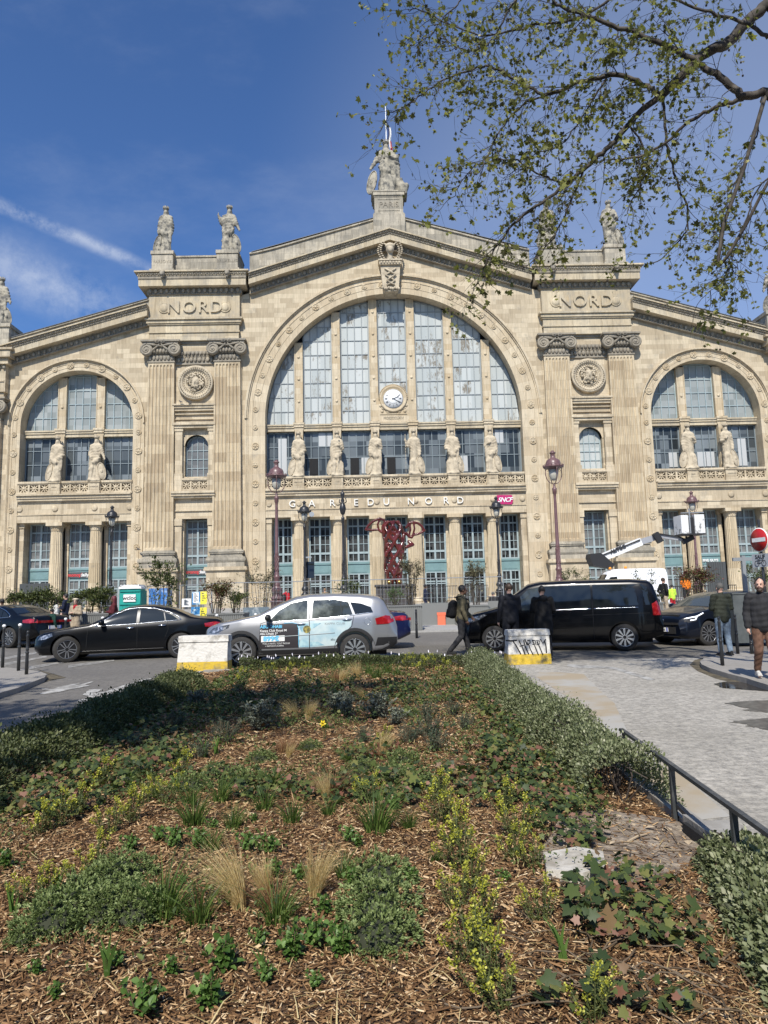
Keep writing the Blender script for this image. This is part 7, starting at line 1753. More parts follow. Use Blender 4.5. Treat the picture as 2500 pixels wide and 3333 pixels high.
mid=(('hebe',560,2480,.8,'left of the central ivy'),('hebe',1010,2440,.7,'left of the centre line, alone'),('hebe',1330,2330,.8,'beside the herbs'),('hebe',980,2240,.8,'between far straw and sage'),('hebe',1350,2560,.9,'behind the long spurge row'),('hebe',850,2480,.8,'above the central ivy'),
 ('green',500,2600,.9,'left, above the green mounds'),('green',860,2640,1.1,'in front of the central ivy'),('green',720,2610,1.2,'between the two central mounds'),('green',1330,2700,.8,'right of the tall tuft'),('green',420,2560,.8,'near the left ivy'),('green',1130,2480,.9,'left of the drooping blond tuft'),('green',1120,2860,.8,'right of the upright blond tuft'),
 ('sage',640,2300,.7,'small one near the left hedge'),('sage',1290,2360,.6,'smallest, near the herbs'),('rosemary',900,2310,.8,'behind the large sage'),('rosemary',1330,2420,.8,'left of the herb chain'),('rosemary',1180,2420,.7,'beside the drooping blond tuft'),('rosemary',560,2380,.9,'in front of the small left sage'),
 ('spurge',780,2230,1.2,'far left behind the sage'),('spurge',1200,2620,.8,'between rusty clump and tall tuft'),('spurge',330,2560,.9,'deep in the left ivy edge'),('leafy',640,2760,1.1,'between the left green tufts'),('leafy',1290,2640,1.,'behind the tall green tuft'),('leafy',800,2770,1.,'under the small left tuft'),('leafy',1350,2880,.8,'left of the long spurge row'),('leafy',420,2770,.9,'above the left mound cluster'))
cn={'hebe':'dense grey-green mound, ','green':'green grass tuft ','sage':'silvery grey sage plant, ','rosemary':'feathery grey-green herb, ','spurge':'yellow-green spurge, ','leafy':'small fresh green leafy plant, '}
for k_,px,py,s,w_ in mid: put(k_,px,py,s,None,cn[k_]+w_)
# flowers: one daffodil, a row of pale pansies at the far edge
mat('petal_yellow',(.75,.60,.03),.5); mat('petal_white',(.75,.73,.80),.5)
t=MB(); t.tube([(0,0,0),(.01,0,.1),(.0,-.01,.2)],.004,5); t.tube([(.02,0,0),(.04,0,.14)],.004,4); df=t.build('daffodil',MT['stem_green']); t=MB()
for k in range(6):
    a=PI/3*k; t.add([(0,-.02,.2),(.03*math.cos(a-.4),-.025,.2+.03*math.sin(a-.4)),(.045*math.cos(a),-.02,.2+.045*math.sin(a)),(.03*math.cos(a+.4),-.025,.2+.03*math.sin(a+.4))],[(0,1,2,3)])
t.smooth=True; t.lathe([(.012,0),(.018,.03)],(0,-.02,.2),10,'y',cap=False); t.build('petals',MT['petal_yellow'],df); df.location=BP(1052,2412); df.scale=(.8,.8,.9); tag(df,'single yellow daffodil standing in the centre of the bed','daffodil')
rs=random.Random(12); pan0=None
for k in range(46):
    px=rs.uniform(840,1600); py=2143+rs.uniform(-3,6)-.012*(px-1200)
    if pan0 is None:
        t=MB(); t.tube([(0,0,0),(0,0,.30)],.003,4); pan0=t.build('pansy',MT['stem_green']); t=MB()
        for j in range(5): a=2*PI*j/5; t.add([(0,-.01,.3),(.022*math.cos(a-.6),-.015,.3+.022*math.sin(a-.6)),(.032*math.cos(a),-.012,.3+.032*math.sin(a)),(.022*math.cos(a+.6),-.015,.3+.022*math.sin(a+.6))],[(0,1,2,3)])
        t.build('petals',MT['petal_white'],pan0); o=pan0
    else: o=copy_tree(pan0,None,{pan0.name:list(pan0.children)})
    p=BP(px,py); o.location=(p.x,min(p.y,15.3)-rs.random()*.5,p.z); o.scale=(.42,.42,rs.uniform(.85,1.15)); o.rotation_euler=(rs.uniform(-.5,.1),0,rs.uniform(-.6,.6)); tag(o,'pale lilac-white pansy in the row at the far edge of the bed','pansy','pale pansies along the far edge')
# dry leaves and paper scraps on the bare earth
mat('dry_leaf',(.42,.33,.22),.8); 
for i,(px,py,s) in enumerate(((2100,2705,.05),(2145,2745,.035),(2165,2700,.06),(2010,2660,.04),(1985,2760,.035),(2240,2745,.05),(2060,2690,.03),(2190,2770,.04))):
    t=MB(); t.add([(v[0]*1,v[1],v[2]) for v in LEAF],LEAFF); o=t.build('dry_leaf',MT['dry_leaf'],fix=False); o.location=BP(px,py)+Vector((0,0,.02)); o.scale=(s,s*1.3,s); o.rotation_euler=(RS.uniform(-.3,.3),RS.uniform(-.3,.3),RS.uniform(0,6)); tag(o,'curled pale dry leaf on the bare earth by the rail','dry leaf','dry leaves on the bare earth')
t=MB(); p,q=BP(2045,2750),BP(2110,2725); t.tube([p+Vector((0,0,.02)),(p+q)/2+Vector((0,0,.03)),q+Vector((0,0,.02))],[.008,.007,.004],6); o=t.build('stick',MT['dry_leaf']); tag(o,'bare pale stick lying on the earth left of the rail','stick')
# --- rail, pit frame
mat('rail_metal',(.055,.06,.062),.5,.2,noise_=((.12,.12,.115),8,.5,.7))
rl=MB(); A_=GP(2040,2405,.46); B_=GP(2185,2490,.42); C_=GP(2385,2620,.44); D_=GP(2530,2722,.44)
XRL=lambda y: B_.x+(C_.x-B_.x)*(y-B_.y)/(C_.y-B_.y)
zt=B_.z
pts=[]
for y in (6.3,B_.y,C_.y,2.2): pts.append((XRL(y),y,zt))
def bar(mb,a,b,w_,h_):
    a,b=Vector(a),Vector(b); d=(b-a).normalized(); n=Vector((-d.y,d.x,0)).normalized()*w_/2; v=Vector((0,0,h_/2))
    e=[a-n-v,a+n-v,a+n+v,a-n+v,b-n-v,b+n-v,b+n+v,b-n+v]; mb.add(e,[(0,1,2,3),(7,6,5,4),(0,4,5,1),(1,5,6,2),(2,6,7,3),(3,7,4,0)])
for i in range(3): bar(rl,pts[i],pts[i+1],.034,.024)
ro=rl.build('metal_rail',MT['rail_metal']); tag(ro,'low dark grey metal rail along the right edge of the bed','railing')
for y in (B_.y,C_.y,3.0,6.2):
    t=MB(); x=XRL(y); t.box(x-.016,x+.016,y-.016,y+.016,0,zt-.012); t.build('rail_post',MT['rail_metal'],ro)
lb=MB(); bar(lb,(XRL(B_.y)+.02,B_.y,.16),(XRL(4.0)+.02,4.0,.10),.03,.03); lb.build('lower_bar',MT['rail_metal'],ro)
pf=MB(); y1,y2=B_.y-.22,B_.y-.95
pf.box(XRL(y1)-.02,XRL(y1)+.05,y2,y1,.0,.16); pf.box(XRL(y1)+.055,XRL(y1)+.30,y2-.3,y1+.05,.0,.10)
po=pf.build('concrete_pit_edge',MT['concrete']); dk=MB(); dk.box(XRL(y1)-.05,XRL(y1)-.022,y2+.1,y1-.06,.05,.13); dk.build('pit_gap',MT['void_dark'],po); tag(po,'broken concrete pit edge under the low metal rail','pit edge')  # solid dark box painted black in place of the shaded hollow
# ---------------------------------------------------------------- people
def cloth(name,col,rough=.8,n2=None): return mat(name,col,rough,spec=.25,noise_=(n2 or [c*.6 for c in col],9,.4,.65),bump=(18,.5,.008))
mat('skin_dark',(.10,.055,.035),.5,noise_=((.13,.07,.045),12,.4,.6)); mat('skin_light',(.50,.30,.22),.5,noise_=((.56,.35,.27),12,.4,.6)); mat('skin_tan',(.36,.21,.14),.5)
mat('hair_black',(.010,.009,.009),.6,bump=(60,.6,.004)); mat('hair_brown',(.045,.026,.015),.6,bump=(60,.6,.004)); mat('hair_grey',(.10,.095,.085),.7,bump=(60,.6,.004)); mat('hair_red',(.10,.012,.018),.6); mat('hair_fair',(.22,.13,.07),.6); mat('eye_dark',(.012,.01,.01),.2); mat('lip',(.30,.12,.10),.5)
for n_,c in dict(khaki=(.115,.10,.06),black_cloth=(.012,.012,.013),charcoal=(.03,.03,.033),suit=(.014,.015,.02),olive=(.035,.04,.028),denim=(.20,.26,.33),brown_trousers=(.17,.095,.065),navy_cloth=(.015,.02,.045),beige=(.42,.34,.24),pink=(.55,.30,.27),maroon=(.10,.018,.022),red_cloth=(.45,.02,.03),green_cloth=(.012,.045,.035),tan_cloth=(.28,.20,.12),white_cloth=(.65,.64,.62),pale_blue=(.30,.36,.42),hivis=(.55,.80,.08),hivis_orange=(.85,.22,.02),white_shoe=(.62,.60,.56),dark_shoe=(.02,.02,.02),cream=(.60,.52,.38)).items(): cloth(n_,c)
def rotz(p,a): c,s=math.cos(a),math.sin(a); return (p[0]*c-p[1]*s,p[0]*s+p[1]*c,p[2])
def person(label,loc,yaw,H=1.75,top='black_cloth',legs='charcoal',shoes='dark_shoe',skin='skin_light',hair='hair_black',pose='stand',stride=0.,arms=('down','down'),fat=1.,long_coat=0.,hood=False,hat=None,bag=None,beard=None,skirt=None,hairlong=0.,vox=.014,group=None,lean=0.,headturn=0.,detail=False,puff=0.,collar=None,glasses=False,scarf=None):
    """x right, y forward (the way the person faces), feet at z=0; unit height 1.75 m"""
    k=H/1.75; f=fat
    hipz=.92; hip=[(-.09,0,hipz),(.09,0,hipz)]; st=stride
    knee=[(-.10,.10*st+.02,.50),(.10,-.04*st+.02,.50)]; ank=[(-.10,.26*st-.02,.09+.0*st),(.10,-.34*st-.02,.10+.05*abs(st))]
    if st==0: knee=[(-.11,.02,.49),(.11,.03,.49)]; ank=[(-.12,-.02,.08),(.13,0,.08)]
    if pose=='sit': hipz=.48; hip=[(-.09,0,.48),(.09,0,.48)]; knee=[(-.13,.38,.50),(.13,.38,.50)]; ank=[(-.13,.36,.08),(.13,.36,.08)]
    if pose=='crouch': hipz=.42; hip=[(-.09,-.1,.42),(.09,-.1,.42)]; knee=[(-.14,.28,.48),(.14,.28,.45)]; ank=[(-.12,.02,.08),(.12,.05,.08)]; lean=max(lean,.25)
    dz=hipz-.92; ly=lean
    ch=(0,.02+ly*.6,1.28+dz); shl=[(-.185*f**.5,ly*.9,1.43+dz),(.185*f**.5,ly*.9,1.43+dz)]; nk=(0,ly+.0,1.48+dz); hd=(0,ly+.03,1.635+dz)
    arm=[];
    for i,a in enumerate(arms):
        s=-1 if i==0 else 1; S=shl[i]
        if a=='down': e=(S[0]+s*.06,S[1]-.03,S[2]-.29); h=(S[0]+s*.07,S[1]+.06,S[2]-.54)
        elif a=='swingf': e=(S[0]+s*.05,S[1]+.08,S[2]-.28); h=(S[0]+s*.03,S[1]+.26,S[2]-.47)
        elif a=='swingb': e=(S[0]+s*.05,S[1]-.13,S[2]-.26); h=(S[0]+s*.05,S[1]-.16,S[2]-.51)
        elif a=='fold': e=(S[0]+s*.07,S[1]+.02,S[2]-.28); h=(S[0]-s*.14,S[1]+.24,S[2]-.25)
        elif a=='phone': e=(S[0]+s*.05,S[1]+.04,S[2]-.28); h=(S[0]-s*.06,S[1]+.30,S[2]-.16)
        elif a=='pocket': e=(S[0]+s*.12,S[1]-.06,S[2]-.27); h=(S[0]+s*.01,S[1]+.06,S[2]-.46)
        elif a=='face': e=(S[0]+s*.08,S[1]+.12,S[2]-.22); h=(S[0]-s*.06,S[1]+.20,S[2]+.10)
        arm.append((S,e,h))
    ry=lambda p,a=headturn:(hd[0]+(p[0]*math.cos(a)-p[1]*math.sin(a)),hd[1]+(p[0]*math.sin(a)+p[1]*math.cos(a)),hd[2]+p[2])
    body=[((0,ly*.3,hipz),.13,ch,.135),(ch,.13,(0,ly*.9,1.40+dz),.10),(shl[0],.055,shl[1],.055),(nk,.055,(hd[0],hd[1]-.015,hd[2]-.03),.052),
      (ry((0,-.012,.025)),(.077,.098,.105)),(ry((0,.02,-.045)),(.060,.072,.075)),(ry((0,.055,-.085)),.028,ry((0,.06,-.09)),.026),
      (ry((0,.092,.012)),.010,ry((0,.108,-.022)),.016),(ry((-.076,-.005,-.005)),(.012,.022,.032)),(ry((.076,-.005,-.005)),(.012,.022,.032)),(ry((-.03,.082,.03)),.012,ry((.03,.082,.03)),.012)]
    for i in (0,1):
        body+=[(hip[i],.085,knee[i],.055),(knee[i],.055,ank[i],.038),(ank[i],.036,(ank[i][0],ank[i][1]+.12,.045),.03)]
        S,e,h=arm[i]; body+=[(S,.048,e,.038),(e,.038,h,.026)]
        d=(Vector(h)-Vector(e)).normalized(); h_=Vector(h); side=Vector((-1 if i==0 else 1,0,0)); fw=Vector((0,1,0))
        palm=h_+d*.055; body.append((tuple(h_),.024,tuple(palm),.030))
        acr=d.cross(side); acr=acr.normalized() if acr.length>.1 else fw
        if detail:
            for j,(o,ln) in enumerate(((-.027,.060),(-.009,.070),(.009,.066),(.027,.052))):
                a=palm+acr*o; b=a+d*ln*.55-side*.006; c=b+d*ln*.45-side*.022; body+=[(tuple(a),.0095,tuple(b),.0088),(tuple(b),.0088,tuple(c),.0075)]
            a=h_+d*.02+acr*.026; body.append((tuple(a),.011,tuple(a+acr*.03+d*.035-side*.012),.0085))
        else:
            for j,o in enumerate((-.02,.0,.02)): a=palm+acr*o; body.append((tuple(a),.012,tuple(a+d*.055-side*.012),.009))
            body.append((tuple(h_+acr*.02),.012,tuple(h_+acr*.045+d*.035),.010))
    M=Matrix.Diagonal((k,k,k,1))
    root=blob('person',body,.0085 if detail else vox,MT[skin],None,1,None,M); root.location=(loc[0],loc[1],loc[2]); root.rotation_euler.z=yaw; tag(root,label,'person',group)
    p=.012+puff
    def quilt(co,no): return (.0035*np.sin(co[:,2]*62+1.2*np.sin(co[:,0]*9))+.003*np.sin(co[:,0]*40+co[:,2]*12)*np.sin(co[:,2]*25)) if puff else .004*np.sin(co[:,2]*34+co[:,0]*22)*np.sin(co[:,0]*30+co[:,1]*18)
    tp=[((0,ly*.3,hipz+(.02 if not long_coat else -.02)),.145*f+p,(0,.02+ly*.5,1.16+dz),.14*f+p),((0,.02+ly*.5,1.16+dz),.14*f+p,ch,.14*f+p),(ch,.14*f+p,(0,ly*.9,1.39+dz),.105+p),((shl[0][0]+.02,shl[0][1],shl[0][2]-.01),.058+p,(shl[1][0]-.02,shl[1][1],shl[1][2]-.01),.058+p),
        ((-.07*f,ly*.3+.01,hipz+.03),.11*f+p,(-.08*f,ch[1],1.30+dz),.10+p),((.07*f,ly*.3+.01,hipz+.03),.11*f+p,(.08*f,ch[1],1.30+dz),.10+p)]
    if long_coat: tp+=[((-.04,0,hipz),.14*f+p,(-.05,-.0,hipz-long_coat),.15*f+p),((.04,0,hipz),.14*f+p,(.05,.02,hipz-long_coat),.15*f+p)]
    for S,e,h in arm:
        d=(Vector(h)-Vector(e)); hh=tuple(Vector(e)+d*.93); tp+=[(S,.062+p,e,.050+p),(e,.050+p,hh,.036+p*.9)]
    if hood: tp+=[((-.06,ly-.08,1.46+dz),.06,(.06,ly-.08,1.46+dz),.06),((0,ly-.09,1.44+dz),.075,(0,ly-.08,1.50+dz),.05)]
    if collar!='open': tp+=[((0,ly-.0,1.44+dz),.075,(0,ly+.0,1.49+dz),.066)]
    blob('jacket' if not long_coat else 'coat',tp,vox,MT[top],root,2,quilt,M)
    bt=[((-.06,0,hipz+.03),.115*f,(.06,0,hipz+.03),.115*f),((0,0,hipz+.06),.12*f,(0,0,hipz-.02),.12*f)]
    for i in (0,1): 
        m_=tuple(Vector(knee[i]).lerp(Vector(ank[i]),.92)); bt+=[(hip[i],.105*f**.7,knee[i],.076),(knee[i],.076,m_,.062)]
    def wr(co,no): return .0045*np.sin(co[:,2]*30+co[:,0]*45)*np.sin(co[:,2]*17+co[:,1]*30)
    blob('trousers' if not skirt else 'tights',bt,vox,MT[legs],root,2,wr,M)
    if skirt: blob('skirt',[((0,0,hipz+.05),.13,(0,0,hipz-.28),.20)],vox,MT[skirt],root,1,None,M)
    for i in (0,1):
        a=ank[i]; z0=a[2]-.045; blob('shoe',[((a[0],a[1]-.04,z0),.040,(a[0],a[1]+.14,z0-.005),.036),((a[0],a[1]-.03,z0+.03),.042,(a[0],a[1]+.06,z0+.02),.036)],.012,MT[shoes],root,1,None,M,[(a[0]-.042,a[0]+.042,a[1]-.085,a[1]+.185,z0-.04,z0-.018)])
    hc=[(ry((0,-.025,.045)),(.085,.097,.095)),(ry((-.045,-.02,.03)),(.042,.075,.075)),(ry((.045,-.02,.03)),(.042,.075,.075))]
    if hairlong: hc+=[(ry((-.06,-.03,.02)),.045,ry((-.08,-.03,-.05-hairlong)),.04),(ry((.06,-.03,.02)),.045,ry((.08,-.03,-.05-hairlong)),.04),(ry((0,-.07,.0)),.06,ry((0,-.08,-.05-hairlong)),.055)]
    if hair: 
        hh=blob('hair',hc,.011,MT[hair],root,1,lambda co,no:.003*np.sin(co[:,0]*180)*np.sin(co[:,2]*150),M)
    if beard: blob('beard',[(ry((-.045,.045,-.06)),.026,ry((0,.072,-.095)),.036),(ry((.045,.045,-.06)),.026,ry((0,.072,-.095)),.036),(ry((-.03,.09,-.045)),.010,ry((.03,.09,-.045)),.010),(ry((-.068,.015,.0)),.014,ry((-.05,.04,-.06)),.022),(ry((.068,.015,.0)),.014,ry((.05,.04,-.06)),.022)],.009,MT[beard],root,1,None,M)
    if detail or glasses:
        for s in (-1,1):
            t=MB(); t.smooth=True; c=Vector(ry((s*.031,.088,.012))); t.ell(c,(.013 if not glasses else .028,.006,.007 if not glasses else .02),8,6); q=t.build('eye' if not glasses else 'sunglass_lens',MT['eye_dark'],root); q.data.transform(M)
        if detail:
            t=MB(); t.smooth=True; t.ell(ry((0,.098,-.052)),(.022,.006,.006),8,6); q=t.build('mouth',MT['lip'],root); q.data.transform(M)
    if hat=='beret': blob('beret',[(ry((.02,-.02,.11)),(.13,.14,.045)),(ry((0,0,.08)),(.09,.1,.03))],.014,MT['cream'],root,1,None,M)
    if hat=='cap': blob('cap',[(ry((0,-.01,.07)),(.092,.105,.06)),(ry((0,.08,.06)),.03,ry((0,.14,.05)),.02)],.012,MT['white_cloth'],root,1,None,M)
    if hat=='greycap': blob('cap',[(ry((0,-.01,.07)),(.092,.105,.06)),(ry((0,.08,.06)),.03,ry((0,.14,.05)),.02)],.012,MT['charcoal'],root,1,None,M)
    if scarf: blob('scarf',[((-.05,ly+.02,1.47+dz),.05,(.05,ly+.02,1.47+dz),.05),((0,ly+.1,1.44+dz),.05,(.02,ly+.13,1.2+dz),.04)],.014,MT[scarf],root,1,None,M)
    if bag:
        b_=blob('backpack',[((0,-.24+ly*.6,1.06+dz),.13,(0,-.21+ly*.7,1.30+dz),.105),((-.06,-.24,1.05+dz),.10,(-.06,-.21,1.28+dz),.09),((.06,-.24,1.05+dz),.10,(.06,-.21,1.28+dz),.09),((0,-.32,1.02+dz),.06,(0,-.30,1.15+dz),.05)],.014,MT[bag],None,1,None,M)
        b_.location=root.location; b_.rotation_euler.z=yaw; tag(b_,'dark backpack worn by the person '+bagw.pop(0),'backpack')
        for s in (-1,1):
            t=MB(); t.smooth=True; t.tube([(s*.09,-.12,1.46+dz),(s*.12,.02,1.50+dz),(s*.13,.15+ly,1.38+dz),(s*.12,.15+ly,1.2+dz),(s*.13,.02,1.06+dz)],.018,6); q=t.build('strap',MT[bag],b_); q.data.transform(M)
    return root
bagw=['in the khaki hooded jacket','in the red coat','in striped track trousers']
def FP(px,py): p=GP(px,py); return p
def HP(px,ptop,H,zoff=.0):
    """stand a person of height H so that the crown shows at (px,ptop): solve depth"""
    lo,hi=8.,70.
    for _ in range(50):
        m=(lo+hi)/2; z=at(px,ptop,m).z-gz(m)-zoff
        # crown above eye level: height over ground falls with depth if direction is below the horizon
        p=m
        d=ray(px,ptop)
        if d.z<0:
            if z>H: lo=m
            else: hi=m
        else:
            if z<H: lo=m
            else: hi=m
    v=at(px,ptop,m); return Vector((v.x,m,gz(m)+zoff))
# near right: bearded man walking towards us, cut by the frame
p=GP(2480,2212,.1); person('bearded man in dark padded coat and brown trousers walking towards us at the right edge',(p.x+.10,p.y,gz(p.y)+.1),PI-.28,1.70,'charcoal','brown_trousers','white_shoe','skin_light','hair_black',stride=.6,arms=('pocket','down'),fat=1.0,puff=.006,beard='hair_brown',detail=True,vox=.012,headturn=-.35,hood=False)
# jeans man seen from behind
p=GP(2362,2135,.1); person('man in dark green quilted jacket and pale jeans seen from behind beside the bollard',(p.x,p.y,gz(p.y)+.1),.12,1.60,'olive','denim','dark_shoe','skin_light','hair_grey',stride=.12,arms=('fold','fold'),fat=1.05,puff=.006,vox=.012,detail=True)
# khaki jacket man walking right
p=GP(1480,2122); person('man in khaki hooded jacket and black jeans walking right in front of the black van',(p.x+.05,p.y-1.2,gz(p.y-1.2)),-PI/2+.05,1.78,'khaki','charcoal','dark_shoe','skin_dark','hair_black',stride=.9,arms=('swingf','down'),fat=1.1,hood=True,bag='black_cloth',lean=.05,vox=.012,detail=True)
# two people at the van's front door
p=GP(1650,2140); person('man in a black suit with white collar, back to us, behind the graffitied block',(p.x+.02,17.0,gz(17.0)),.15,1.80,'suit','suit','dark_shoe','skin_light','hair_brown',arms=('down','phone'),fat=1.08,detail=True,scarf=None)
t=MB(); 
p=GP(1745,2130); person('person in a black hooded coat looking into the van window, right of the suited man',(p.x+.02,17.25,gz(17.25)),-.05,1.72,'black_cloth','charcoal','dark_shoe','skin_light','hair_black',arms=('fold','fold'),fat=1.2,hood=True,long_coat=.25)
def far(label,px,ptop,H,yaw,**k):
    q=HP(px,ptop,H,k.pop('zoff',.0)); return person(label,(q.x,q.y,q.z),yaw,H,vox=.02,**k)
def farY(label,px,Y,H,yaw,**k):
    z=gz(Y)+(.08 if Y>27.5 else 0); v=at(px,1950,Y); return person(label,(v.x,Y,z),yaw,H,vox=.02,**k)
farY('man in navy top and white-striped track trousers walking past the planters',1385,40,1.76,-PI/2,top='navy_cloth',legs='navy_cloth',shoes='white_shoe',skin='skin_dark',hair='hair_black',stride=.6,arms=('phone','down'),bag=None,hat='greycap')
farY('person in a bright red coat behind the pink street lamp',932,45,1.70,-.6,top='red_cloth',legs='charcoal',hair='hair_grey',arms=('down','down'),fat=1.15,hood=True,bag='black_cloth')
farY('fair-haired person in a tan coat behind the silver car roof',1058,45,1.66,.5,top='tan_cloth',legs='charcoal',hair='hair_fair',arms=('down','down'),hood=True)
farY('woman in cream beret, beige coat and red scarf holding a small child',248,27.0,1.60,PI-.2,top='beige',legs='denim',shoes='white_shoe',hair='hair_brown',hat='beret',arms=('fold','fold'),hairlong=.12,long_coat=.35,scarf='red_cloth',glasses=True)
farY('little girl in a pink coat standing by the beret woman',203,26.0,1.12,PI,top='pink',legs='maroon',hair='hair_brown',hairlong=.15,skirt='maroon',arms=('down','fold'))
farY('woman in navy coat and dark glasses looking left behind the girl',216,29.5,1.72,PI/2,top='navy_cloth',legs='charcoal',hair='hair_black',glasses=True,arms=('fold','fold'))
farY('child in dark green coat, back to us, left of the pink girl',170,25.0,1.30,-.4,top='green_cloth',legs='charcoal',hair='hair_black',arms=('down','down'))
farY('person in a white top leaning by the planter left of the beret woman',183,30.5,1.50,-.9,top='white_cloth',legs='charcoal',hair='hair_black',arms=('fold','down'),hairlong=.1)
farY('woman with deep red hair in a maroon jacket behind the black saloon roof',372,25.5,1.68,PI/2+.3,top='maroon',legs='charcoal',hair='hair_red',skin='skin_dark',hairlong=.12,arms=('fold','fold'),fat=1.1)
farY('dark-haired person at the left edge behind the dark saloon',8,27,1.66,.4,top='charcoal',legs='charcoal',skin='skin_dark',arms=('down','down'))
farY('man in black jacket and beige trousers standing behind the black van tail',2162,33,1.80,-PI/2+.3,top='black_cloth',legs='beige',hair='hair_brown',arms=('pocket','pocket'))
farY('worker in a yellow safety vest with red trousers behind the van tail',2190,36,1.45,.3,top='hivis',legs='red_cloth',hair='hair_black',arms=('down','fold'),pose='stand')
farY('worker in an orange safety jacket half hidden by the red-leaved shrub',2236,46,2.2,.2,top='hivis_orange',legs='charcoal',hair='hair_black',arms=('fold','down'))
farY('seated person in dark clothes beyond the fence, left of the black van bonnet',1606,38,1.70,.2,top='charcoal',legs='charcoal',hair='hair_grey',arms=('fold','fold'),pose='sit')
# cigarette
# ---------------------------------------------------------------- blocks, bollards, signs, planters, fences
mat('block_paint',(.62,.60,.55),.85,noise_=((.28,.26,.22),3.2,.50,.66),bump=(18,.9,.02)); mat('block_yellow',(.55,.38,.035),.8,noise_=((.28,.22,.10),6,.48,.66),bump=(18,.9,.02)); mat('graffiti',(.012,.012,.012),.5)
def block(label,pl,pr,pbase,ptop,Y,th=.55,rz=0.):
    a=at(pl,pbase,Y); b=at(pr,pbase,Y); w_=abs(b.x-a.x); z0=gz(Y); h=at((pl+pr)/2,ptop,Y).z-z0
    root=empty('concrete_block',((a.x+b.x)/2,Y,z0),rz); tag(root,label,'concrete block','painted concrete road blocks')
    def wedge(name,z0_,z1_,m,extra=0.):
        bm=bmesh.new(); hw=w_/2
        f=lambda z:(z/h)   # slopes inward to the top
        v=[bm.verts.new(p) for p in [(-hw+.06*f(z0_)-extra,0+.10*f(z0_)-extra,z0_),(hw-.02*f(z0_)+extra,0+.10*f(z0_)-extra,z0_),(hw-.02*f(z0_)+extra,th-.1*f(z0_)+extra,z0_),(-hw+.06*f(z0_)-extra,th-.1*f(z0_)+extra,z0_),
            (-hw+.06*f(z1_)-extra,.10*f(z1_)-extra,z1_),(hw-.02*f(z1_)+extra,.10*f(z1_)-extra,z1_),(hw-.02*f(z1_)+extra,th-.1*f(z1_)+extra,z1_),(-hw+.06*f(z1_)-extra,th-.1*f(z1_)+extra,z1_)]]
        for q in ((0,1,5,4),(1,2,6,5),(2,3,7,6),(3,0,4,7),(4,5,6,7),(3,2,1,0)): bm.faces.new([v[i] for i in q])
        bmesh.ops.bevel(bm,geom=bm.edges[:],offset=.018,segments=2,profile=.6)
        for _ in range(2): bmesh.ops.subdivide_edges(bm,edges=[e for e in bm.edges if e.calc_length()>.12],cuts=1,use_grid_fill=True)
        for q in bm.verts: q.co+=Vector((noise.noise(q.co*4),noise.noise(q.co*4+Vector((5,0,0))),noise.noise(q.co*4+Vector((0,7,0)))*.4))*.010
        bmesh.ops.recalc_face_normals(bm,faces=bm.faces[:]); me=bpy.data.meshes.new(name); bm.to_mesh(me); bm.free(); return link(name,me,MT[m],root)
    wedge('painted_foot',0,h*.30,'block_yellow'); wedge('painted_body',h*.30,h*.84,'block_paint'); wedge('painted_cap',h*.835,h,'block_paint',.022)
    return root,w_,h
b1,w1,h1_=block('worn white concrete block with yellow foot at the far left corner of the bed',572,740,2202,2070,15.9)
b2,w2,h2_=block('white and yellow concrete block scrawled with black graffiti in front of the black van',1655,1797,2176,2050,15.95)
# scrawl THIPPY as brush strokes on the face of the right block
gt=MB(); gt.smooth=True
def gp_(x,y):   # zoomed crop coordinates (1250,1850) scale 2.552 -> block local
    px,py=1250+x/2.552,1850+y/2.552; v=at(px,py,15.95); z=v.z-gz(15.95); return (v.x-b2.location.x,.10*z/h2_-.006,z)
for st,r in (([(1015,600),(1060,603),(1110,598)],.016),([(1075,603),(1105,650),(1140,715)],.014),([(1125,600),(1150,650),(1175,718)],.013),([(1165,598),(1180,660),(1205,715)],.013),([(1130,648),(1165,640)],.010),([(1175,590),(1195,640)],.014),
   ([(1195,600),(1215,600),(1220,620),(1200,630),(1192,612)],.011),([(1205,632),(1218,670),(1240,718)],.012),([(1235,598),(1262,602),(1262,630),(1238,634)],.012),([(1240,600),(1262,660),(1285,722)],.012),([(1270,600),(1300,605),(1295,630),(1272,632)],.011),([(1278,610),(1298,660),(1322,720)],.012),([(1305,590),(1325,625),(1350,590)],.013),([(1340,600),(1350,650),(1352,705)],.014)):
    pts=[Vector(gp_(*q)) for q in st]; s0=len(gt.v); gt.tube(pts,r,6)
    for i in range(s0,len(gt.v)): 
        v=gt.v[i]; base=.10*v[2]/h2_-.004; gt.v[i]=(v[0],base+(v[1]-base)*.12,v[2])
gt.build('graffiti',MT['graffiti'],b2)
def bollard(label,px,py,ptop,ball=False,zoff=.1,Y=None,k=.72,group='dark metal bollards on the pavement corners'):
    p=GP(px,py,zoff) if Y is None else Vector((at(px,1950,Y).x,Y,gz(Y)+zoff)); h=at(px,ptop,p.y).z-(gz(p.y)+zoff) if ptop else 1.0
    t=MB(); t.smooth=True; s=h/1.1
    prof=[(.05,0),(.05,.30),(.045,.45),(.042,.50),(.055,.53),(.055,.55),(.040,.57),(.040,.60),(.052,.62),(.040,.64),(.038,.93),(.045,.95),(.045,.98),(.03,1.0)]
    prof=[(r*k,z*s) for r,z in prof]
    if not ball: prof+=[(.035*k,1.03*s),(.04*k,1.06*s),(.025*k,1.09*s),(.001,1.1*s)]
    t.lathe(prof,(0,0,0),14); o=t.build('bollard',MT['black_iron'])
    if ball:
        b=MB(); b.smooth=True; b.ell((0,0,1.04*s),(.06*k,.06*k,.055*k),12,8); b.build('ball_top',MT['white_paint'],o)
    o.location=(p.x,p.y,gz(p.y)+zoff); tag(o,label,'bollard',group); return o
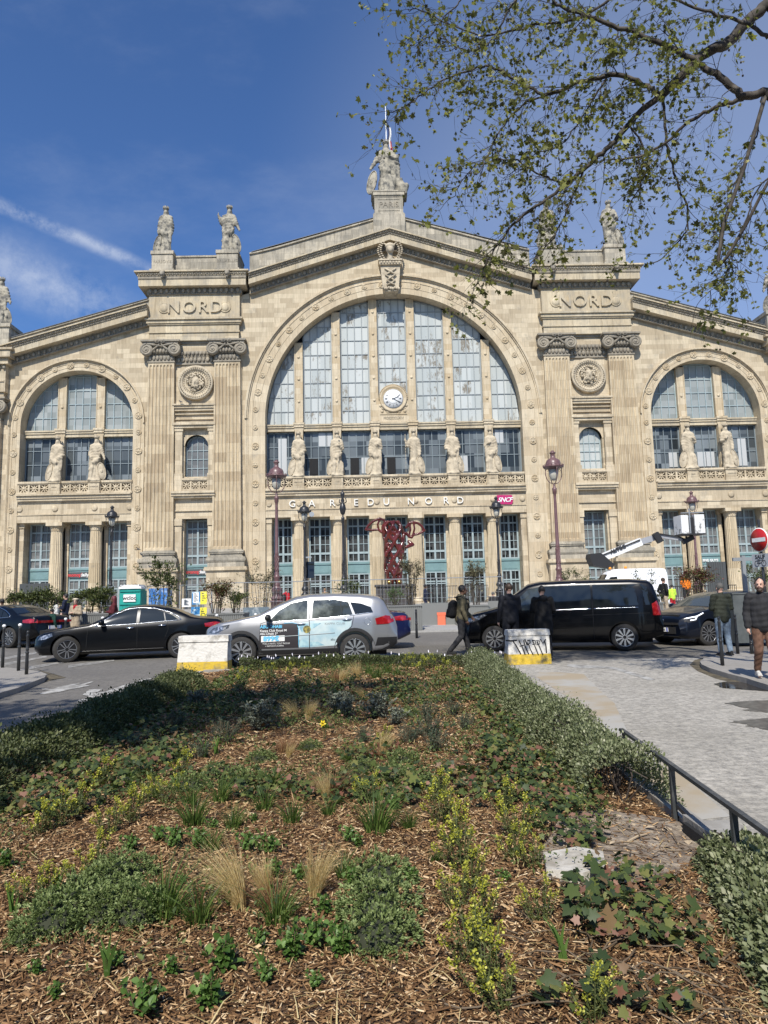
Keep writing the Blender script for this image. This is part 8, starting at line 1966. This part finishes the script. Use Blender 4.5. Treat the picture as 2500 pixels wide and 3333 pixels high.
bollard('bollard with white ball top at the far left edge',8,2173,2030,True); bollard('bollard with white ball top, second from the left edge',60,2183,2026,True); bollard('plain black bollard, third from the left at the kerb tip',86,2195,2052)
bollard('black ringed bollard nearest to us on the right pavement corner',2352,2166,2005); bollard('black bollard between the jeans man and the grey cabinet',2402,2128,1998); bollard('short grey post in front of the cabinet on the right',2448,2128,2060,k=.8); 
for px,Y,lb in ((216,24.6,'ball-topped bollard between the pink girl and the beret woman'),(100,24.6,'ball-topped bollard behind the dark saloon boot'),(336,24.8,'ball-topped bollard beside the dark red haired woman'),(706,24.6,'ball-topped bollard left of the silver car bonnet'),(832,24.6,'ball-topped bollard behind the silver car windscreen'),(1353,24.6,'plain bollard right of the blue car tail'),(2183,24.8,'bollard behind the tail of the black van')): bollard(lb,px,0,None,px!=1353,0,Y,.9,'far bollards along the opposite kerb')
# no entry sign with bicycle plate
SYN=19.0; c=at(2470,1757,SYN); g0=gz(SYN)+.1
sg=MB(); sg.smooth=True; sg.lathe([(.035,-.4),(.035,3.3)],(0,.04,0),10); so=sg.build('no_entry_sign',MT['black_iron']); so.location=(c.x,SYN,g0); so.rotation_euler.z=R(-77); tag(so,'round red no entry sign over a small SAUF bicycle plate at the right edge','road sign')
mat('sign_red_paint',(.42,.02,.02),.3); mat('sign_grey',(.42,.43,.44),.4)
zc=c.z-g0; d=MB(); d.smooth=True; rS=.33
d.lathe([(rS,-.02),(rS,0),(.001,0)],(0,0,zc),36,'y'); d.build('disc',MT['white_paint'],so)
d=MB(); d.smooth=True; d.lathe([(rS*.93,0),(rS*.93,.004),(.001,.004)],(0,-.002,zc),36,'y'); d.build('red_field',MT['sign_red_paint'],so)
d=MB(); d.box(-.24,.24,-.012,-.008,zc-.055,zc+.055); d.build('white_bar',MT['white_paint'],so)
z2=at(2470,1823,SYN).z-g0; d=MB(); d.box(-.30,.30,-.01,.01,z2-.19,z2+.17); pl_=d.build('plate',MT['sign_grey'],so)
me=text_mesh('SAUF',.155,.002,'CENTER',.003); me.transform(Matrix.Translation((0,-.014,z2+.085))@Matrix.Rotation(PI/2,4,'X')); link('lettering',me,MT['black_plastic'],pl_)
d=MB(); 
for q in (-1,1): d.tube([(q*.125+.075*math.cos(a),-.014,z2-.085+.075*math.sin(a)) for a in [2*PI*i/20 for i in range(20)]],.007,5,closed=True)
for s_ in ([(-.125,z2-.085),(-.05,z2+.0),(.09,z2+.0),(.125,z2-.085)],[(-.125,z2-.085),(.02,z2-.085),(.09,z2+.0)],[(.02,z2-.085),(-.06,z2+.015),(-.03,z2+.015)],[(.09,z2),(.08,z2+.03),(.12,z2+.03)],[(-.09,z2+.018),(-.04,z2+.018)]): d.tube([(x,-.014,z) for x,z in s_],.007,5)
d.build('bicycle_symbol',MT['black_plastic'],pl_)
# grey cabinet and stub rail behind the right-hand man
mat('cabinet_grey',(.07,.08,.08),.6,noise_=((.10,.11,.11),3,.4,.6)); a=at(2406,2120,18.6); b=at(2520,2120,18.6); t=MB(); t.box(a.x,b.x+.4,0,.6,0,1.28); t.box(a.x-.02,b.x+.42,-.02,.62,1.28,1.32); o=t.build('street_cabinet',MT['cabinet_grey']); o.location=(0,18.7,gz(18.7)+.1); tag(o,'dark grey street cabinet behind the bearded man','cabinet')
t=MB(); t.tube([(0,0,0),(0,0,.62)],.03,8); t.tube([(-.02,0,.30),(1.2,0,.30)],.018,6); o=t.build('post_rail',MT['galv']); v=GP(2447,2128,.1); o.location=(v.x+.1,v.y-.1,gz(v.y)+.1); tag(o,'short grey post with a low bar in front of the cabinet','post')
t=MB(); a=at(2443,1900,20); t.box(-.05,.05,-.05,.05,0,2.35); t.box(-.3,1.5,-.04,.04,2.2,2.3); o=t.build('gate_frame',MT['galv']); o.location=(a.x,20.3,gz(20.3)+.1); tag(o,'grey metal frame post behind the no entry sign','post')
# ---------------------------------------------------------------- planters with shrubs
mat('planter_metal',(.20,.205,.195),.55,.2); mat('planter_dark',(.07,.07,.068),.6)
def leaf_shrub(name,label,X,Y,z0,wid,h,m,n=700,size=.07,group='shrubs in the grey planters',sparse=0.,stems=6,deep=.7,aspect=.5,up=.5):
    rs=RS; P_=[];O=[]; sd=rs.uniform(0,50)
    t=MB(); tips=[]
    for k in range(stems):
        a=rs.uniform(0,2*PI); r=rs.uniform(.1,.8)
        tip=Vector((wid*.5*r*math.cos(a),deep*.5*r*math.sin(a),h*rs.uniform(.6,.98))); b0=Vector((wid*.12*math.cos(a),.1*math.sin(a),0)); mid=(b0+tip)/2+Vector((rs.normal(0,.05),rs.normal(0,.05),h*.08)); t.tube([b0,mid,tip],[.018,.011,.005],5); tips+= [(b0,mid,tip)]
        for j in range(3):
            q=rs.uniform(.4,.9); s_=mid.lerp(tip,q); e=s_+Vector((rs.normal(0,wid*.18),rs.normal(0,deep*.15),rs.uniform(.02,h*.22))); t.tube([s_,e],[.007,.003],4); tips.append((s_,s_.lerp(e,.5),e))
    while len(P_)<n:
        b0,mid,tip=tips[rs.randint(len(tips))]; q=rs.uniform(.12,1.05); p=mid.lerp(tip,(q-.5)*2) if q>.5 else b0.lerp(mid,q*2)
        p=p+Vector(tuple(rs.normal(0,.085 if not sparse else .06,3)*(.6+h*.35))); 
        if noise.noise(p*3.2+Vector((sd,0,0)))<-.12: continue
        if p.z<.02: continue
        P_.append(tuple(p)); O.append((p.x,p.y,.4))
    root=t.build(name,MT['bark'],fix=False); root.location=(X,Y,z0)
    leafcloud('foliage',np.array(P_),np.array(O)/(np.linalg.norm(np.array(O),axis=1,keepdims=True)+1e-6),size,LEAF,LEAFF,m,aspect=aspect,spread=1.,parent=root); tag(root,label,'shrub',group); return root
def planter(label,pl,pr,Y,h=.82,depth=1.1,m='planter_metal',rz=0.):
    a=at(pl,1990,Y); b=at(pr,1990,Y); w_=b.x-a.x; z0=gz(Y)+(.08 if Y>27.4 else 0); t=MB(); hw=w_/2
    n=int(w_/.075)
    t.box(-hw,hw,.02,depth,0,h-.03); 
    for k in range(n): t.box(-hw+w_*(k+.18)/n,-hw+w_*(k+.72)/n,-.012,.02,.02,h-.05)
    nd=int(depth/.075)
    for k in range(nd):
        for q in (-1,1): t.box(q*hw,q*(hw+.03),.02+depth*(k+.2)/nd,.02+depth*(k+.75)/nd,.02,h-.05)
    o=t.build('planter',MT[m]); t=MB()
    t.box(-hw-.04,hw+.04,-.03,.05,h-.05,h); t.box(-hw-.04,hw+.04,depth-.05,depth+.03,h-.05,h); t.box(-hw-.04,-hw+.04,.05,depth-.05,h-.05,h); t.box(hw-.04,hw+.04,.05,depth-.05,h-.05,h); t.build('rim',MT[m],o)
    t=MB(); t.box(-hw+.03,hw-.03,.05,depth-.05,h-.12,h-.06); t.build('soil',MT['mulch'],o)
    o.location=((a.x+b.x)/2,Y,z0); o.rotation_euler.z=rz; tag(o,label,'planter','grey ribbed planters along the forecourt'); return o,(a.x+b.x)/2,z0+h,w_
PLN=[(255,360,27.6,.95,'long ribbed planter behind the beret woman'),(675,792,26.5,.95,'ribbed planter with two bushes left of the silver car'),(1262,1372,27.5,.98,'ribbed planter right of the blue car tail'),(1490,1590,30,.85,'ribbed planter left of the black van bonnet'),(2118,2160,27,.95,'ribbed planter seen past the tail of the black van'),(30,150,30,.9,'ribbed planter behind the dark saloon')]
PQ={}
for a,b,Y,h,lb in PLN: PQ[a]=planter(lb,a,b,Y,h)
def shr(label,px,Y,ptop,z0,wid,m,**k):
    v=at(px,ptop,Y+.5); return leaf_shrub('shrub',label,v.x,Y+.5,z0,wid,max(v.z-z0,.4),m,**k)
shr('wide dark green bush behind the dark saloon boot, left one',85,30,1925,PQ[30][2],2.6,'shrub_green',n=1900,size=.10,stems=14); shr('wide green bush above the children, right of the first bush',165,30,1918,PQ[30][2]-.2,2.4,'shrub_green',n=1700,size=.10,stems=12)
shr('green bush behind the beret woman',285,28,1915,PQ[255][2],1.9,'shrub_green',n=1500,size=.09,stems=12); shr('green bush left of the teal toilet cabin',335,27.8,1912,PQ[255][2]-.1,1.2,'shrub_green',n=900,size=.09,stems=8)
leaf_shrub('shrub','tall loose green shrub right of the teal toilet cabin',at(528,1900,31).x,31,gz(31)+.5,2.6,2.6,'shrub_green',n=1500,size=.11,stems=14,sparse=1.)
shr('dense bush with red new leaves in the planter left of the silver car',705,26.7,1890,PQ[675][2],1.2,'shrub_red',n=1700,size=.07,stems=12); shr('smaller dark green bush right beside the red-leaved bush',768,26.7,1918,PQ[675][2],.9,'shrub_green',n=1000,size=.07,stems=9)
leaf_shrub('shrub','loose olive shrub behind the fence left of the pink lamp',at(850,1900,36).x,36,gz(36)+.4,2.0,2.6,'shrub_olive',n=1100,size=.09,stems=12,sparse=1.)
leaf_shrub('shrub','small bush behind the fence near the fair-haired person',at(1140,1900,42).x,42,gz(42)+.4,2.2,1.9,'shrub_green',n=600,size=.12,stems=8,sparse=1.)
shr('tall thin brownish shrub in front of the red sculpture',1335,27.6,1815,PQ[1262][2],1.15,'shrub_olive',n=1900,size=.055,stems=14,sparse=1.); shr('bright green low shrub in the planter left of the thin brownish one',1288,27.6,1915,PQ[1262][2],.7,'fresh_leaf',n=900,size=.05,stems=10,aspect=.3)
shr('tall narrow brownish shrub behind the khaki jacket man',1545,30,1818,PQ[1490][2],1.1,'shrub_olive',n=1900,size=.06,stems=12,sparse=1.)
leaf_shrub('shrub','loose green shrub behind the black van roof, left of the white van',at(1875,1880,34).x,34,gz(34)+.6,2.0,1.9,'shrub_green',n=700,size=.09,stems=9,sparse=1.)
shr('loose pale green shrub in front of the white van tail',2085,27,1858,PQ[2118][2]-.1,1.3,'shrub_green',n=900,size=.06,stems=10,sparse=1.); shr('small green shrub above the tail of the black van',2135,27,1925,PQ[2118][2]-.05,.7,'shrub_green',n=600,size=.05,stems=7)
t=MB(); t.smooth=True; t.lathe([(.55,0),(.75,.75),(.8,.8),(.74,.8),(.66,.72)],(0,0,0),24); o=t.build('round_planter',MT['planter_dark']); q=at(2262,1960,30); o.location=(q.x,30,gz(30)+.08); tag(o,'dark round tub holding the red-leaved shrub on the right','planter')
leaf_shrub('shrub','big shrub with red and green leaves in the round tub on the right',q.x,30,gz(30)+.75,1.9,at(2262,1848,30).z-gz(30)-.75,'shrub_red',n=2600,size=.075,stems=16)
leaf_shrub('shrub','dark green shrub at the right edge behind the no entry sign',at(2480,1900,30).x,30,gz(30)+.7,1.6,1.7,'shrub_green',n=900,size=.08,stems=8)
# ---------------------------------------------------------------- site fences
fence_no=0
def fence(label,pl,pr,Y,ht=2.0,Y2=None):
    a=at(pl,1950,Y); b=at(pr,1950,Y2 or Y); Ln=(b-a).length; L2=math.hypot(b.x-a.x,(Y2 or Y)-Y); t=MB(); z0=gz(Y)+.08
    for x in (0,L2): t.tube([(x,0,.05),(x,0,ht)],.022,6)
    for z in (.12,ht): t.tube([(0,0,z),(L2,0,z)],.02,6)
    t.tube([(0,0,ht*.55),(L2,0,ht*.55)],.008,4)
    o=t.build('site_fence',MT['galv']); t=MB(); n=int(L2/.16)
    for k in range(n): x=L2*(k+.5)/n; t.add([(x-.004,0,.12),(x+.004,0,.12),(x+.004,0,ht),(x-.004,0,ht)],[(0,1,2,3)])
    for k in range(8): z=.25+k*.22; t.add([(0,.003,z-.003),(L2,.003,z-.003),(L2,.003,z+.003),(0,.003,z+.003)],[(0,1,2,3)])
    t.build('wire_mesh',MT['galv'],o); t=MB()
    for x in (0,L2): t.box(x-.12,x+.12,-.35,.35,0,.14)
    t.build('foot',MT['concrete'],o)
    o.location=(a.x,Y,z0); o.rotation_euler.z=math.atan2((Y2 or Y)-Y,b.x-a.x); tag(o,label,'fence','wire site fences on the forecourt')
fx=[690,795,895,1010,1130,1245,1325,1420,1515,1640]
nm=['first panel, above the red-leaved bush','second panel, left of the pink lamp','third panel, right of the pink lamp','fourth panel, behind the fair-haired person','fifth panel, left of the sculpture plinth','sixth panel, before the sculpture plinth','seventh panel, behind the brownish shrub','eighth panel, behind the track trousers man','ninth panel, behind the khaki jacket man']
for i in range(9): fence('wire site fence, '+nm[i],fx[i],fx[i+1],33.5,2.05)
for i,(a,b,l) in enumerate(((450,560,'left of the poster boards'),(585,688,'behind the poster boards'),(330,388,'left of the toilet cabin'))): fence('wire site fence, panel '+l,a,b,34,2.0)
# blue-grey wrapped barrier and low dark railings in front of the doors
mat('wrap_blue',(.12,.16,.19),.6,noise_=((.30,.34,.36),3,.5,.62))
t=MB(); a=at(792,2000,29); b=at(875,2000,29); t.box(a.x,b.x,0,.06,.05,1.0); o=t.build('wrapped_barrier',MT['wrap_blue']); o.location=(0,29,gz(29)+.08); tag(o,'blue-grey wrapped barrier between planter and pink lamp','barrier')
t=MB(); a=at(1372,2000,31); b=at(1500,2000,31); t.box(a.x,b.x,0,.05,.0,.95); o=t.build('grey_barrier',MT['planter_metal']); o.location=(0,31,gz(31)+.08); tag(o,'plain grey low barrier behind the track trousers man','barrier')
t=MB(); a=at(1590,2000,32); b=at(1680,2000,32); t.box(a.x,b.x,0,.05,.0,.95); o=t.build('grey_barrier',MT['planter_metal']); o.location=(0,32,gz(32)+.08); tag(o,'grey low barrier left of the black van windscreen','barrier')
def railing(label,pl,pr,Y,h=1.1):
    a=at(pl,1950,Y); b=at(pr,1950,Y); L2=b.x-a.x; t=MB(); t.tube([(0,0,h),(L2,0,h)],.03,6); t.tube([(0,0,.15),(L2,0,.15)],.02,6)
    n=int(L2/.14)
    for k in range(n+1): x=L2*k/n; t.box(x-.014,x+.014,-.014,.014,.0,h)
    o=t.build('railing',MT['black_iron']); o.location=(a.x,Y,gz(Y)+.08); tag(o,label,'railing','dark railings before the station doors')
railing('dark railing between the first and second column from the left',1000,1070,64,1.6); railing('dark railing across the doors left of the sculpture',1075,1150,64,1.6); railing('dark railing before the doors right of the sculpture',1400,1490,64,1.6); railing('dark railing before the third right door',1500,1590,64,1.6); railing('dark railing at the right arch doors',2140,2400,52,1.2)
mat('hoarding_grey',(.06,.065,.065),.6)
for lb,pl,pr,Y,h in (('dark slatted screen at the foot of the left arch doors',62,160,58,2.6),('dark slatted screen left of the toilet cabin',388,470,52,2.2),('grey slatted screen beside the right arch column',2310,2372,50,2.9)):
    a=at(pl,1950,Y); b=at(pr,1950,Y); t=MB(); n=int((b.x-a.x)/.16); t.box(0,b.x-a.x,.03,.06,0,h)
    for k in range(n): t.box(k*.16,k*.16+.11,0,.03,0,h)
    o=t.build('slatted_screen',MT['hoarding_grey']); o.location=(a.x,Y,gz(Y)+.08); tag(o,lb,'screen','dark slatted screens')
# toilet cabin
mat('cabin_teal',(.02,.33,.28),.45,noise_=((.015,.26,.22),2,.4,.7)); a=at(388,1990,33); b=at(455,1990,33); w_=b.x-a.x; t=MB()
hC=at(420,1908,33).z-gz(33)-.08
t.box(0,w_,0,w_*1.0,.1,hC-.12); 
for k in range(5): t.box(.06+k*(w_-.12)/5,.06+(k+.55)*(w_-.12)/5,-.03,0,.2,hC-.9)
t.box(.02,w_-.02,-.05,0,hC-.85,hC-.8); t.box(.02,w_-.02,-.05,0,hC-.25,hC-.2)
for k in range(6): t.box(w_,w_+.03,.1+k*.17,.19+k*.17,.2,hC-.2)
o=t.build('toilet_cabin',MT['cabin_teal']); o.location=(a.x,33,gz(33)+.08); o.rotation_euler.z=R(4); tag(o,'teal portable toilet cabin with white ribbed roof beyond the black saloon','toilet cabin')
t=MB(); t.smooth=False; t.prism([(-.05,hC-.12),(w_+.05,hC-.12),(w_+.02,hC-.02),(w_*.75,hC+.05),(w_*.25,hC+.05),(-.02,hC-.02)],-.06,w_+.06); 
for k in range(6): t.box(w_*(k+.3)/6,w_*(k+.6)/6,-.07,w_+.07,hC-.03,hC+.07)
t.build('roof',MT['white_paint'],o); t=MB(); t.box(w_*.2,w_*.78,-.045,-.04,hC-.72,hC-.38); bd=t.build('sign_board',MT['white_paint'],o)
me=text_mesh('wcloc',.26,.003,'CENTER',.004); me.transform(Matrix.Translation((w_*.49,-.05,hC-.55))@Matrix.Rotation(PI/2,4,'X')); link('lettering',me,MT['black_plastic'],bd)
mat('site_blue',(.03,.15,.42),.5,noise_=((.30,.40,.55),3,.52,.6)); t=MB(); a=at(474,1950,36); t.box(0,.95,0,.9,0,1.9); o=t.build('blue_cabin',MT['site_blue']); o.location=(a.x,36.5,gz(36)+.08); tag(o,'small blue and white cabin right behind the toilet cabin','cabin')
# poster boards
mat('poster_yellow',(.78,.68,.06),.6,noise_=((.60,.60,.35),5,.55,.7)); mat('poster_blue',(.03,.20,.45),.6,noise_=((.45,.60,.65),4,.50,.56)); mat('poster_ink',(.08,.10,.12),.6)
def board(label,x0,x1,y0,y1,Y,m,lines=0,sheet_=None):
    a=at(x0,y1,Y); b=at(x1,y0,Y); t=MB(); t.box(0,b.x-a.x,0,.03,0,b.z-a.z); o=t.build('poster_board',MT[m]); o.location=(a.x,Y,a.z); tag(o,label,'poster','notices and posters on the fence')
    W_,H_=b.x-a.x,b.z-a.z
    if sheet_:
        t=MB(); t.box(W_*sheet_[0],W_*sheet_[1],-.012,-.004,H_*sheet_[2],H_*sheet_[3]); s_=t.build('paper_sheet',MT['white_paint'],o)
    if lines:
        t=MB()
        for k in range(lines): z=H_*(.85-.7*k/lines); t.box(W_*.25,W_*(.5+.25*((k*7)%3)/2),-.018,-.014,z-.012,z+.012)
        t.build('print_lines',MT['poster_ink'],o)
board('blue board with a white notice on the fence',625,652,1926,1968,33.3,'poster_blue',7,(.15,.85,.12,.95)); board('tall yellow poster on the fence beside the white notice',652,674,1925,1967,33.3,'poster_yellow',4); board('small white notice low on the fence, left of the blue board',592,622,1948,1976,33.3,'white_paint',6); board('blue striped poster below the white notice',622,651,1975,2008,32.8,'poster_blue'); board('yellow poster below the tall yellow one',651,673,1977,2008,32.8,'poster_yellow',3)
# scooter-like orange marker by the khaki man
mat('marker_orange',(.75,.16,.08),.6); t=MB(); t.box(-.17,.17,-.02,.02,.0,.60); t.box(-.19,.19,-.03,.03,.5,.62); o=t.build('orange_marker',MT['marker_orange']); v=GP(1438,2040); o.location=(v.x,v.y,gz(v.y)); tag(o,'faded orange plastic marker on the far pavement behind the backpack','marker')
# ---------------------------------------------------------------- plane trees
rt=random.Random(21)
class Tree:
    def __init__(s): s.br=MB(); s.br.smooth=True; s.lp=[]; s.lo=[]; s.ball=[]
    def limb(s,pts,r0,r1,n=8):
        pts=[Vector(p) for p in pts]
        # smooth the polyline
        for _ in range(2):
            q=[pts[0]]
            for i in range(len(pts)-1): q+=[pts[i]*.75+pts[i+1]*.25,pts[i]*.25+pts[i+1]*.75]
            q.append(pts[-1]); pts=q
        k=len(pts); pts=[p+Vector((rt.gauss(0,1),rt.gauss(0,1),rt.gauss(0,1)))*.012 for p in pts]
        s.br.tube(pts,[r0+(r1-r0)*i/(k-1) for i in range(k)],n); return pts
    def twig(s,p,d,ln,r,depth,leafn=1.):
        n=max(3,int(ln/.09)); pts=[p]; dd=d.normalized(); kink=.30
        for i in range(n):
            dd=(dd+Vector((rt.gauss(0,kink),rt.gauss(0,kink),rt.gauss(-.035,kink)))*.55).normalized(); pts.append(pts[-1]+dd*ln/n)
        s.br.tube(pts,[r*(1-.8*i/n) for i in range(n+1)],4 if r<.012 else 5,cap=False)
        for i in range(1,n+1):
            if depth>0 and rt.random()<(.62 if depth>1 else .55):
                a=rt.uniform(0,2*PI); t=(pts[i]-pts[i-1]).normalized(); o=t.orthogonal().normalized(); o=Matrix.Rotation(a,3,t)@o
                s.twig(pts[i],t*.7+o*rt.uniform(.6,1.1)+Vector((0,0,-.12)),ln*rt.uniform(.35,.6),r*.55,depth-1,leafn)
            if depth<=1 and rt.random()<.34*leafn:
                for _ in range(rt.choice((1,1,2,3))):
                    s.lp.append(tuple(pts[i]+Vector((rt.gauss(0,.022),rt.gauss(0,.022),rt.gauss(-.01,.022))))); s.lo.append((rt.gauss(0,1),rt.gauss(0,1),rt.gauss(-.5,.7)))
        if depth==0:
            for _ in range(2): s.lp.append(tuple(pts[-1]+Vector((rt.gauss(0,.025),rt.gauss(0,.025),rt.gauss(0,.025))))); s.lo.append((rt.gauss(0,1),rt.gauss(0,1),rt.gauss(-.3,.7)))
            if rt.random()<.2: s.ball.append(pts[-1]+Vector((0,0,-.05)))
    def dress(s,pts,every,ln,r,depth,droop=-.25,leafn=1.,t0=.0,side=None):
        acc=0
        for i in range(1,len(pts)):
            if i/len(pts)<t0: continue
            seg=(pts[i]-pts[i-1]).length; acc+=seg
            while acc>every:
                acc-=every; t=(pts[i]-pts[i-1]).normalized(); a=rt.uniform(0,2*PI); o=t.orthogonal().normalized(); o=Matrix.Rotation(a,3,t)@o; o.y*=.6
                d=t*.75+o+Vector((0,0,droop))
                if side: d+=Vector(side)
                s.twig(pts[i-1].lerp(pts[i],rt.random()),d,ln*rt.uniform(.5,1.25),r*rt.uniform(.7,1.2),depth,leafn)
    def finish(s,name,label,lsize,group=None):
        root=s.br.build(name,MT['bark'],fix=False); tag(root,label,'tree',group)
        n=len(s.lp); o=np.array(s.lo); up=np.c_[RS.normal(0,.8,n),RS.normal(-.3,.8,n),RS.normal(.6,.6,n)]; sc=lsize*np.exp(RS.normal(0,.32,n))
        bulk('crown',PLANE,IVYF,mats(np.array(s.lp),o,up,sc),MT['plane_leaf'],root,rnd=RS.beta(2,2,n))
        if s.ball:
            t=MB(); t.smooth=True
            for b in s.ball: t.ell(b,.017,6,5); t.tube([b+Vector((0,0,.07)),b],.0016,3,cap=False)
            t.build('seed_balls',MT['twig'],root)['kind']='stuff'
        print('TREE',name,len(s.lp),len(s.br.v)); return root
T=Tree()
def pp(L_,y0,y1):
    n=len(L_); return [at(x,y,y0+(y1-y0)*i/(n-1)) for i,(x,y) in enumerate(L_)]
TB=Vector((7.2,7.6,0))
fork=Vector((6.6,7.8,5.2)); T.limb([TB,TB+Vector((-.1,0,2)),fork],.30,.24,14)
A0=at(2500,8,9.6); C0=at(2500,295,9.2)
T.limb([fork,Vector((5.6,8.4,7.0)),Vector((4.6,9.0,8.6)),A0],.2,.085,10); T.limb([fork,Vector((5.2,8.4,5.9)),Vector((3.9,8.8,6.9)),C0],.15,.075,10); T.limb([fork,Vector((7.4,7.2,8)),Vector((8.2,6.6,11))],.2,.08,10)
up_=T.limb([Vector((5.6,8.4,7.0)),Vector((5.2,7.4,9.5)),Vector((3.8,7.2,11.5)),Vector((1.6,8.0,12.2))],.12,.03); T.dress(up_,.5,1.3,.02,2,leafn=.5)
A=T.limb(pp([(2500,8),(2416,84),(2366,148),(2307,165),(2265,198),(2205,262),(2150,312)],9.6,9.9),.085,.066,10)
B1=T.limb(pp([(2150,312),(2129,300),(2096,270),(2037,249),(1978,245),(1902,262),(1834,291),(1767,312)],9.9,10.1),.042,.028)
B1b=T.limb(pp([(1767,312),(1691,266),(1623,228),(1581,211),(1505,236),(1437,262),(1370,315),(1310,352),(1262,368)],10.1,10.6),.024,.006)
B1c=T.limb(pp([(1767,312),(1690,345),(1630,420),(1590,500),(1560,560)],10.1,10.2),.016,.006)
B2=T.limb(pp([(2150,312),(2104,345),(2045,405),(1995,462),(1955,500),(1902,548),(1851,592)],9.9,10.2),.052,.030)
B2b=T.limb(pp([(1851,592),(1775,650),(1691,705),(1640,770),(1606,815),(1570,880),(1540,940)],10.2,10.6),.028,.007)
B2c=T.limb(pp([(1851,592),(1800,590),(1740,560),(1680,520),(1600,520),(1520,560),(1475,640)],10.2,10.5),.018,.006)
B2d=T.limb(pp([(1902,548),(1860,650),(1820,740),(1770,820),(1700,880)],10.2,10.4),.018,.006)
B3=T.limb(pp([(2155,316),(2163,400),(2168,473),(2197,574),(2231,658),(2245,740),(2200,800),(2130,860)],9.9,10.3),.024,.007)
C=T.limb(pp([(2500,295),(2416,321),(2400,287),(2340,245),(2281,211),(2222,177),(2138,131),(2028,93),(1927,59),(1860,34),(1800,10)],9.2,9.9),.062,.022)
C2=T.limb(pp([(2416,321),(2366,338),(2298,363),(2239,397),(2163,473),(2070,515),(1980,520)],9.3,9.9),.036,.012)
D=T.limb(pp([(2010,-30),(1927,42),(1859,68),(1775,76),(1691,93),(1600,120),(1500,100),(1400,40),(1330,30)],10.,10.6),.024,.007)
E_=T.limb(pp([(2484,310),(2470,400),(2450,473),(2395,591),(2350,700),(2344,800),(2400,880)],9.2,9.8),.013,.005)
F_=T.limb(pp([(2520,560),(2460,620),(2430,720),(2400,800),(2380,880),(2310,950)],9.0,9.6),.012,.005)
T.limb([C0,Vector((2.2,9.4,5.6)),at(2520,560,9.0)],.03,.02)
G_=T.limb(pp([(1700,-30),(1640,60),(1600,150),(1520,170),(1430,120)],10.,10.4),.018,.006); H_=T.limb(pp([(2500,120),(2400,60),(2300,40),(2200,0),(2120,-30)],9.3,9.6),.03,.012)
I_=T.limb(pp([(1978,245),(1930,330),(1880,400),(1840,470),(1740,500)],10.,10.2),.018,.006)
J_=T.limb(pp([(2045,405),(2100,480),(2110,560),(2060,640),(2040,700)],10.,10.2),.016,.006)
K_=T.limb(pp([(1500,0),(1440,60),(1390,130),(1330,150)],10.3,10.6),.012,.005)
for br,ev,ln,dp,t0 in ((A,.42,.6,1,.3),(B1,.16,.75,2,0),(B1b,.10,.55,1,0),(B1c,.12,.5,1,0),(B2,.22,.7,2,.1),(B2b,.085,.52,1,0),(B2c,.09,.55,1,0),(B2d,.10,.5,1,0),(B3,.16,.5,1,.25),(C,.16,.75,2,.15),(C2,.14,.65,1,.1),(D,.10,.6,1,0),(E_,.11,.6,1,.15),(F_,.10,.55,1,.1),(G_,.10,.5,1,0),(H_,.14,.6,1,0),(I_,.10,.5,1,0),(J_,.11,.5,1,0),(K_,.1,.45,1,0)):
    T.dress(br,ev*.9,ln*1.3,.0085 if dp>1 else .0062,dp,t0=t0,side=(-.22,0,-.12))
T.finish('plane_tree','plane tree in small spring leaf with branches reaching in from the upper right',.050)
# second tree, behind the photographer on the left, seen only by the shade it casts
T2=Tree(); TB=Vector((-12.5,-1.2,0)); fk=TB+Vector((.3,.3,4.6)); T2.limb([TB,TB+Vector((.1,.1,2.4)),fk],.32,.25,12)
rt=random.Random(5)
for k in range(15):
    a=2*PI*k/15+rt.uniform(-.2,.2); r=rt.uniform(2.2,4.6); tip=Vector((-10.6+r*math.cos(a)*1.25,.6+r*.72*math.sin(a),rt.uniform(7.2,14.0)))
    if tip.y>3.4: tip.y=3.4
    mid=fk.lerp(tip,.5)+Vector((rt.uniform(-.5,.5),rt.uniform(-.5,.5),.6)); br=T2.limb([fk,mid,tip],.10,.02); T2.dress(br,.30,1.5,.016,2,droop=0.,leafn=.5,t0=.3)
T2.finish('plane_tree','second plane tree behind the photographer on the left, casting shade over the left lane',.12)
